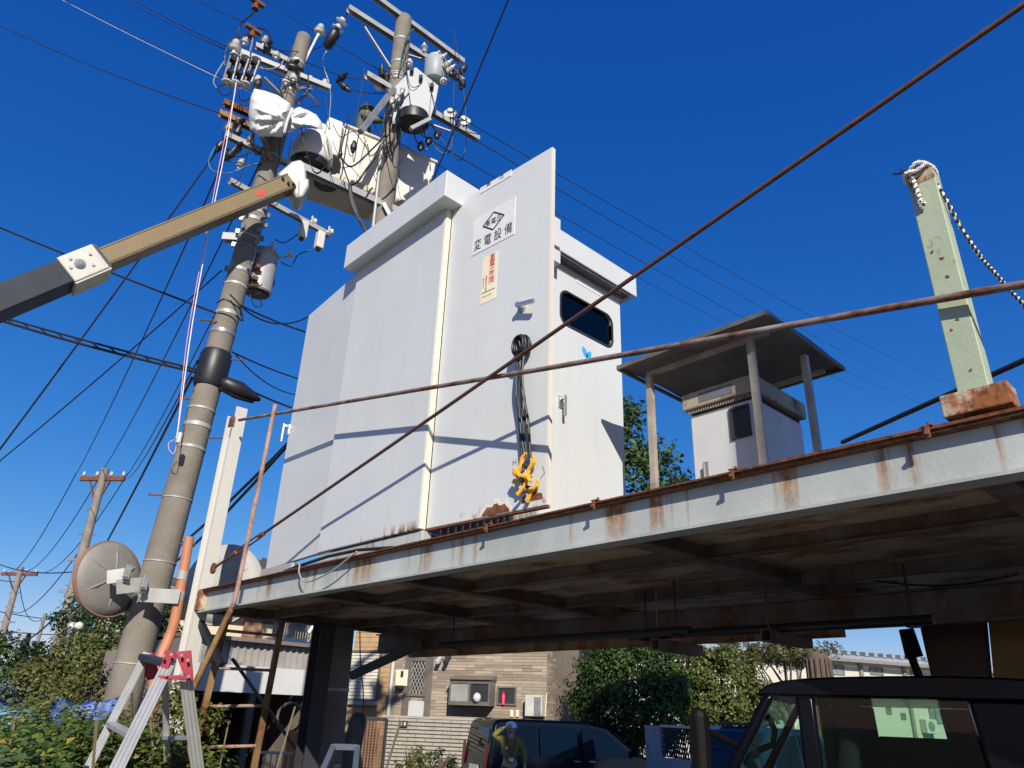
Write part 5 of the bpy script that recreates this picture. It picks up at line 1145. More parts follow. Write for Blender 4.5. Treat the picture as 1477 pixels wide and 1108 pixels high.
# foreground vine thicket on the left
vt = thing('vine_thicket', 'leafy green vines with a few yellow leaves crowding around the stepladder foot', 'vines', P(60, 1060, 5.5)*1.0)
pts, nrs = [], []
for px, py, d, rad, n in ((-20, 1090, 4.4, (.7, .7, .55), 1700), (60, 1075, 4.9, (.8, .8, .5), 2200), (130, 1060, 5.9, (.8, .8, .5), 2000), (20, 1045, 6.4, (1.0, .8, .4), 2000), (200, 1050, 6.6, (.7, .7, .45), 1500), (110, 1030, 7.4, (.9, .7, .35), 1300), (95, 1120, 4.6, (.7, .7, .45), 1600), (200, 1105, 5.2, (.5, .5, .4), 900)):
    c = P(px, py, d); c.z -= rad[2]*.9; p, n_ = crown_pts(c, rad, 170, int(n*5.2), .22, .5); pts.append(p); nrs.append(n_*.5+np.array([.2, -.3, .6]))
pts = np.concatenate(pts); nrs = np.concatenate(nrs)
cc = (pts-np.array(EYE)) @ RM; ppx = IW/2+FPX*cc[:, 0]/cc[:, 2]; kp_ = ~((ppx > 105) & (np.hypot(pts[:, 0], pts[:, 1]) < 5.9)); pts, nrs = pts[kp_], nrs[kp_]    # the ladder's feet stand clear of the leaves
vd2 = np.hypot(pts[:, 0], pts[:, 1]); order = np.argsort(vd2-(pts[:, 2]*1.2))
near = order[:260]; rest = order[260:]
leaves(pts[rest], nrs[rest], .042, 'leaves', m_lf1, vt, .8)['kind'] = 'stuff'
me_leaf = bpy.data.meshes.new('leaf'); me_leaf.from_pydata([(-.5, 0, 0), (-.3, .3, .06), (.05, .38, .10), (.5, 0, -.05), (.05, -.38, .10), (-.3, -.3, .06), (0, 0, 0)], [], [(0, 6, 2, 1), (6, 3, 2), (0, 5, 4, 6), (6, 4, 3)])
lm = [M('leaf_green', (.075, .125, .022), .45, nv=.25, ns=5), M('leaf_deep', (.04, .085, .016), .45, nv=.25, ns=5), M('leaf_yellow', (.42, .30, .03), .5, nv=.2, ns=5)]
mls = []
for q in range(3):
    mm = me_leaf.copy(); mm.materials.append(lm[q]); mls.append(mm)
for i in near:
    q = 2 if random.random() < .03 else (0 if random.random() < .6 else 1)
    o = inst(mls[q], 'leaf', vt, tuple(pts[i]), Vector(nrs[i]).to_track_quat('Z', 'X') @ Matrix.Rotation(random.uniform(0, 6.28), 3, 'Z').to_quaternion()); s = random.uniform(.04, .062); o.scale = (s, s*.8, s)
stems(vt, P(90, 1050, 5.6), (1.4, 1.4, .2), 60)
def bush(name, label, cat, px, py, d, rad, n, mat, size, k=40, rc=.3, trunk=True, asp=.6, shell=.55, group=None, base=None):
    c = P(px, py, d); t = thing(name, label, cat, (c.x, c.y, 0), group); p, n_ = crown_pts(c, rad, k, n, rc, shell)
    keep = p[:, 2] > .03; leaves(p[keep], n_[keep], size, 'crown', mat, t, asp)
    if trunk:
        m = MB(); top = c.z+rad[2]*.5
        m.tube([(c.x, c.y, 0), (c.x+.05, c.y, c.z*.5), (c.x, c.y+.05, top)], [.05+.03*rad[0], .04+.02*rad[0], .02], 8)
        for q in range(7):
            a = Vector((c.x, c.y, c.z*random.uniform(.4, .8))); e = c+Vector((random.uniform(-.8, .8)*rad[0], random.uniform(-.8, .8)*rad[1], random.uniform(0, .8)*rad[2])); m.tube([a, a.lerp(e, .5)+UPZ*.1, e], [.03+.01*rad[0], .02, .008], 5)
        m.build('trunk', m_bark, t, smooth=60)
    return t
bush('hedge_tree', 'dark dense evergreen behind the convex mirror', 'tree', 166, 928, 13.5, (.92, .9, .92), 16000, m_lf2, .06, 80, .28)
bush('dry_thicket', 'dry yellow green bushes below the dark evergreen', 'bush', 128, 972, 11.0, (.66, .7, .52), 9000, m_lf3, .045, 70, .28)
bush('dry_thicket', 'straggling olive shrub beside the blue heap at the pole foot', 'bush', 98, 1006, 9.0, (.55, .6, .32), 5000, m_lf3, .042, 50, .3)
bush('shrub', 'leggy shrub behind the stepladder with pale dead twigs', 'bush', 215, 1080, 6.9, (.45, .5, .5), 3000, m_lf3, .045, 30, .3)
bush('hedge_tree', 'low dark trees beyond the blue tarps', 'tree', 4, 972, 38, (1.3, 1.5, 1.5), 3500, m_lf2, .2, 40, .35)
t = thing('cypress', 'slim pointed dark cypress beyond the blue tarps', 'tree', P(29, 960, 42)*1.0); c = P(29, 960, 42); t.location.z = 0; WPOS[t.name] = Vector((c.x, c.y, 0)); t.location = WPOS[t.name]
zt_ = P(29, 915, 42).z; n = 1500; zz = rng.random(n)**.8*zt_; rr = (1-zz/zt_)*.85*np.sqrt(rng.random(n)); aa = rng.random(n)*6.28
leaves(np.stack([c.x+rr*np.cos(aa), c.y+rr*np.sin(aa), zz], 1), np.stack([np.cos(aa), np.sin(aa), .6+0*aa], 1), .25, 'crown', m_lf2, t)
m = MB(); m.tube([(c.x, c.y, 0), (c.x, c.y, zt_*.7)], [.12, .03], 6); m.build('trunk', m_bark, t)
# tall tree behind the cabinet, hedges and trees to the right
bush('broadleaf_tree', 'bright leafy tree rising behind the cabinet', 'tree', 893, 705, 21, (1.75, 1.6, 2.6), 8500, m_lf4, .17, 70, .28)
bush('broadleaf_tree', 'low treetop showing just above the deck behind the cabinet tree', 'tree', 975, 708, 24, (.6, .6, .55), 700, m_lf4, .15, 14, .35)
bush('hedge_tree', 'big rounded dark hedge tree half in shade behind the van', 'tree', 912, 1003, 20.6, (1.72, 1.25, 1.42), 24000, m_lf4, .10, 120, .28)
bush('olive_tree', 'olive coloured leafy tree in sun beside the shaded hedge', 'tree', 1040, 1005, 20.5, (1.2, 1.0, 1.28), 16000, m_lf5, .095, 90, .28)
bush('olive_tree', 'small bright tree seen through the cab window', 'tree', 1100, 1022, 22, (.65, .6, .6), 2600, m_lf4, .09, 30, .3)
t = bush('pine_tree', 'thin pine with yellowing tufts before the factory eaves', 'tree', 1128, 940, 23, (1.5, 1.0, .42), 2400, m_lf6, .14, 34, .22, asp=.25, shell=.2)
bush('shrub', 'sunlit low shrubs beside the lattice fence', 'bush', 1038, 1085, 17, (.5, .5, .45), 1600, m_lf5, .07, 24, .3)
bush('shrub', 'round bright green shrub at the foot of the tiled fence wall', 'bush', 592, 1104, 17.5, (.42, .42, .38), 1500, m_lf5, .055, 24, .3)
bush('shrub', 'dark green shrub beside the round bright shrub', 'bush', 632, 1106, 17.8, (.5, .45, .36), 1500, m_lf2, .06, 24, .3)
sc_ = P(1181, 960, 19); t = thing('tree_stump', 'thick bare brown trunk cut off below the factory roof', 'tree trunk', (sc_.x, sc_.y, 0)); zt_ = P(1181, 941, 19).z
m = MB(); m.tube([(sc_.x, sc_.y, 0), (sc_.x, sc_.y, zt_*.6), (sc_.x-.02, sc_.y, zt_-.1), (sc_.x, sc_.y, zt_)], [.30, .25, .25, .17], 14); m.build('trunk', m_bark, t, smooth=40)
m = MB()
for k in range(14): a = 6.28*k/14; m.tube([(sc_.x+.29*math.cos(a), sc_.y+.29*math.sin(a), .1), (sc_.x+.255*math.cos(a), sc_.y+.255*math.sin(a), zt_-.15)], .03, 5)
m.build('bark_ridge', m_bark, t, smooth=60)

# ------------------------------------------------------------------ left ground clutter
def tarp(label, px, py, d, w_, dep, h, mat, name='blue_tarp'):
    c = P(px, py, d); m = MB(); n = 14; vs = []
    v = Vector((c.x, c.y, 0)).normalized(); s = Vector((-v.y, v.x, 0))
    ph = rng.uniform(0, 6, 4)
    for j in range(n+1):
        for i in range(n+1):
            a, b_ = i/n*2-1, j/n*2-1; e = max(abs(a), abs(b_)); z = h*(1-e**6)*(1+.1*math.sin(5*a+ph[0])+.1*math.sin(6*b_+ph[1])+.05*math.sin(13*a+9*b_+ph[2])); vs.append(Vector((c.x, c.y, 0))+s*a*w_/2+v*b_*dep/2+UPZ*max(0.003, z+(c.z-h)*(1-e**10)))
    m.add(vs, [(j*(n+1)+i, j*(n+1)+i+1, (j+1)*(n+1)+i+1, (j+1)*(n+1)+i) for j in range(n) for i in range(n)])
    return tag(m.build(name, mat, smooth=40), label, 'tarp', 'blue tarps among the bushes')
tarp('bright blue tarp draped over a long heap behind the vines', 30, 1006, 9.5, 2.2, 1.6, .4, m_tarp); tarp('faded light blue tarp over the pile beside the small bare pole', 45, 985, 15, 1.6, 1.4, .4, m_tarpl)
tarp('small crumpled blue tarp lying at the foot of the big pole', 159, 1012, 7.2, .26, .25, .15, m_tarp); tarp('grey blue tarp corner low among the vines', 8, 1028, 8.2, .9, .8, .25, m_tarpl); tarp('blue scrap of tarp caught between the vines and the olive shrub', 110, 1016, 8.0, .5, .5, .2, m_tarp)
m_cor = M('corrugated_brown', (.17, .14, .12), .7, nv=.2, ns=3)
m_corg = M('corrugated_grey', (.30, .28, .26), .65, nv=.15, ns=3)
def corrugated(name, label, a, b_, z0, z1, pitch, mat, cat='fence', depth=.02, rails_=True):
    a, b_ = Vector((a.x, a.y, 0)), Vector((b_.x, b_.y, 0)); d = (b_-a).normalized(); n = Vector((d.y, -d.x, 0)); n = n if n.dot(a) < 0 else -n; L = (b_-a).length
    t = thing(name, label, cat, a); k = max(2, int(L/pitch))
    m = MB(); m.prism([a+UPZ*z0-n*.004, b_+UPZ*z0-n*.004, b_+UPZ*z1-n*.004, a+UPZ*z1-n*.004], -n*.008); m.build('sheet', mat, t)
    m = MB()
    for i in range(k):
        u = (i+.25)*pitch; p = a+d*u; q = a+d*(u+pitch*.5); p2, q2 = a+d*(u+pitch*.1), a+d*(u+pitch*.4); m.hexa([p+UPZ*z0, q+UPZ*z0, q2+UPZ*z0+n*depth, p2+UPZ*z0+n*depth, p+UPZ*z1, q+UPZ*z1, q2+UPZ*z1+n*depth, p2+UPZ*z1+n*depth])
    m.build('corrugation', mat, t)['kind'] = 'stuff'
    if rails_: m = MB(); m.bar(a+UPZ*(z0+(z1-z0)*.65)+n*(depth+.012), b_+UPZ*(z0+(z1-z0)*.65)+n*(depth+.012), .015, .03); m.build('rail', m_rust, t)
    return t, n
corrugated('metal_fence', 'grey brown corrugated sheet fence behind the big pole', P(140, 1000, 10.0), P(172, 1000, 9.0), .1, P(165, 938, 9.6).z, .07, m_cor)
lp = thing('garden_lamp', 'pair of thin poles with white globe lamps in the dark evergreen', 'lamp', Vector((P(108, 930, 12).x, P(108, 930, 12).y, 0)))
for px in (103, 114):
    c = P(px, 903, 12.0); m = MB(); m.tube([(c.x, c.y, 0), (c.x, c.y, c.z)], .012, 6); m.build('stem', m_steelw, lp); m = MB(); m.lathe([(.02, -.06), (.05, -.03), (.055, 0), (.045, .035), (.01, .055)], c, (0, 0, 1), 12); m.build('globe', m_porc, lp, smooth=70)
sd_ = P(60, 955, 30); e = Vector((-.25, .97, 0)); s_ = Vector((.97, .25, 0))
fs_ = thing('small_shed', 'small brown weathered shed beyond the tarps', 'shed', Vector((sd_.x, sd_.y, 0)))
m = MB(); a, b_ = P(55, 970, 30), P(72, 970, 30); zt_ = P(64, 946, 30).z; a.z = b_.z = 0; d = (b_-a); n = Vector((-d.y, d.x, 0)).normalized(); n = n if n.dot(a) > 0 else -n
m.prism([a, b_, b_+UPZ*zt_, a+UPZ*(zt_-.15)], n*1.5); m.build('wall', m_cor, fs_); m = MB(); m.prism([a+UPZ*(zt_-.12)-d*.08-n*.1, b_+UPZ*(zt_+.03)+d*.08-n*.1, b_+UPZ*(zt_+.13)+d*.08-n*.1, a+UPZ*(zt_-.02)-d*.08-n*.1], n*1.7); m.build('roof', m_rust, fs_)

# ------------------------------------------------------------------ houses behind the platform's far end
m_beige = M('stucco_beige', (.62, .52, .36), .85, nv=.06, ns=1.5, bump=.2, bs=60); m_rooft = M('roof_tile_dark', (.09, .075, .065), .6, nv=.2); m_wpl = M('white_board', (.52, .52, .51), .5, nv=.05)
hA, hB = P(225, 960, 15.6), P(446, 960, 16.6); hA.z = hB.z = 0; hd = (hB-hA).normalized(); hn = Vector((hd.y, -hd.x, 0)); hn = hn if hn.dot(hA) < 0 else -hn
def onh(px, py): return PP(px, py, hA, hn)
lhs = thing('stucco_house', 'beige stucco house with a dark tiled roof and a balcony behind the platform end', 'house', hA)
ze = onh(300, 852).z
m = MB(); m.prism([hA, hB, hB+UPZ*ze, hA+UPZ*ze], -hn*6); m.build('wall', m_beige, lhs)
m = MB(); eo = hn*.5
e0, e1 = hA-hd*.6+eo+UPZ*(ze-.12), hB+hd*.6+eo+UPZ*(ze-.12); r0_, r1_ = hA+hd*2.9-hn*3+UPZ*(ze+1.35), hB+hd*.6-hn*3+UPZ*(ze+1.35); k0, k1 = hA-hd*.6-hn*6.5+UPZ*(ze-.12), hB+hd*.6-hn*6.5+UPZ*(ze-.12)
m.add([e0, e1, r1_, r0_, k0, k1]+[p-UPZ*.12 for p in (e0, e1, r1_, r0_, k0, k1)], [(0, 1, 2, 3), (3, 2, 5, 4), (6, 9, 8, 7), (9, 10, 11, 8), (0, 6, 7, 1), (4, 5, 11, 10), (0, 3, 9, 6), (3, 4, 10, 9), (1, 7, 8, 2), (2, 8, 11, 5)]); rf = m.build('roof', m_rooft, lhs)
m = MB(); L_ = (e1-e0).length
for i in range(int(L_/.24)): fr_i = min(1, (.12+i*.24)/3.5); a = e0+hd*(.12+i*.24)+UPZ*.01; b_ = a+(r0_-hd*3.5-e0)*fr_i; m.tube([a, b_], .045, 6)
m.build('roof_tile_row', m_rooft, rf, smooth=60)['kind'] = 'stuff'
m = MB(); m.tube([e0+hn*.05, e1+hn*.05], .05, 6); m.build('gutter', m_mirb, lhs)
# brick corner pier, balcony
m = MB(); a, b_ = onh(355, 880), onh(372, 925); m.prism([Vector((a.x, a.y, b_.z-.4)), Vector((b_.x, b_.y, b_.z-.4)), Vector((b_.x, b_.y, ze)), Vector((a.x, a.y, ze))], hn*.1); pier = m.build('brick_pier', M('brick_red', (.32, .17, .11), .85, nv=.15), lhs)
m = MB()
for k in range(12): m.bar(Vector((a.x, a.y, b_.z-.3+k*.12))+hn*.101, Vector((b_.x, b_.y, b_.z-.3+k*.12))+hn*.101, .006, .015)
m.build('brick_joint', m_stem, pier)['kind'] = 'stuff'
zb0, zb1 = onh(410, 926).z, onh(410, 888).z
c0, c1 = onh(368, 905), onh(470, 905); c0.z = c1.z = 0
m = MB(); m.prism([c0+UPZ*(zb0-.25), c1+UPZ*(zb0-.25), c1+UPZ*zb0, c0+UPZ*zb0], hn*1.0); bal = m.build('balcony', m_wpl, lhs)
m = MB()
for i in range(30): p = c0.lerp(c1, i/29)+hn*.97; m.bar(p+UPZ*zb0, p+UPZ*zb1, .03, .03)
m.build('baluster', m_mirb, bal)['kind'] = 'stuff'
m = MB(); m.bar(c0+hn*.97+UPZ*zb1, c1+hn*.97+UPZ*zb1, .05, .06); m.build('handrail', m_mirb, bal)
m = MB(); m.prism([c0+UPZ*(zb1-.2)+hn*.02, c1+UPZ*(zb1-.2)+hn*.02, c1+UPZ*(ze-.3)+hn*.02, c0+UPZ*(ze-.3)+hn*.02], hn*.02); m.build('window', M('house_glass', (.06, .07, .08), .1), lhs)
for px in (425, 433, 441):
    m = MB(); a = onh(px, 900)+hn*1.05; m.tube([a+UPZ*(zb0+.2-a.z), a+UPZ*(zb1+.5-a.z)], .03, 6); m.build('laundry_post', m_porc, bal)
m = MB(); a, b_ = onh(405, 918)+hn*1.3, onh(440, 905)+hn*1.3; m.tube([a, a.lerp(b_, .4)+UPZ*.25, b_+UPZ*.3], .035, 6); m.build('white_pipe', m_porc, lhs)
# gabled grey house further along (dark roof)
# grey corrugated wall, white fascia board, dark storage bay
gA, gB = P(250, 1000, 11.2), P(446, 1000, 12.0)
zt_, zm, zl = P(360, 928, 11.7).z, P(360, 962, 11.7).z, P(360, 1000, 11.7).z
t, gn = corrugated('storage_shed', 'grey corrugated storage shed with a white fascia board and dark open bay', gA, gB, zm-.02, zt_, .10, m_corg, 'shed', rails_=False)
gA.z = gB.z = 0
m = MB(); m.prism([gA+UPZ*zl+gn*.1, gB+UPZ*zl+gn*.1, gB+UPZ*zm+gn*.1, gA+UPZ*zm+gn*.1], -gn*.06); m.build('fascia_board', m_wpl, t)
m = MB(); m.prism([gA+UPZ*zt_+gn*.12, gB+UPZ*zt_+gn*.12, gB-gn*2.5+UPZ*(zt_+.1), gA-gn*2.5+UPZ*(zt_+.1)], UPZ*.05); m.build('roof', m_cor, t)
m = MB(); m.prism([gA-gn*2.2, gB-gn*2.2, gB-gn*2.2+UPZ*zt_, gA-gn*2.2+UPZ*zt_], -gn*.05); m.build('rear_wall', M('brown_board', (.06, .035, .025), .9), t)
for f_ in (.02, .55, .98): m = MB(); q = gA.lerp(gB, f_)+gn*.0; m.bar(q, q+UPZ*(zl+.05), .09, .09); m.build('post', m_stem, t)
m = MB(); m.prism([gA-gn*2.2, gA, gA+UPZ*zt_, gA-gn*2.2+UPZ*zt_], (gB-gA).normalized()*.03); m.build('side_wall', m_cor, t); m = MB(); m.prism([gB-gn*2.2, gB, gB+UPZ*zt_, gB-gn*2.2+UPZ*zt_], -(gB-gA).normalized()*.03); m.build('side_wall', m_cor, t)
# clutter in and before the bay
m_pot = M('pot_pink', (.52, .25, .20), .6, nv=.15); m_potw = M('pot_white', (.7, .68, .62), .5)
def pot(px, py, d, r_, h, mat, label, lid=None, cat='bucket'):
    c = P(px, py, d); c.z = 0; t = thing('bucket', label, cat, c); m = MB(); m.lathe([(r_*.75, 0), (r_*.8, .01), (r_, h), (r_*1.06, h), (r_*1.06, h+.02), (r_*.94, h+.02), (r_*.9, h-.03), (.01, h-.03)], c, (0, 0, 1), 18); m.build('shell', mat, t, smooth=40)
    if lid: m = MB(); m.lathe([(r_*.9, h-.02), (r_*.85, h+.1), (r_*.4, h+.2), (.01, h+.22)], c, (0, 0, 1), 14); m.build('contents', lid, t, smooth=60)
    return t
def tabled(px, py, d, label, w_=1.2, dep=.6, h=.7):
    c = P(px, py, d); t = thing('workbench', label, 'bench', Vector((c.x, c.y, 0))); v = Vector((c.x, c.y, 0)).normalized(); s = Vector((-v.y, v.x, 0)); rot = Matrix((s, v, UPZ)).transposed(); c0 = Vector((c.x, c.y, 0))
    m = MB(); m.obox(c0+UPZ*h, (w_, dep, .05), rot); m.build('top', m_stem, t)
    for a in (-1, 1):
        for b_ in (-1, 1): m = MB(); m.bar(c0+s*a*(w_/2-.06)+v*b_*(dep/2-.06), c0+s*a*(w_/2-.06)+v*b_*(dep/2-.06)+UPZ*(h-.026), .05, .05); m.build('leg', m_stem, t)
    return c0, h+.025, s, v
tb0, th_, ts, tv = tabled(330, 1100, 9.3, 'low wooden bench carrying the pink tubs behind the fixed ladder', 1.5, .6, .80)
def onbench(u, w_, r_, h, mat, label, lid=None):
    c = tb0+ts*u+tv*w_+UPZ*th_; t = thing('tub', label, 'tub', c); m = MB(); m.lathe([(r_*.75, 0), (r_*.8, .01), (r_, h), (r_*1.06, h), (r_*1.06, h+.02), (r_*.94, h+.02), (r_*.9, h-.03), (.01, h-.03)], c, (0, 0, 1), 18); m.build('shell', mat, t, smooth=40)
    if lid: m = MB(); m.lathe([(r_*.85, h-.02), (r_*.8, h+.06), (r_*.4, h+.12), (.01, h+.13)], c, (0, 0, 1), 14); m.build('contents', lid, t, smooth=60)
onbench(-.05, 0, .12, .20, m_potw, 'white tub with a green label on the bench behind the ladder', M('label_green', (.25, .40, .22), .5)); onbench(.22, .02, .13, .19, m_pot, 'wide pink tub on the bench beside the white tub'); onbench(.50, .03, .14, .20, m_pot, 'second pink tub at the bench end beside the wide tub'); onbench(-.40, 0, .10, .14, M('pot_red', (.4, .06, .05), .5), 'small red tub standing apart on the bench')
rk = P(395, 1095, 8.8); t = thing('wire_rack', 'white wire rack beside the dark column', 'rack', Vector((rk.x, rk.y, 0))); m = MB(); zr_ = P(398, 1086, 8.8).z
s = Vector((.5, .86, 0)).normalized()
for i in range(6): p = Vector((rk.x, rk.y, 0))+s*(.06*i-.15); m.tube([p, p+UPZ*zr_], .009, 6)
m.build('upright', m_porc, t); m = MB()
for z in (zr_, zr_-.35): p = Vector((rk.x, rk.y, z)); m.tube([p-s*.18, p+s*.18], .016, 6)
m.build('crossbar', m_porc, t)
c = P(420, 1070, 8.9); t = thing('orange_board', 'weathered orange board leaning behind the white rack', 'board', Vector((c.x, c.y, 0))); m = MB(); m.bar(P(417, 1108, 8.8)-UPZ*.5, P(426, 1055, 9.0), .16, .03, (1, 0, 0)); m.build('plank', M('board_orange', (.55, .20, .06), .7, nv=.2), t)
c = P(418, 1035, 10.5); m = MB(); m.tube([c+Vector((.14*math.cos(a), .1*math.cos(a), .17*math.sin(a))) for a in [6.28*k/16 for k in range(17)]], .02, 6); tag(m.build('hose_coil', m_stem, smooth=60), 'brown hose coil hanging in the dark bay', 'hose')
# things under the platform near the second pole
pk = P(520, 1060, 8.2); t = thing('padded_bag', 'dark grey padded bag hung beside the second pole', 'bag', Vector((pk.x, pk.y, 0.9))); m = MB(); c = P(514, 1052, 8.0); m.lathe([(.04, -.36), (.07, -.34), (.085, -.2), (.085, .06), (.065, .13), (.02, .15)], c, (.1, .05, 1), 16); m.build('shell', M('bag_grey', (.07, .08, .10), .7), t, smooth=60)
m = MB(); m.tube(crm([P(519, 905, 8.0), P(520, 960, 8.0), P(524, 1000, 7.95), P(523, 1050, 7.9)], 5), .006, 5); m.build('cord', m_blackw, t)
t = thing('trestle', 'blue grey metal trestle frame standing before the dark column', 'trestle', P(490, 1108, 6.2)*1.0); z_ = P(495, 1076, 6.2).z
a, b_ = P(481, 1077, 6.2), P(515, 1078, 6.2); m_tre = M('trestle_blue', (.06, .075, .11), .5)
m = MB(); m.bar(a, b_, .04, .04); m.build('top_bar', m_tre, t)
for p, q in ((a, P(466, 1112, 6.0)), (b_, P(512, 1112, 6.0)), (a, P(476, 1112, 6.7)), (b_, P(520, 1112, 6.7))): d = (q-p).normalized(); m = MB(); m.bar(p, p+d*(p.z/-d.z), .04, .03); m.build('leg', m_tre, t)
# ------------------------------------------------------------------ tiled house across the yard
m_tile = M('wall_tile', (.41, .335, .25), .75, nv=.10, ns=2, isl=.85); m_grout = M('grout', (.22, .17, .12), .9); m_side = M('siding_tan', (.40, .26, .13), .75, nv=.12, ns=4)
m_trim = M('window_bronze', (.17, .15, .125), .45, .2); m_glass = M('pane_dark', (.035, .04, .045), .06); m_glassl = M('pane_light', (.30, .30, .28), .2)
tA, tB = P(500, 1030, 23.4), P(788, 1030, 20.8); tA.z = tB.z = 0; td = (tB-tA).normalized(); tn = Vector((td.y, -td.x, 0)); tn = tn if tn.dot(tA) < 0 else -tn
th2 = thing('tiled_house', 'sunlit house with brown brick tiles, bay window and lattice window behind the van', 'house', tA)
def onw(px, py): return PP(px, py, tA, tn)
def wu(px, py): p = onw(px, py); return (p-tA).dot(td), p.z
def wp_(u, z, o=0.0): return Vector((tA.x, tA.y, 0))+td*u+UPZ*z+tn*o
HH = 5.2; LW = (tB-tA).length
m = MB(); m.prism([wp_(0, 0), wp_(LW, 0), wp_(LW, HH), wp_(0, HH)], -tn*7); m.build('wall', m_grout, th2)
us = wu(566, 990)[0]
m = MB(); rowh = .077; z = 1.2; r_ = 0
while z < 4.3:
    u = us-.02+(.0 if r_ % 2 else .28)*0; off_ = .28*(r_ % 2)
    u = us
    first = True
    while u < LW-.01:
        w_ = (.56 if not first else .56-off_); first = False; e = min(u+w_, LW); pr = random.uniform(.004, .014)
        m.hexa([wp_(u+.004, z+.004, 0), wp_(e-.004, z+.004, 0), wp_(e-.004, z+.004, pr), wp_(u+.004, z+.004, pr), wp_(u+.004, z+rowh-.004, 0), wp_(e-.004, z+rowh-.004, 0), wp_(e-.004, z+rowh-.004, pr), wp_(u+.004, z+rowh-.004, pr)]); u = e
    z += rowh; r_ += 1
m.build('wall_tile', m_tile, th2)['kind'] = 'stuff'
m = MB(); z = 1.2
while z < 4.3: m.hexa([wp_(0, z, .001), wp_(us-.12, z, .001), wp_(us-.12, z, .02), wp_(0, z, .02), wp_(0, z+.13, .001), wp_(us-.12, z+.13, .001), wp_(us-.12, z+.13, .008), wp_(0, z+.13, .008)]); z += .135
m.build('siding_board', m_side, th2)['kind'] = 'stuff'
# return wall to the right, tiled
tC = P(823, 1030, 23.0); tC.z = 0; rd = (tC-tB).normalized(); rn = Vector((rd.y, -rd.x, 0)); rn = rn if rn.dot(tB) < 0 else -rn; RL = (tC-tB).length
m = MB(); z = 1.2; r_ = 0
while z < 4.2:
    u = 0.02
    while u < RL-.02:
        e = min(u+.5-.25*((r_ % 2) and u < .1), RL); pr = random.uniform(.004, .012); b = lambda a, zz, o: tB+rd*a+UPZ*zz+rn*o
        m.hexa([b(u+.004, z+.004, 0), b(e-.004, z+.004, 0), b(e-.004, z+.004, pr), b(u+.004, z+.004, pr), b(u+.004, z+.073, 0), b(e-.004, z+.073, 0), b(e-.004, z+.073, pr), b(u+.004, z+.073, pr)]); u = e
    z += rowh; r_ += 1
m.build('return_tile', m_tile, th2)['kind'] = 'stuff'
m = MB(); m.prism([tB-rn*.005, tC-rn*.005, tC+UPZ*HH-rn*.005, tB+UPZ*HH-rn*.005], -rn*.3); m.build('return_wall', m_grout, th2)
m = MB(); m.prism([wp_(-.6, HH, .7), wp_(LW+.3, HH, .7), wp_(LW+.3, HH+.2, .7), wp_(-.6, HH+.2, .7)], -tn*8.5); m.build('roof', m_rooft, th2)
m = MB(); za = wu(700, 924)[1]; m.prism([wp_(us, za, .016), wp_(LW+.02, za, .016), wp_(LW+.02, za+.12, .016), wp_(us, za+.12, .016)], tn*.22); m.build('eaves_board', m_wpl, th2)
def rect(px0, py0, px1, py1): a, c = wu(px0, py0), wu(px1, py1); return min(a[0], c[0]), max(a[0], c[0]), min(a[1], c[1]), max(a[1], c[1])
def wbox(r4, o0, o1, name, mat, par=None, bevel=0):
    u0, u1, z0, z1 = r4; m = MB(); m.hexa([wp_(u0, z0, o0), wp_(u1, z0, o0), wp_(u1, z0, o1), wp_(u0, z0, o1), wp_(u0, z1, o0), wp_(u1, z1, o0), wp_(u1, z1, o1), wp_(u0, z1, o1)]); return m.build(name, mat, par or th2, bevel=bevel)
def frame(r4, o0, o1, w_, name, mat, par=None):
    u0, u1, z0, z1 = r4; m = MB()
    for a in ((u0, u1, z0, z0+w_), (u0, u1, z1-w_, z1), (u0, u0+w_, z0+w_+.001, z1-w_-.001), (u1-w_, u1, z0+w_+.001, z1-w_-.001)):
        m.hexa([wp_(a[0], a[2], o0), wp_(a[1], a[2], o0), wp_(a[1], a[2], o1), wp_(a[0], a[2], o1), wp_(a[0], a[3], o0), wp_(a[1], a[3], o0), wp_(a[1], a[3], o1), wp_(a[0], a[3], o1)])
    return m.build(name, mat, par or th2)
# bay window
r4 = rect(658, 981, 714, 1019); u0, u1, z0, z1 = r4
bay = wbox((u0, u1, z0, z0+.05), .015, .42, 'bay_window', m_trim); wbox((u0, u1, z1-.05, z1), .015, .40, 'bay_top', m_trim, bay)
m = MB(); m.prism([wp_(u0-.03, z1+.001, .015), wp_(u0-.03, z1+.13, .015), wp_(u0-.03, z1+.001, .46)], td*(u1-u0+.06)); m.build('bay_hood', m_trim, bay)
frame((u0+.0, u1, z0+.052, z1-.052), .37, .415, .045, 'frame', m_trim, bay); um = (u0+u1)/2
wbox((um-.025, um+.025, z0+.098, z1-.098), .37, .42, 'mullion', m_trim, bay)
wbox((u0+.046, um-.026, z0+.098, z1-.098), .38, .39, 'sliding_pane', m_glassl, bay); wbox((um+.026, u1-.046, z0+.098, z1-.098), .375, .385, 'open_pane', m_glass, bay)
wbox((u0, u0+.03, z0+.052, z1-.052), .016, .368, 'bay_cheek', m_trim, bay); wbox((u1-.03, u1, z0+.052, z1-.052), .016, .368, 'bay_cheek', m_trim, bay)
c = onw(697, 1007)+tn*.43; m = MB(); m.lathe([(.02, -.13), (.09, -.08), (.11, 0), (.08, .08), (.02, .12)], c, (0, 0, 1), 14); m.build('white_vase', m_porc, bay, smooth=60)
r4 = rect(718, 990, 745, 1018); kw = frame(r4, .015, .05, .04, 'side_window', m_trim); wbox((r4[0]+.041, r4[1]-.041, r4[2]+.041, r4[3]-.041), .016, .024, 'pane', m_glass, kw)
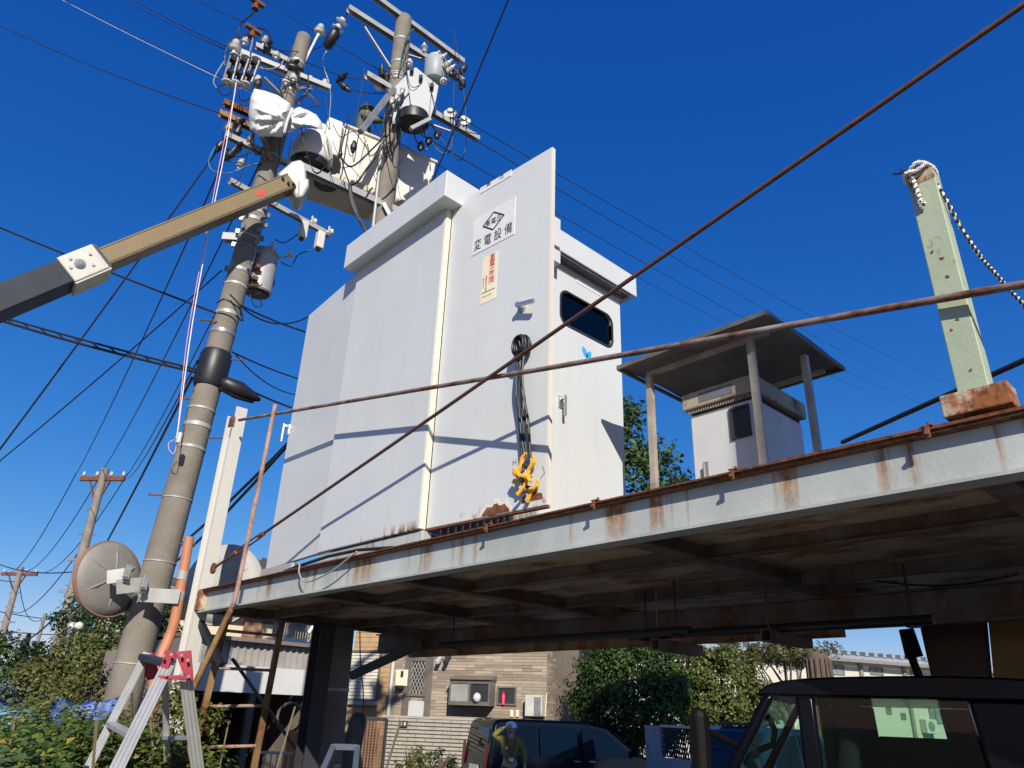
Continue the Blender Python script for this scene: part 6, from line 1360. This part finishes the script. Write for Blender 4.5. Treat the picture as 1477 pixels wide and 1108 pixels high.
c = onw(727, 1006)+tn*.05; m = MB(); m.lathe([(.04, -.18), (.045, .05), (.02, .08), (.03, .13)], c, (0, 0, 1), 10); m.build('red_bottle', M('pink_red', (.75, .06, .12), .5), kw, smooth=40)
# lattice window
r4 = rect(592, 950, 614, 1005); lw = frame(r4, .015, .06, .07, 'lattice_window', m_trim); u0, u1, z0, z1 = r4; wbox((u0+.071, u1-.071, z0+.071, z1-.071), .016, .022, 'pane', m_glass, lw)
for s in (1, -1):
    for k in range(-3, 7):
        a, c = u0+.07, u1-.07; h_ = z1-z0-.14; st_ = .19; sl_ = (c-a)*1.9
        za_, zb_ = z0+.07+k*st_, z0+.07+k*st_+sl_
        pa, pb_ = (a, za_), (c, zb_)
        if s < 0: pa, pb_ = (a, zb_), (c, za_)
        def clip(p, q):
            (x0, y0), (x1, y1) = p, q; lo, hi = z0+.07, z1-.07; t0, t1 = 0., 1.; dy = y1-y0
            for e_, sgn in ((lo, 1), (hi, -1)):
                if abs(dy) < 1e-9: continue
                t = (e_-y0)/dy
                if (dy > 0) == (sgn > 0): t0 = max(t0, t)
                else: t1 = min(t1, t)
            return None if t1-t0 < .02 else ((x0+(x1-x0)*t0, y0+dy*t0), (x0+(x1-x0)*t1, y0+dy*t1))
        r_ = clip(pa, pb_)
        if r_: m = MB(); m.bar(wp_(*r_[0], .032+.006*s), wp_(*r_[1], .032+.006*s), .006, .011); m.build('lattice_bar', m_porcb, lw)
wbox(rect(591, 1011, 611, 1034), .015, .05, 'white_panel', m_wpl); wbox(rect(586, 945, 591, 1034), .015, .03, 'door_jamb', m_trim); wbox(rect(615, 945, 620, 1034), .015, .03, 'door_jamb', m_trim)
wbox(rect(573, 966, 588, 990), .015, .06, 'intercom_panel', m_stick, bevel=.01); wbox(rect(580, 968, 583, 977), .061, .07, 'intercom_screen', m_ink); wbox(rect(574, 989, 584, 994), .015, .18, 'porch_lamp', m_dark)
m = MB(); a = onw(570.5, 930)+tn*.07; b_ = onw(561.5, 1034)+tn*.07; m.tube([Vector((b_.x, b_.y, a.z+.6)), Vector((b_.x, b_.y, 0.02))], .05, 10); m.build('downpipe', m_wpl, th2, smooth=60)
sh4 = rect(508, 938, 545, 1012); swd = frame(sh4, .021, .09, .05, 'shutter_window', m_trim); u0, u1, z0, z1 = sh4; z = z0+.051
while z < z1-.09:
    m = MB(); m.hexa([wp_(u0+.051, z, .03), wp_(u1-.051, z, .03), wp_(u1-.051, z+.005, .065), wp_(u0+.051, z+.005, .065), wp_(u0+.051, z+.085, .03), wp_(u1-.051, z+.085, .03), wp_(u1-.051, z+.08, .045), wp_(u0+.051, z+.08, .045)]); m.build('shutter_slat', M('shutter_cream', (.52, .49, .40), .5) if z == z0+.051 else bpy.data.materials['shutter_cream'], swd); z += .09
wbox((u0-.03, u1+.03, z0-.10, z0-.001), .021, .12, 'shutter_sill', m_steelw)
mb4 = wbox(rect(763, 1003, 787, 1034), .015, .30, 'meter_box', m_porcb, bevel=.01); r4 = rect(776, 1006, 785, 1034); wbox(r4, .301, .31, 'meter_door', m_steel, mb4)
m = MB(); a, b_ = onw(789, 1000)+tn*.03, onw(787, 1034)+tn*.03; m.tube([a, b_], .012, 6); m.build('meter_conduit', m_stick, th2)
for px in (637, 648): m = MB(); c = onw(px, 947); m.obox(c+tn*.06, (.14, .12, .13), Matrix((td, tn, UPZ)).transposed()); m.bar(c+tn*.1-UPZ*.07, c+tn*.28-UPZ*.18, .10, .10); m.build('spot_lamp', m_porc if px == 637 else m_dark, th2, bevel=.01)
for px in (739, 747): wbox(rect(px-2, 1024, px+2, 1034), .015, .05, 'tap_box', m_stick)

# block fence wall, gate, small things before the house
m_blk = M('fence_block', (.36, .33, .28), .85, nv=.12, isl=.2)
fA, fB = P(552, 1035, 20.6), P(708, 1035, 20.2); fA.z = fB.z = 0; fd_ = (fB-fA).normalized(); fn = Vector((fd_.y, -fd_.x, 0)); fn = fn if fn.dot(fA) < 0 else -fn; FL = (fB-fA).length
zf = P(620, 1036, 20.4).z
fw = thing('block_wall', 'low garden wall of narrow pale blocks with dark joints before the tiled house', 'wall', fA)
m = MB(); m.prism([fA, fB, fB+UPZ*(zf-.02), fA+UPZ*(zf-.02)], -fn*.14); m.build('core', M('joint_dark', (.07, .065, .06), .9), fw)
z = zf-.09; k = 0
while z > .2:
    u = -.2*(k % 2)
    while u < min(FL, 3.2):
        e = min(u+.44, FL); m = MB(); u_ = max(u, 0); b = lambda a, zz, o: fA+fd_*a+UPZ*zz+fn*o
        m.hexa([b(u_+.006, z, .001), b(e-.006, z, .001), b(e-.006, z, .02), b(u_+.006, z, .02), b(u_+.006, z+.060, .001), b(e-.006, z+.060, .001), b(e-.006, z+.060, .02), b(u_+.006, z+.060, .02)]); m.build('block', m_blk, fw); u = e
    z -= .088; k += 1
m = MB(); m.prism([fA+fn*.03+UPZ*(zf-.018), fB+fn*.03+UPZ*(zf-.018), fB+fn*.03+UPZ*(zf+.03), fA+fn*.03+UPZ*(zf+.03)], -fn*.2); m.build('coping', m_blk, fw)
c = PP(582, 1044, fA, fn)+fn*.05; m = MB(); m.obox(c, (.22, .06, .14), Matrix((fd_, fn, UPZ)).transposed()); np2 = m.build('nameplate', m_dark, fw)
for s in (-.05, .05): m = MB(); m.obox(c+fd_*s+fn*.032, (.05, .006, .07), Matrix((fd_, fn, UPZ)).transposed()); m.build('nameplate_button', m_porcb, np2)
gt = thing('lattice_gate', 'brown lattice gate between the dark column and the garden wall', 'gate', Vector((P(545, 1080, 19.5).x, P(545, 1080, 19.5).y, 0)))
a, b_ = P(524, 1036, 20.0), P(558, 1036, 19.8); zt_ = a.z; a.z = b_.z = 0; gd = (b_-a).normalized(); gl = (b_-a).length; m_gate = M('gate_brown', (.22, .12, .07), .6)
m = MB()
for p, q in ((a, a+UPZ*zt_), (b_, b_+UPZ*zt_), (a+UPZ*zt_, b_+UPZ*zt_), (a+UPZ*.3, b_+UPZ*.3)): m.bar(p, q, .06, .06)
m.build('gate_frame', m_dark, gt)
for i in range(7): m = MB(); p = a+gd*gl*(i+.7)/7.6; m.bar(p+UPZ*.3, p+UPZ*zt_, .03, .025); m.build('upright_bar', m_gate, gt)
m = MB()
for i in range(22): p = a+UPZ*(.35+i*.062); m.bar(p, p+gd*gl, .02, .018)
m.build('cross_slat', m_gate, gt)['kind'] = 'stuff'
gw = thing('garden_wall', 'pale rendered garden wall below the shaded hedge', 'wall', P(940, 1060, 17.5)*1.0)
a, b_ = P(930, 1050, 18.0), P(1010, 1050, 15.6); zt_ = P(940, 1047, 17).z; a.z = b_.z = 0; n = Vector((-(b_-a).y, (b_-a).x, 0)).normalized()*.12; m = MB(); p9 = a.lerp(b_, .28)
m.prism([a, p9, p9+UPZ*zt_, a+UPZ*zt_], n); m.prism([p9+(b_-a).normalized()*.003, b_, b_+UPZ*P(990, 1096, 15.9).z, p9+(b_-a).normalized()*.003+UPZ*P(960, 1096, 16.4).z], n); m.build('render', M('wall_render', (.42, .40, .40), .8), gw)
z0, z1 = P(970, 1096, 16).z, P(970, 1050, 16).z; d = (b_-p9).normalized(); L = (b_-p9).length
for s in (1, -1):
    for i in range(-4, 13):
        x0 = i*.105; x1 = x0+(z1-z0)*.6*s; 
        lo, hi = (x0, x1)
        t0, t1 = 0., 1.
        if x1 != x0:
            ta_, tb2 = (0-x0)/(x1-x0), (L-x0)/(x1-x0); t0, t1 = max(0, min(ta_, tb2)), min(1, max(ta_, tb2))
        if t1-t0 > .05: m = MB(); m.bar(p9+d*(x0+(x1-x0)*t0)+UPZ*(z0+(z1-z0)*t0)+n*(.5+.08*s), p9+d*(x0+(x1-x0)*t1)+UPZ*(z0+(z1-z0)*t1)+n*(.5+.08*s), .015, .028); m.build('lattice_bar', m_dark, gw)
m = MB(); m.bar(p9+UPZ*(z1+.02)+n*.5, b_+UPZ*(z1+.02)+n*.5, .05, .05); m.build('lattice_top', m_stick, gw)

# ------------------------------------------------------------------ dark van
m_van = M('van_paint', (.006, .007, .012), .15, .1, nv=.05); m_vang = M('van_glass', (.01, .012, .014), .04); m_lamp = M('tail_lamp', (.10, .008, .008), .2); m_tyre = M('tyre', (.02, .02, .02), .9); m_rim = M('rim', (.5, .5, .5), .3, .8)
vR, vN, vF = P(660, 1060, 19.3), P(708, 1060, 17.6), P(949, 1060, 19.6)
for q in (vR, vN, vF): q.z = 0
vx = (vF-vN).normalized(); vy = Vector((-vx.y, vx.x, 0)); vy = vy if vy.dot(vN) > 0 else -vy; VL = (vF-vN).length; VW = 1.68
van = thing('van', 'dark blue black van parked in the shade before the tiled house', 'van', vN)
def vp(s, w_, z): return vN+vx*s+vy*w_+UPZ*z
zr_ = P(745, 1037, 18).z
prof = [(.0, .38), (-.03, .75), (.0, 1.02), (.10, zr_-.12), (.2, zr_-.02), (.6, zr_), (VL*.55, zr_-.01), (VL*.69, zr_-.10), (VL*.88, 1.08), (VL-.03, .92), (VL, .6), (VL-.04, .36)]
m = MB(); k = len(prof)
inn = .10
ringv = []
for w_, sh_ in ((.0, 0), (.0, 0)): pass
def sw_(z): return .12*max(0, (z-.98)/(zr_-.98)) if z > .98 else 0
A_ = [vp(s, sw_(z), z) for s, z in prof]; B_ = [vp(s, VW-sw_(z), z) for s, z in prof]
m.add(A_+B_, [tuple(range(k)), tuple(range(k, 2*k))]+[(i, (i+1) % k, k+(i+1) % k, k+i) for i in range(k)]); m.build('body', m_van, van, bevel=.06, smooth=40)
def vwin(pts, name='side_window', off_=.012):
    m = MB(); m.prism([vp(s, sw_(z)-off_, z) for s, z in pts], vy*.008); return m.build(name, m_vang, van)
vwin([(.22, 1.04), (.28, zr_-.16), (VL*.26, zr_-.13), (VL*.26, 1.02)]); vwin([(VL*.28, 1.02), (VL*.28, zr_-.13), (VL*.50, zr_-.13), (VL*.50, 1.01)])
fwn = vwin([(VL*.53, 1.0), (VL*.53, zr_-.14), (VL*.665, zr_-.19), (VL*.83, 1.05), (VL*.83, 1.0)], 'front_side_window')
m = MB(); m.prism([vp(VL*.703, .2, zr_-.13)+UPZ*.012, vp(VL*.703, VW-.2, zr_-.13)+UPZ*.012, vp(VL*.875, VW-.14, 1.10)+UPZ*.012, vp(VL*.875, .14, 1.10)+UPZ*.012], UPZ*.006); m.build('windscreen', m_vang, van)
m = MB(); m.prism([vp(-.012+.10*.15, .2, 1.06), vp(.085, .25, zr_-.2), vp(.085, VW-.25, zr_-.2), vp(.003, VW-.2, 1.06)], -vx*.012); m.build('rear_window', m_vang, van)
for w_ in (.06, VW-.2): m = MB(); m.prism([vp(-.045, w_, .78), vp(-.02, w_, 1.25), vp(-.02, w_+.14, 1.25), vp(-.045, w_+.14, .78)], -vx*.02); m.build('tail_lamp', m_lamp, van)
m = MB(); m.prism([vp(-.05, .55, .66), vp(-.05, 1.1, .66), vp(-.05, 1.1, .80), vp(-.05, .55, .80)], -vx*.012); m.build('number_plate', m_label, van)
for s in (VL*.2, VL*.8):
    for w_ in (-.015, VW+.015):
        sgn = -1 if w_ < 0 else 1; c = vp(s, w_, .31); m = MB(); m.lathe([(.24, 0), (.31, .02), (.31, .18), (.24, .2)], c-vy*sgn*.19, vy*sgn, 20); wl = m.build('wheel', m_tyre, van, smooth=40); m = MB(); m.lathe([(.21, 0), (.18, .015), (.03, .02)], c+vy*sgn*.012, vy*sgn, 16); m.build('rim', m_rim, wl, smooth=40)
for s in (VL*.47, VL*.56): m = MB(); m.bar(vp(s, -.025, .93), vp(s+.16, -.025, .92), .03, .03); m.build('door_handle', m_chrome, van)
m = MB(); m.obox(vp(VL*.845, -.12, 1.10), (.10, .2, .14), Matrix((vx, vy, UPZ)).transposed()); m.build('wing_mirror', m_van, van, bevel=.03)

# ------------------------------------------------------------------ blue car behind the cab
m_blue = M('car_blue', (.05, .12, .22), .2, .3, nv=.05)
cR, cF = P(1090, 1085, 12.5), P(1235, 1085, 14.5); cR.z = cF.z = 0; ux_ = (cF-cR).normalized(); uy_ = Vector((-ux_.y, ux_.x, 0)); uy_ = uy_ if uy_.dot(cR) > 0 else -uy_
car = thing('parked_car', 'blue hatchback parked beyond the truck cab window', 'car', cR)
zc = P(1118, 1050, 13.0).z; kx = 3.7
pr = [(0, .35), (-.02, .8), (.12, 1.0), (.42, zc-.07), (.7, zc), (1.7, zc-.02), (2.35, 1.02), (3.4, .88), (3.65, .65), (3.62, .35)]
sw2 = lambda z: .14*max(0, (z-.95)/(zc-.95)) if z > .95 else 0
m = MB(); k = len(pr); m.add([cR+ux_*s+uy_*sw2(z)+UPZ*z for s, z in pr]+[cR+ux_*s+uy_*(1.6-sw2(z))+UPZ*z for s, z in pr], [tuple(range(k)), tuple(range(k, 2*k))]+[(i, (i+1) % k, k+(i+1) % k, k+i) for i in range(k)]); m.build('body', m_blue, car, bevel=.05, smooth=40)
for pts in ([(.35, 1.0), (.5, zc-.12), (1.1, zc-.1), (1.1, .98)], [(1.17, .98), (1.17, zc-.1), (1.68, zc-.12), (2.15, 1.0), (2.15, .98)]):
    m = MB(); m.prism([cR+ux_*s+uy_*(sw2(z)-.012)+UPZ*z for s, z in pts], uy_*.008); m.build('side_window', m_vang, car)
m = MB(); m.prism([cR+ux_*s+uy_*w_+UPZ*(z+.01) for s, w_, z in ((.14, .15, 1.0), (.40, .25, zc-.08), (.40, 1.35, zc-.08), (.14, 1.45, 1.0))], -ux_*.012); m.build('rear_window', m_vang, car)
for s in (.7, 3.0):
    for w_, sgn in ((-.01, -1), (1.61, 1)): c = cR+ux_*s+uy_*w_+UPZ*.29; m = MB(); m.lathe([(.22, 0), (.29, .02), (.29, .17), (.22, .19)], c-uy_*sgn*.18, uy_*sgn, 18); m.build('wheel', m_tyre, car, smooth=40)
m = MB(); m.obox(cR+ux_*.75+uy_*.8+UPZ*(zc+.03), (.25, .9, .04), Matrix((ux_, uy_, UPZ)).transposed()); m.build('roof_spoiler', m_van, car, bevel=.01)

# ------------------------------------------------------------------ crane truck under the platform
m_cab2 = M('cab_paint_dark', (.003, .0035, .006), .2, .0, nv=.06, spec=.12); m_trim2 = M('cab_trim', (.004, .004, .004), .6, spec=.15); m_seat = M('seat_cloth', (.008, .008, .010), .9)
kP = P(1260, 1049, 3.55); kd = Vector((kP.x, kP.y, 0)).normalized(); ke = Vector((-kd.y, kd.x, 0)); kd = kd; kO = Vector((kP.x, kP.y, 0))
if (rt_ := Vector((_rt @ RM.T)))[0]*ke.x+rt_[1]*ke.y < 0: ke = -ke            # ke runs towards the rear of the truck
def onk(px, py, o=0.0): p = PP(px, py, kO+kd*o, kd); return (p-kO).dot(ke), p.z
def kp(s, w_, z): return kO+ke*s+kd*w_+UPZ*z
ck = thing('crane_truck', 'dark truck cab with an orange crane behind it standing below the platform', 'truck', kO)
KW = 1.62
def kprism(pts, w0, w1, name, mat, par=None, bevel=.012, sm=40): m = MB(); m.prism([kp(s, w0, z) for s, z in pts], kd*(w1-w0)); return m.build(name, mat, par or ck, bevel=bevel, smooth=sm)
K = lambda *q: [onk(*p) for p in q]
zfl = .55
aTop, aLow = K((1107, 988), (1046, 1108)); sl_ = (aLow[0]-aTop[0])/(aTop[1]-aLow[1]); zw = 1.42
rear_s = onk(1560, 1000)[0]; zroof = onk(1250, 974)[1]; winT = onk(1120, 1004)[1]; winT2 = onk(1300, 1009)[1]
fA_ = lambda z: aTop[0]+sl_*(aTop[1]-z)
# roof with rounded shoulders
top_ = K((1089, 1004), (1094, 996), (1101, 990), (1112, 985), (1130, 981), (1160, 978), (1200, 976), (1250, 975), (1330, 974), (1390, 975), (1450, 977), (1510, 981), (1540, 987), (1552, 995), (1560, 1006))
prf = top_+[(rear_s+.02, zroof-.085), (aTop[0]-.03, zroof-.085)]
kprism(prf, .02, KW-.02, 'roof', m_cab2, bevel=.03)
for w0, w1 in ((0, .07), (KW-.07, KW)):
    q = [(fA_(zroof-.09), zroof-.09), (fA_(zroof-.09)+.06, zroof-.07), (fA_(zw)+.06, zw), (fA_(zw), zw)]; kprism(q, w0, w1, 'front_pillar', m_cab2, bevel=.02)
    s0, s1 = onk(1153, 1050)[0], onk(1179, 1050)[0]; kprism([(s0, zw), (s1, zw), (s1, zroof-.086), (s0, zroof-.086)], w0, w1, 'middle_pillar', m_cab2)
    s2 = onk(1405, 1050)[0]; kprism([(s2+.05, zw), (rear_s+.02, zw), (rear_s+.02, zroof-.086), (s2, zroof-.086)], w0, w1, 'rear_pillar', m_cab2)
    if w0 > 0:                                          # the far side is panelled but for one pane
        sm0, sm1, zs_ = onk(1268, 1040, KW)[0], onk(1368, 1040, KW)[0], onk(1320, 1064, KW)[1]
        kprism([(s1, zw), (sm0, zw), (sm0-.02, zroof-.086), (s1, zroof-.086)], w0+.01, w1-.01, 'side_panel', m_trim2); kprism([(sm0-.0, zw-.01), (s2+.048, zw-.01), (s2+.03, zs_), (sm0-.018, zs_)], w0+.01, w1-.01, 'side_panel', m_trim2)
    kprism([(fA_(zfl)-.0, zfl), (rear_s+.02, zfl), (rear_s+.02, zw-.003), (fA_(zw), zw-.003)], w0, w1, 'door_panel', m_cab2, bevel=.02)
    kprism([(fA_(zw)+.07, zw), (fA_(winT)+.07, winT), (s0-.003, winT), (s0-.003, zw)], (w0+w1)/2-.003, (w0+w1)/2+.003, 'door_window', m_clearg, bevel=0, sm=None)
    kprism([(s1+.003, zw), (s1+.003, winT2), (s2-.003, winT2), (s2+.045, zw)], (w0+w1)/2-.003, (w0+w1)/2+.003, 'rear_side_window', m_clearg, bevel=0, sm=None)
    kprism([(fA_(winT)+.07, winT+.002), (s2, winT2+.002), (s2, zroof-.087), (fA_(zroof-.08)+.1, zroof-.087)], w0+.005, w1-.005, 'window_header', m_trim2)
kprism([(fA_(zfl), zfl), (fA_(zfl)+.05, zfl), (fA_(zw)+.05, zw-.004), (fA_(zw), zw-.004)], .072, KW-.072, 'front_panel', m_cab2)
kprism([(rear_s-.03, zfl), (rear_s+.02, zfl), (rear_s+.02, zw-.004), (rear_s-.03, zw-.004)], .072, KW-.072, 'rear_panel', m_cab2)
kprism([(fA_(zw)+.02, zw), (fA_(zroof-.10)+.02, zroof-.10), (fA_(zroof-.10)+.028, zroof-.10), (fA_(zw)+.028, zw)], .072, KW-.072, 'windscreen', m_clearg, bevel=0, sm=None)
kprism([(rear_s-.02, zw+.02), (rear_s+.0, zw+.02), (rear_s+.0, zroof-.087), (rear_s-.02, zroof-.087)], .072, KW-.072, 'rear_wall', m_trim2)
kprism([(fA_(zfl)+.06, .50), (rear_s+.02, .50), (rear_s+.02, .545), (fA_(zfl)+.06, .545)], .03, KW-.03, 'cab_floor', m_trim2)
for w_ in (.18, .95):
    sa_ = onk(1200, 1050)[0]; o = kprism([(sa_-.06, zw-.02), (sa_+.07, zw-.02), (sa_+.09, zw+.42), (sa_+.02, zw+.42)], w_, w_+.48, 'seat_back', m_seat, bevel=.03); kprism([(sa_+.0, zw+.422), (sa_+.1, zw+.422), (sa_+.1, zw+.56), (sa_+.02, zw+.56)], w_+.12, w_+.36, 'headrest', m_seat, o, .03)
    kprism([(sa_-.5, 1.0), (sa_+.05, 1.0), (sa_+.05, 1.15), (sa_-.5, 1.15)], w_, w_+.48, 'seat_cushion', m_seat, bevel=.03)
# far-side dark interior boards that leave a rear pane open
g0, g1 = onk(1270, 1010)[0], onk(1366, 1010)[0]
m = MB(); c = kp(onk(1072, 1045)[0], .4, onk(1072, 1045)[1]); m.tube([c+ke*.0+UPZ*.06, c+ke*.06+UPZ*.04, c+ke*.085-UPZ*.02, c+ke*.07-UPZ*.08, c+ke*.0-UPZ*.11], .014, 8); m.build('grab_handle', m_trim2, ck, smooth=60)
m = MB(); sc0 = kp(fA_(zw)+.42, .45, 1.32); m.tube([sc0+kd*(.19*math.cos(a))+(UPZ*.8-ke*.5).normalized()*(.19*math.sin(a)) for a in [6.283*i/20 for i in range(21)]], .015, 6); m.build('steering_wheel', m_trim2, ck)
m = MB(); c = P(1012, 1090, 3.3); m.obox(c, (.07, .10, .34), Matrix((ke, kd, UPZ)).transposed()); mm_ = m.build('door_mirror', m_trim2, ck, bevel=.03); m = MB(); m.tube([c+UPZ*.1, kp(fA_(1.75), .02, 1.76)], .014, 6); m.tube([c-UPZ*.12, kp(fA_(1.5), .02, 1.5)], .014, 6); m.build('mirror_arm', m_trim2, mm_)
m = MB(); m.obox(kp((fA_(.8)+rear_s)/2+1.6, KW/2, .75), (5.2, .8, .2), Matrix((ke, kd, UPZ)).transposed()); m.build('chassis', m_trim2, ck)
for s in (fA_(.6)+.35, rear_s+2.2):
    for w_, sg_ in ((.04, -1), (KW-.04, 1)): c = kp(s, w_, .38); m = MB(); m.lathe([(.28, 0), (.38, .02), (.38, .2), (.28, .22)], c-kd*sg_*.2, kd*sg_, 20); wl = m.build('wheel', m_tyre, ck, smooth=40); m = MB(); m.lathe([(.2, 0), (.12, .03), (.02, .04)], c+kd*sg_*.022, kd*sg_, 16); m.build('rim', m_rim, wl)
# crane column and boom behind the cab (dull orange and yellow)
m_or = M('crane_orange', (.075, .024, .008), .5, nv=.15); m_ye = M('crane_yellow', (.24, .125, .015), .5, nv=.12)
def crane(pts, d, dep, name, mat, bev=.006): return poly3(pts, d, dep, name, mat, ck, bev)
crane([(1326, 900), (1424, 893), (1432, 985), (1345, 985)], 5.7, .35, 'crane_column', m_or); crane([(1425, 893), (1520, 885), (1520, 985), (1434, 985)], 5.6, .5, 'crane_boom', m_ye)
o = crane([(1296, 908), (1318, 906), (1332, 946), (1306, 950)], 5.5, .05, 'hook_plate', m_trim2, .006)
m = MB(); m.tube([P(1312, 945, 5.5), P(1322, 972, 5.5), P(1328, 985, 5.5)], .02, 6); m.tube([P(1318, 945, 5.5), P(1334, 985, 5.5)], .008, 6); m.build('hook_chain', m_trim2, o)
m = MB(); q = P(1500, 985, 5.9); m.tube([Vector((q.x, q.y, .85)), Vector((q.x, q.y, q.z))], .22, 16); m.build('crane_pedestal', m_or, ck)

# ------------------------------------------------------------------ factory far behind
m_fw = M('factory_wall', (.50, .47, .41), .8, nv=.04, ns=.5); m_fr = M('factory_roof', (.30, .33, .37), .5, .2)
qA, qB = P(1000, 1040, 33.0), P(1480, 1058, 47.5); qA.z = qB.z = 0; qd = (qB-qA).normalized(); qn = Vector((qd.y, -qd.x, 0)); qn = qn if qn.dot(qA) < 0 else -qn; QL = (qB-qA).length
def onq(px, py): p = PP(px, py, qA, qn); return (p-qA).dot(qd), p.z
def qp(u, z, o=0.0): return qA+qd*u+UPZ*z+qn*o
fac = thing('factory', 'long cream two storey factory with a ribbed metal roof edge', 'building', qA); ze = onq(1200, 950)[1]
m = MB(); m.prism([qp(-3, 0), qp(QL+14, 0), qp(QL+14, ze), qp(-3, ze)], -qn*12); m.build('wall', m_fw, fac)
m = MB(); m.prism([qp(-3.3, ze+.02, .45), qp(QL+14.3, ze+.02, .45), qp(QL+14.3, ze+.16, .45), qp(-3.3, ze+.16, .45)], -qn*13); rf = m.build('roof', m_fr, fac)
m = MB(); u = -3.2
while u < QL+14: m.bar(qp(u, ze+.26, .5), qp(u, ze+.6, -9), .20, .18); u += .55
m.build('roof_rib', m_fr, rf)['kind'] = 'stuff'
m = MB(); m.bar(qp(-3.2, ze-.06, .5), qp(QL+14.2, ze-.06, .5), .12, .14); m.build('gutter', m_mirb, fac)
for px in (1062, 1150, 1240, 1302, 1365, 1440):
    u = onq(px, 965)[0]; m = MB(); m.prism([qp(u-.09, 0, .01), qp(u+.09, 0, .01), qp(u+.09, ze-.14, .01), qp(u-.09, ze-.14, .01)], qn*.1); m.build('downpipe', m_mirb, fac)
m_fg = M('factory_glass', (.16, .22, .24), .15, nv=.3)
for x0, y0, x1, y1 in ((1044, 944, 1066, 956), (1128, 952, 1150, 964), (1195, 958, 1218, 974), (1253, 962, 1274, 974), (1312, 966, 1330, 977), (1128, 1014, 1155, 1036), (1276, 1015, 1284, 1030), (1298, 1028, 1305, 1038), (1337, 1015, 1360, 1044), (1390, 1018, 1412, 1044), (1395, 968, 1412, 978)):
    (u0, z1), (u1, z0) = onq(x0, y0), onq(x1, y1); u1 = max(u1, u0+.3); m = MB(); w_ = .06
    for a in ((u0, u1, z0, z0+w_), (u0, u1, z1-w_, z1), (u0, u0+w_, z0+w_+.001, z1-w_-.001), (u1-w_, u1, z0+w_+.001, z1-w_-.001), ((u0+u1)/2-.03, (u0+u1)/2+.03, z0+w_+.001, z1-w_-.001)):
        m.hexa([qp(a[0], a[2], .005), qp(a[1], a[2], .005), qp(a[1], a[2], .06), qp(a[0], a[2], .06), qp(a[0], a[3], .005), qp(a[1], a[3], .005), qp(a[1], a[3], .06), qp(a[0], a[3], .06)])
    wn = m.build('window', m_mirb, fac); m = MB(); m.prism([qp(u0+w_, z0+w_, .008), qp(u1-w_, z0+w_, .008), qp(u1-w_, z1-w_, .008), qp(u0+w_, z1-w_, .008)], qn*.01); m.build('pane', m_fg, wn)
(u0, z1), (u1, z0) = onq(1327, 1047), onq(1336, 1058); m = MB(); m.prism([qp(u0, z0, .02), qp(u0+.7, z0, .02), qp(u0+.7, z0+.6, .02), qp(u0, z0+.6, .02)], qn*.35); acu = m.build('air_conditioner', m_wpl, fac, bevel=.03); m = MB(); m.lathe([(.22, 0), (.2, .01)], qp(u0+.3, z0+.3, .372), qn, 16); m.build('fan_grille', m_mirb, acu)
# tall narrow building on the sunward side, outside the picture: it shades the yard behind
sh_ = Vector((math.sin(SUN_AZ), math.cos(SUN_AZ), 0)); sv = Vector((-sh_.y, sh_.x, 0)); sv = sv if sv.y > 0 else -sv
ob_ = thing('office_block', 'narrow grey office block standing beside the platform on the sunny side', 'building', sh_*4+sv*2.5)
H_ = 16.3; pt = [sh_*4+sv*2.5, sh_*10+sv*2.5, sh_*10+sv*7.3, sh_*4+sv*7.3]
m = MB(); m.prism([p for p in pt], UPZ*H_); m.build('wall', M('office_wall', (.40, .39, .37), .85, nv=.06), ob_)
m_ow = m_glass
for fl_ in range(5):
    for k in range(3):
        for nrm, p0, dr_ in ((-sh_, pt[3], -sv), (-sv, pt[0], sh_)):
            c = p0+dr_*(.55+k*1.35)+UPZ*(1.2+fl_*2.9); m = MB(); m.prism([c+nrm*.004, c+dr_*.9+nrm*.004, c+dr_*.9+UPZ*1.3+nrm*.004, c+UPZ*1.3+nrm*.004], nrm*.03); m.build('window', m_ow, ob_)
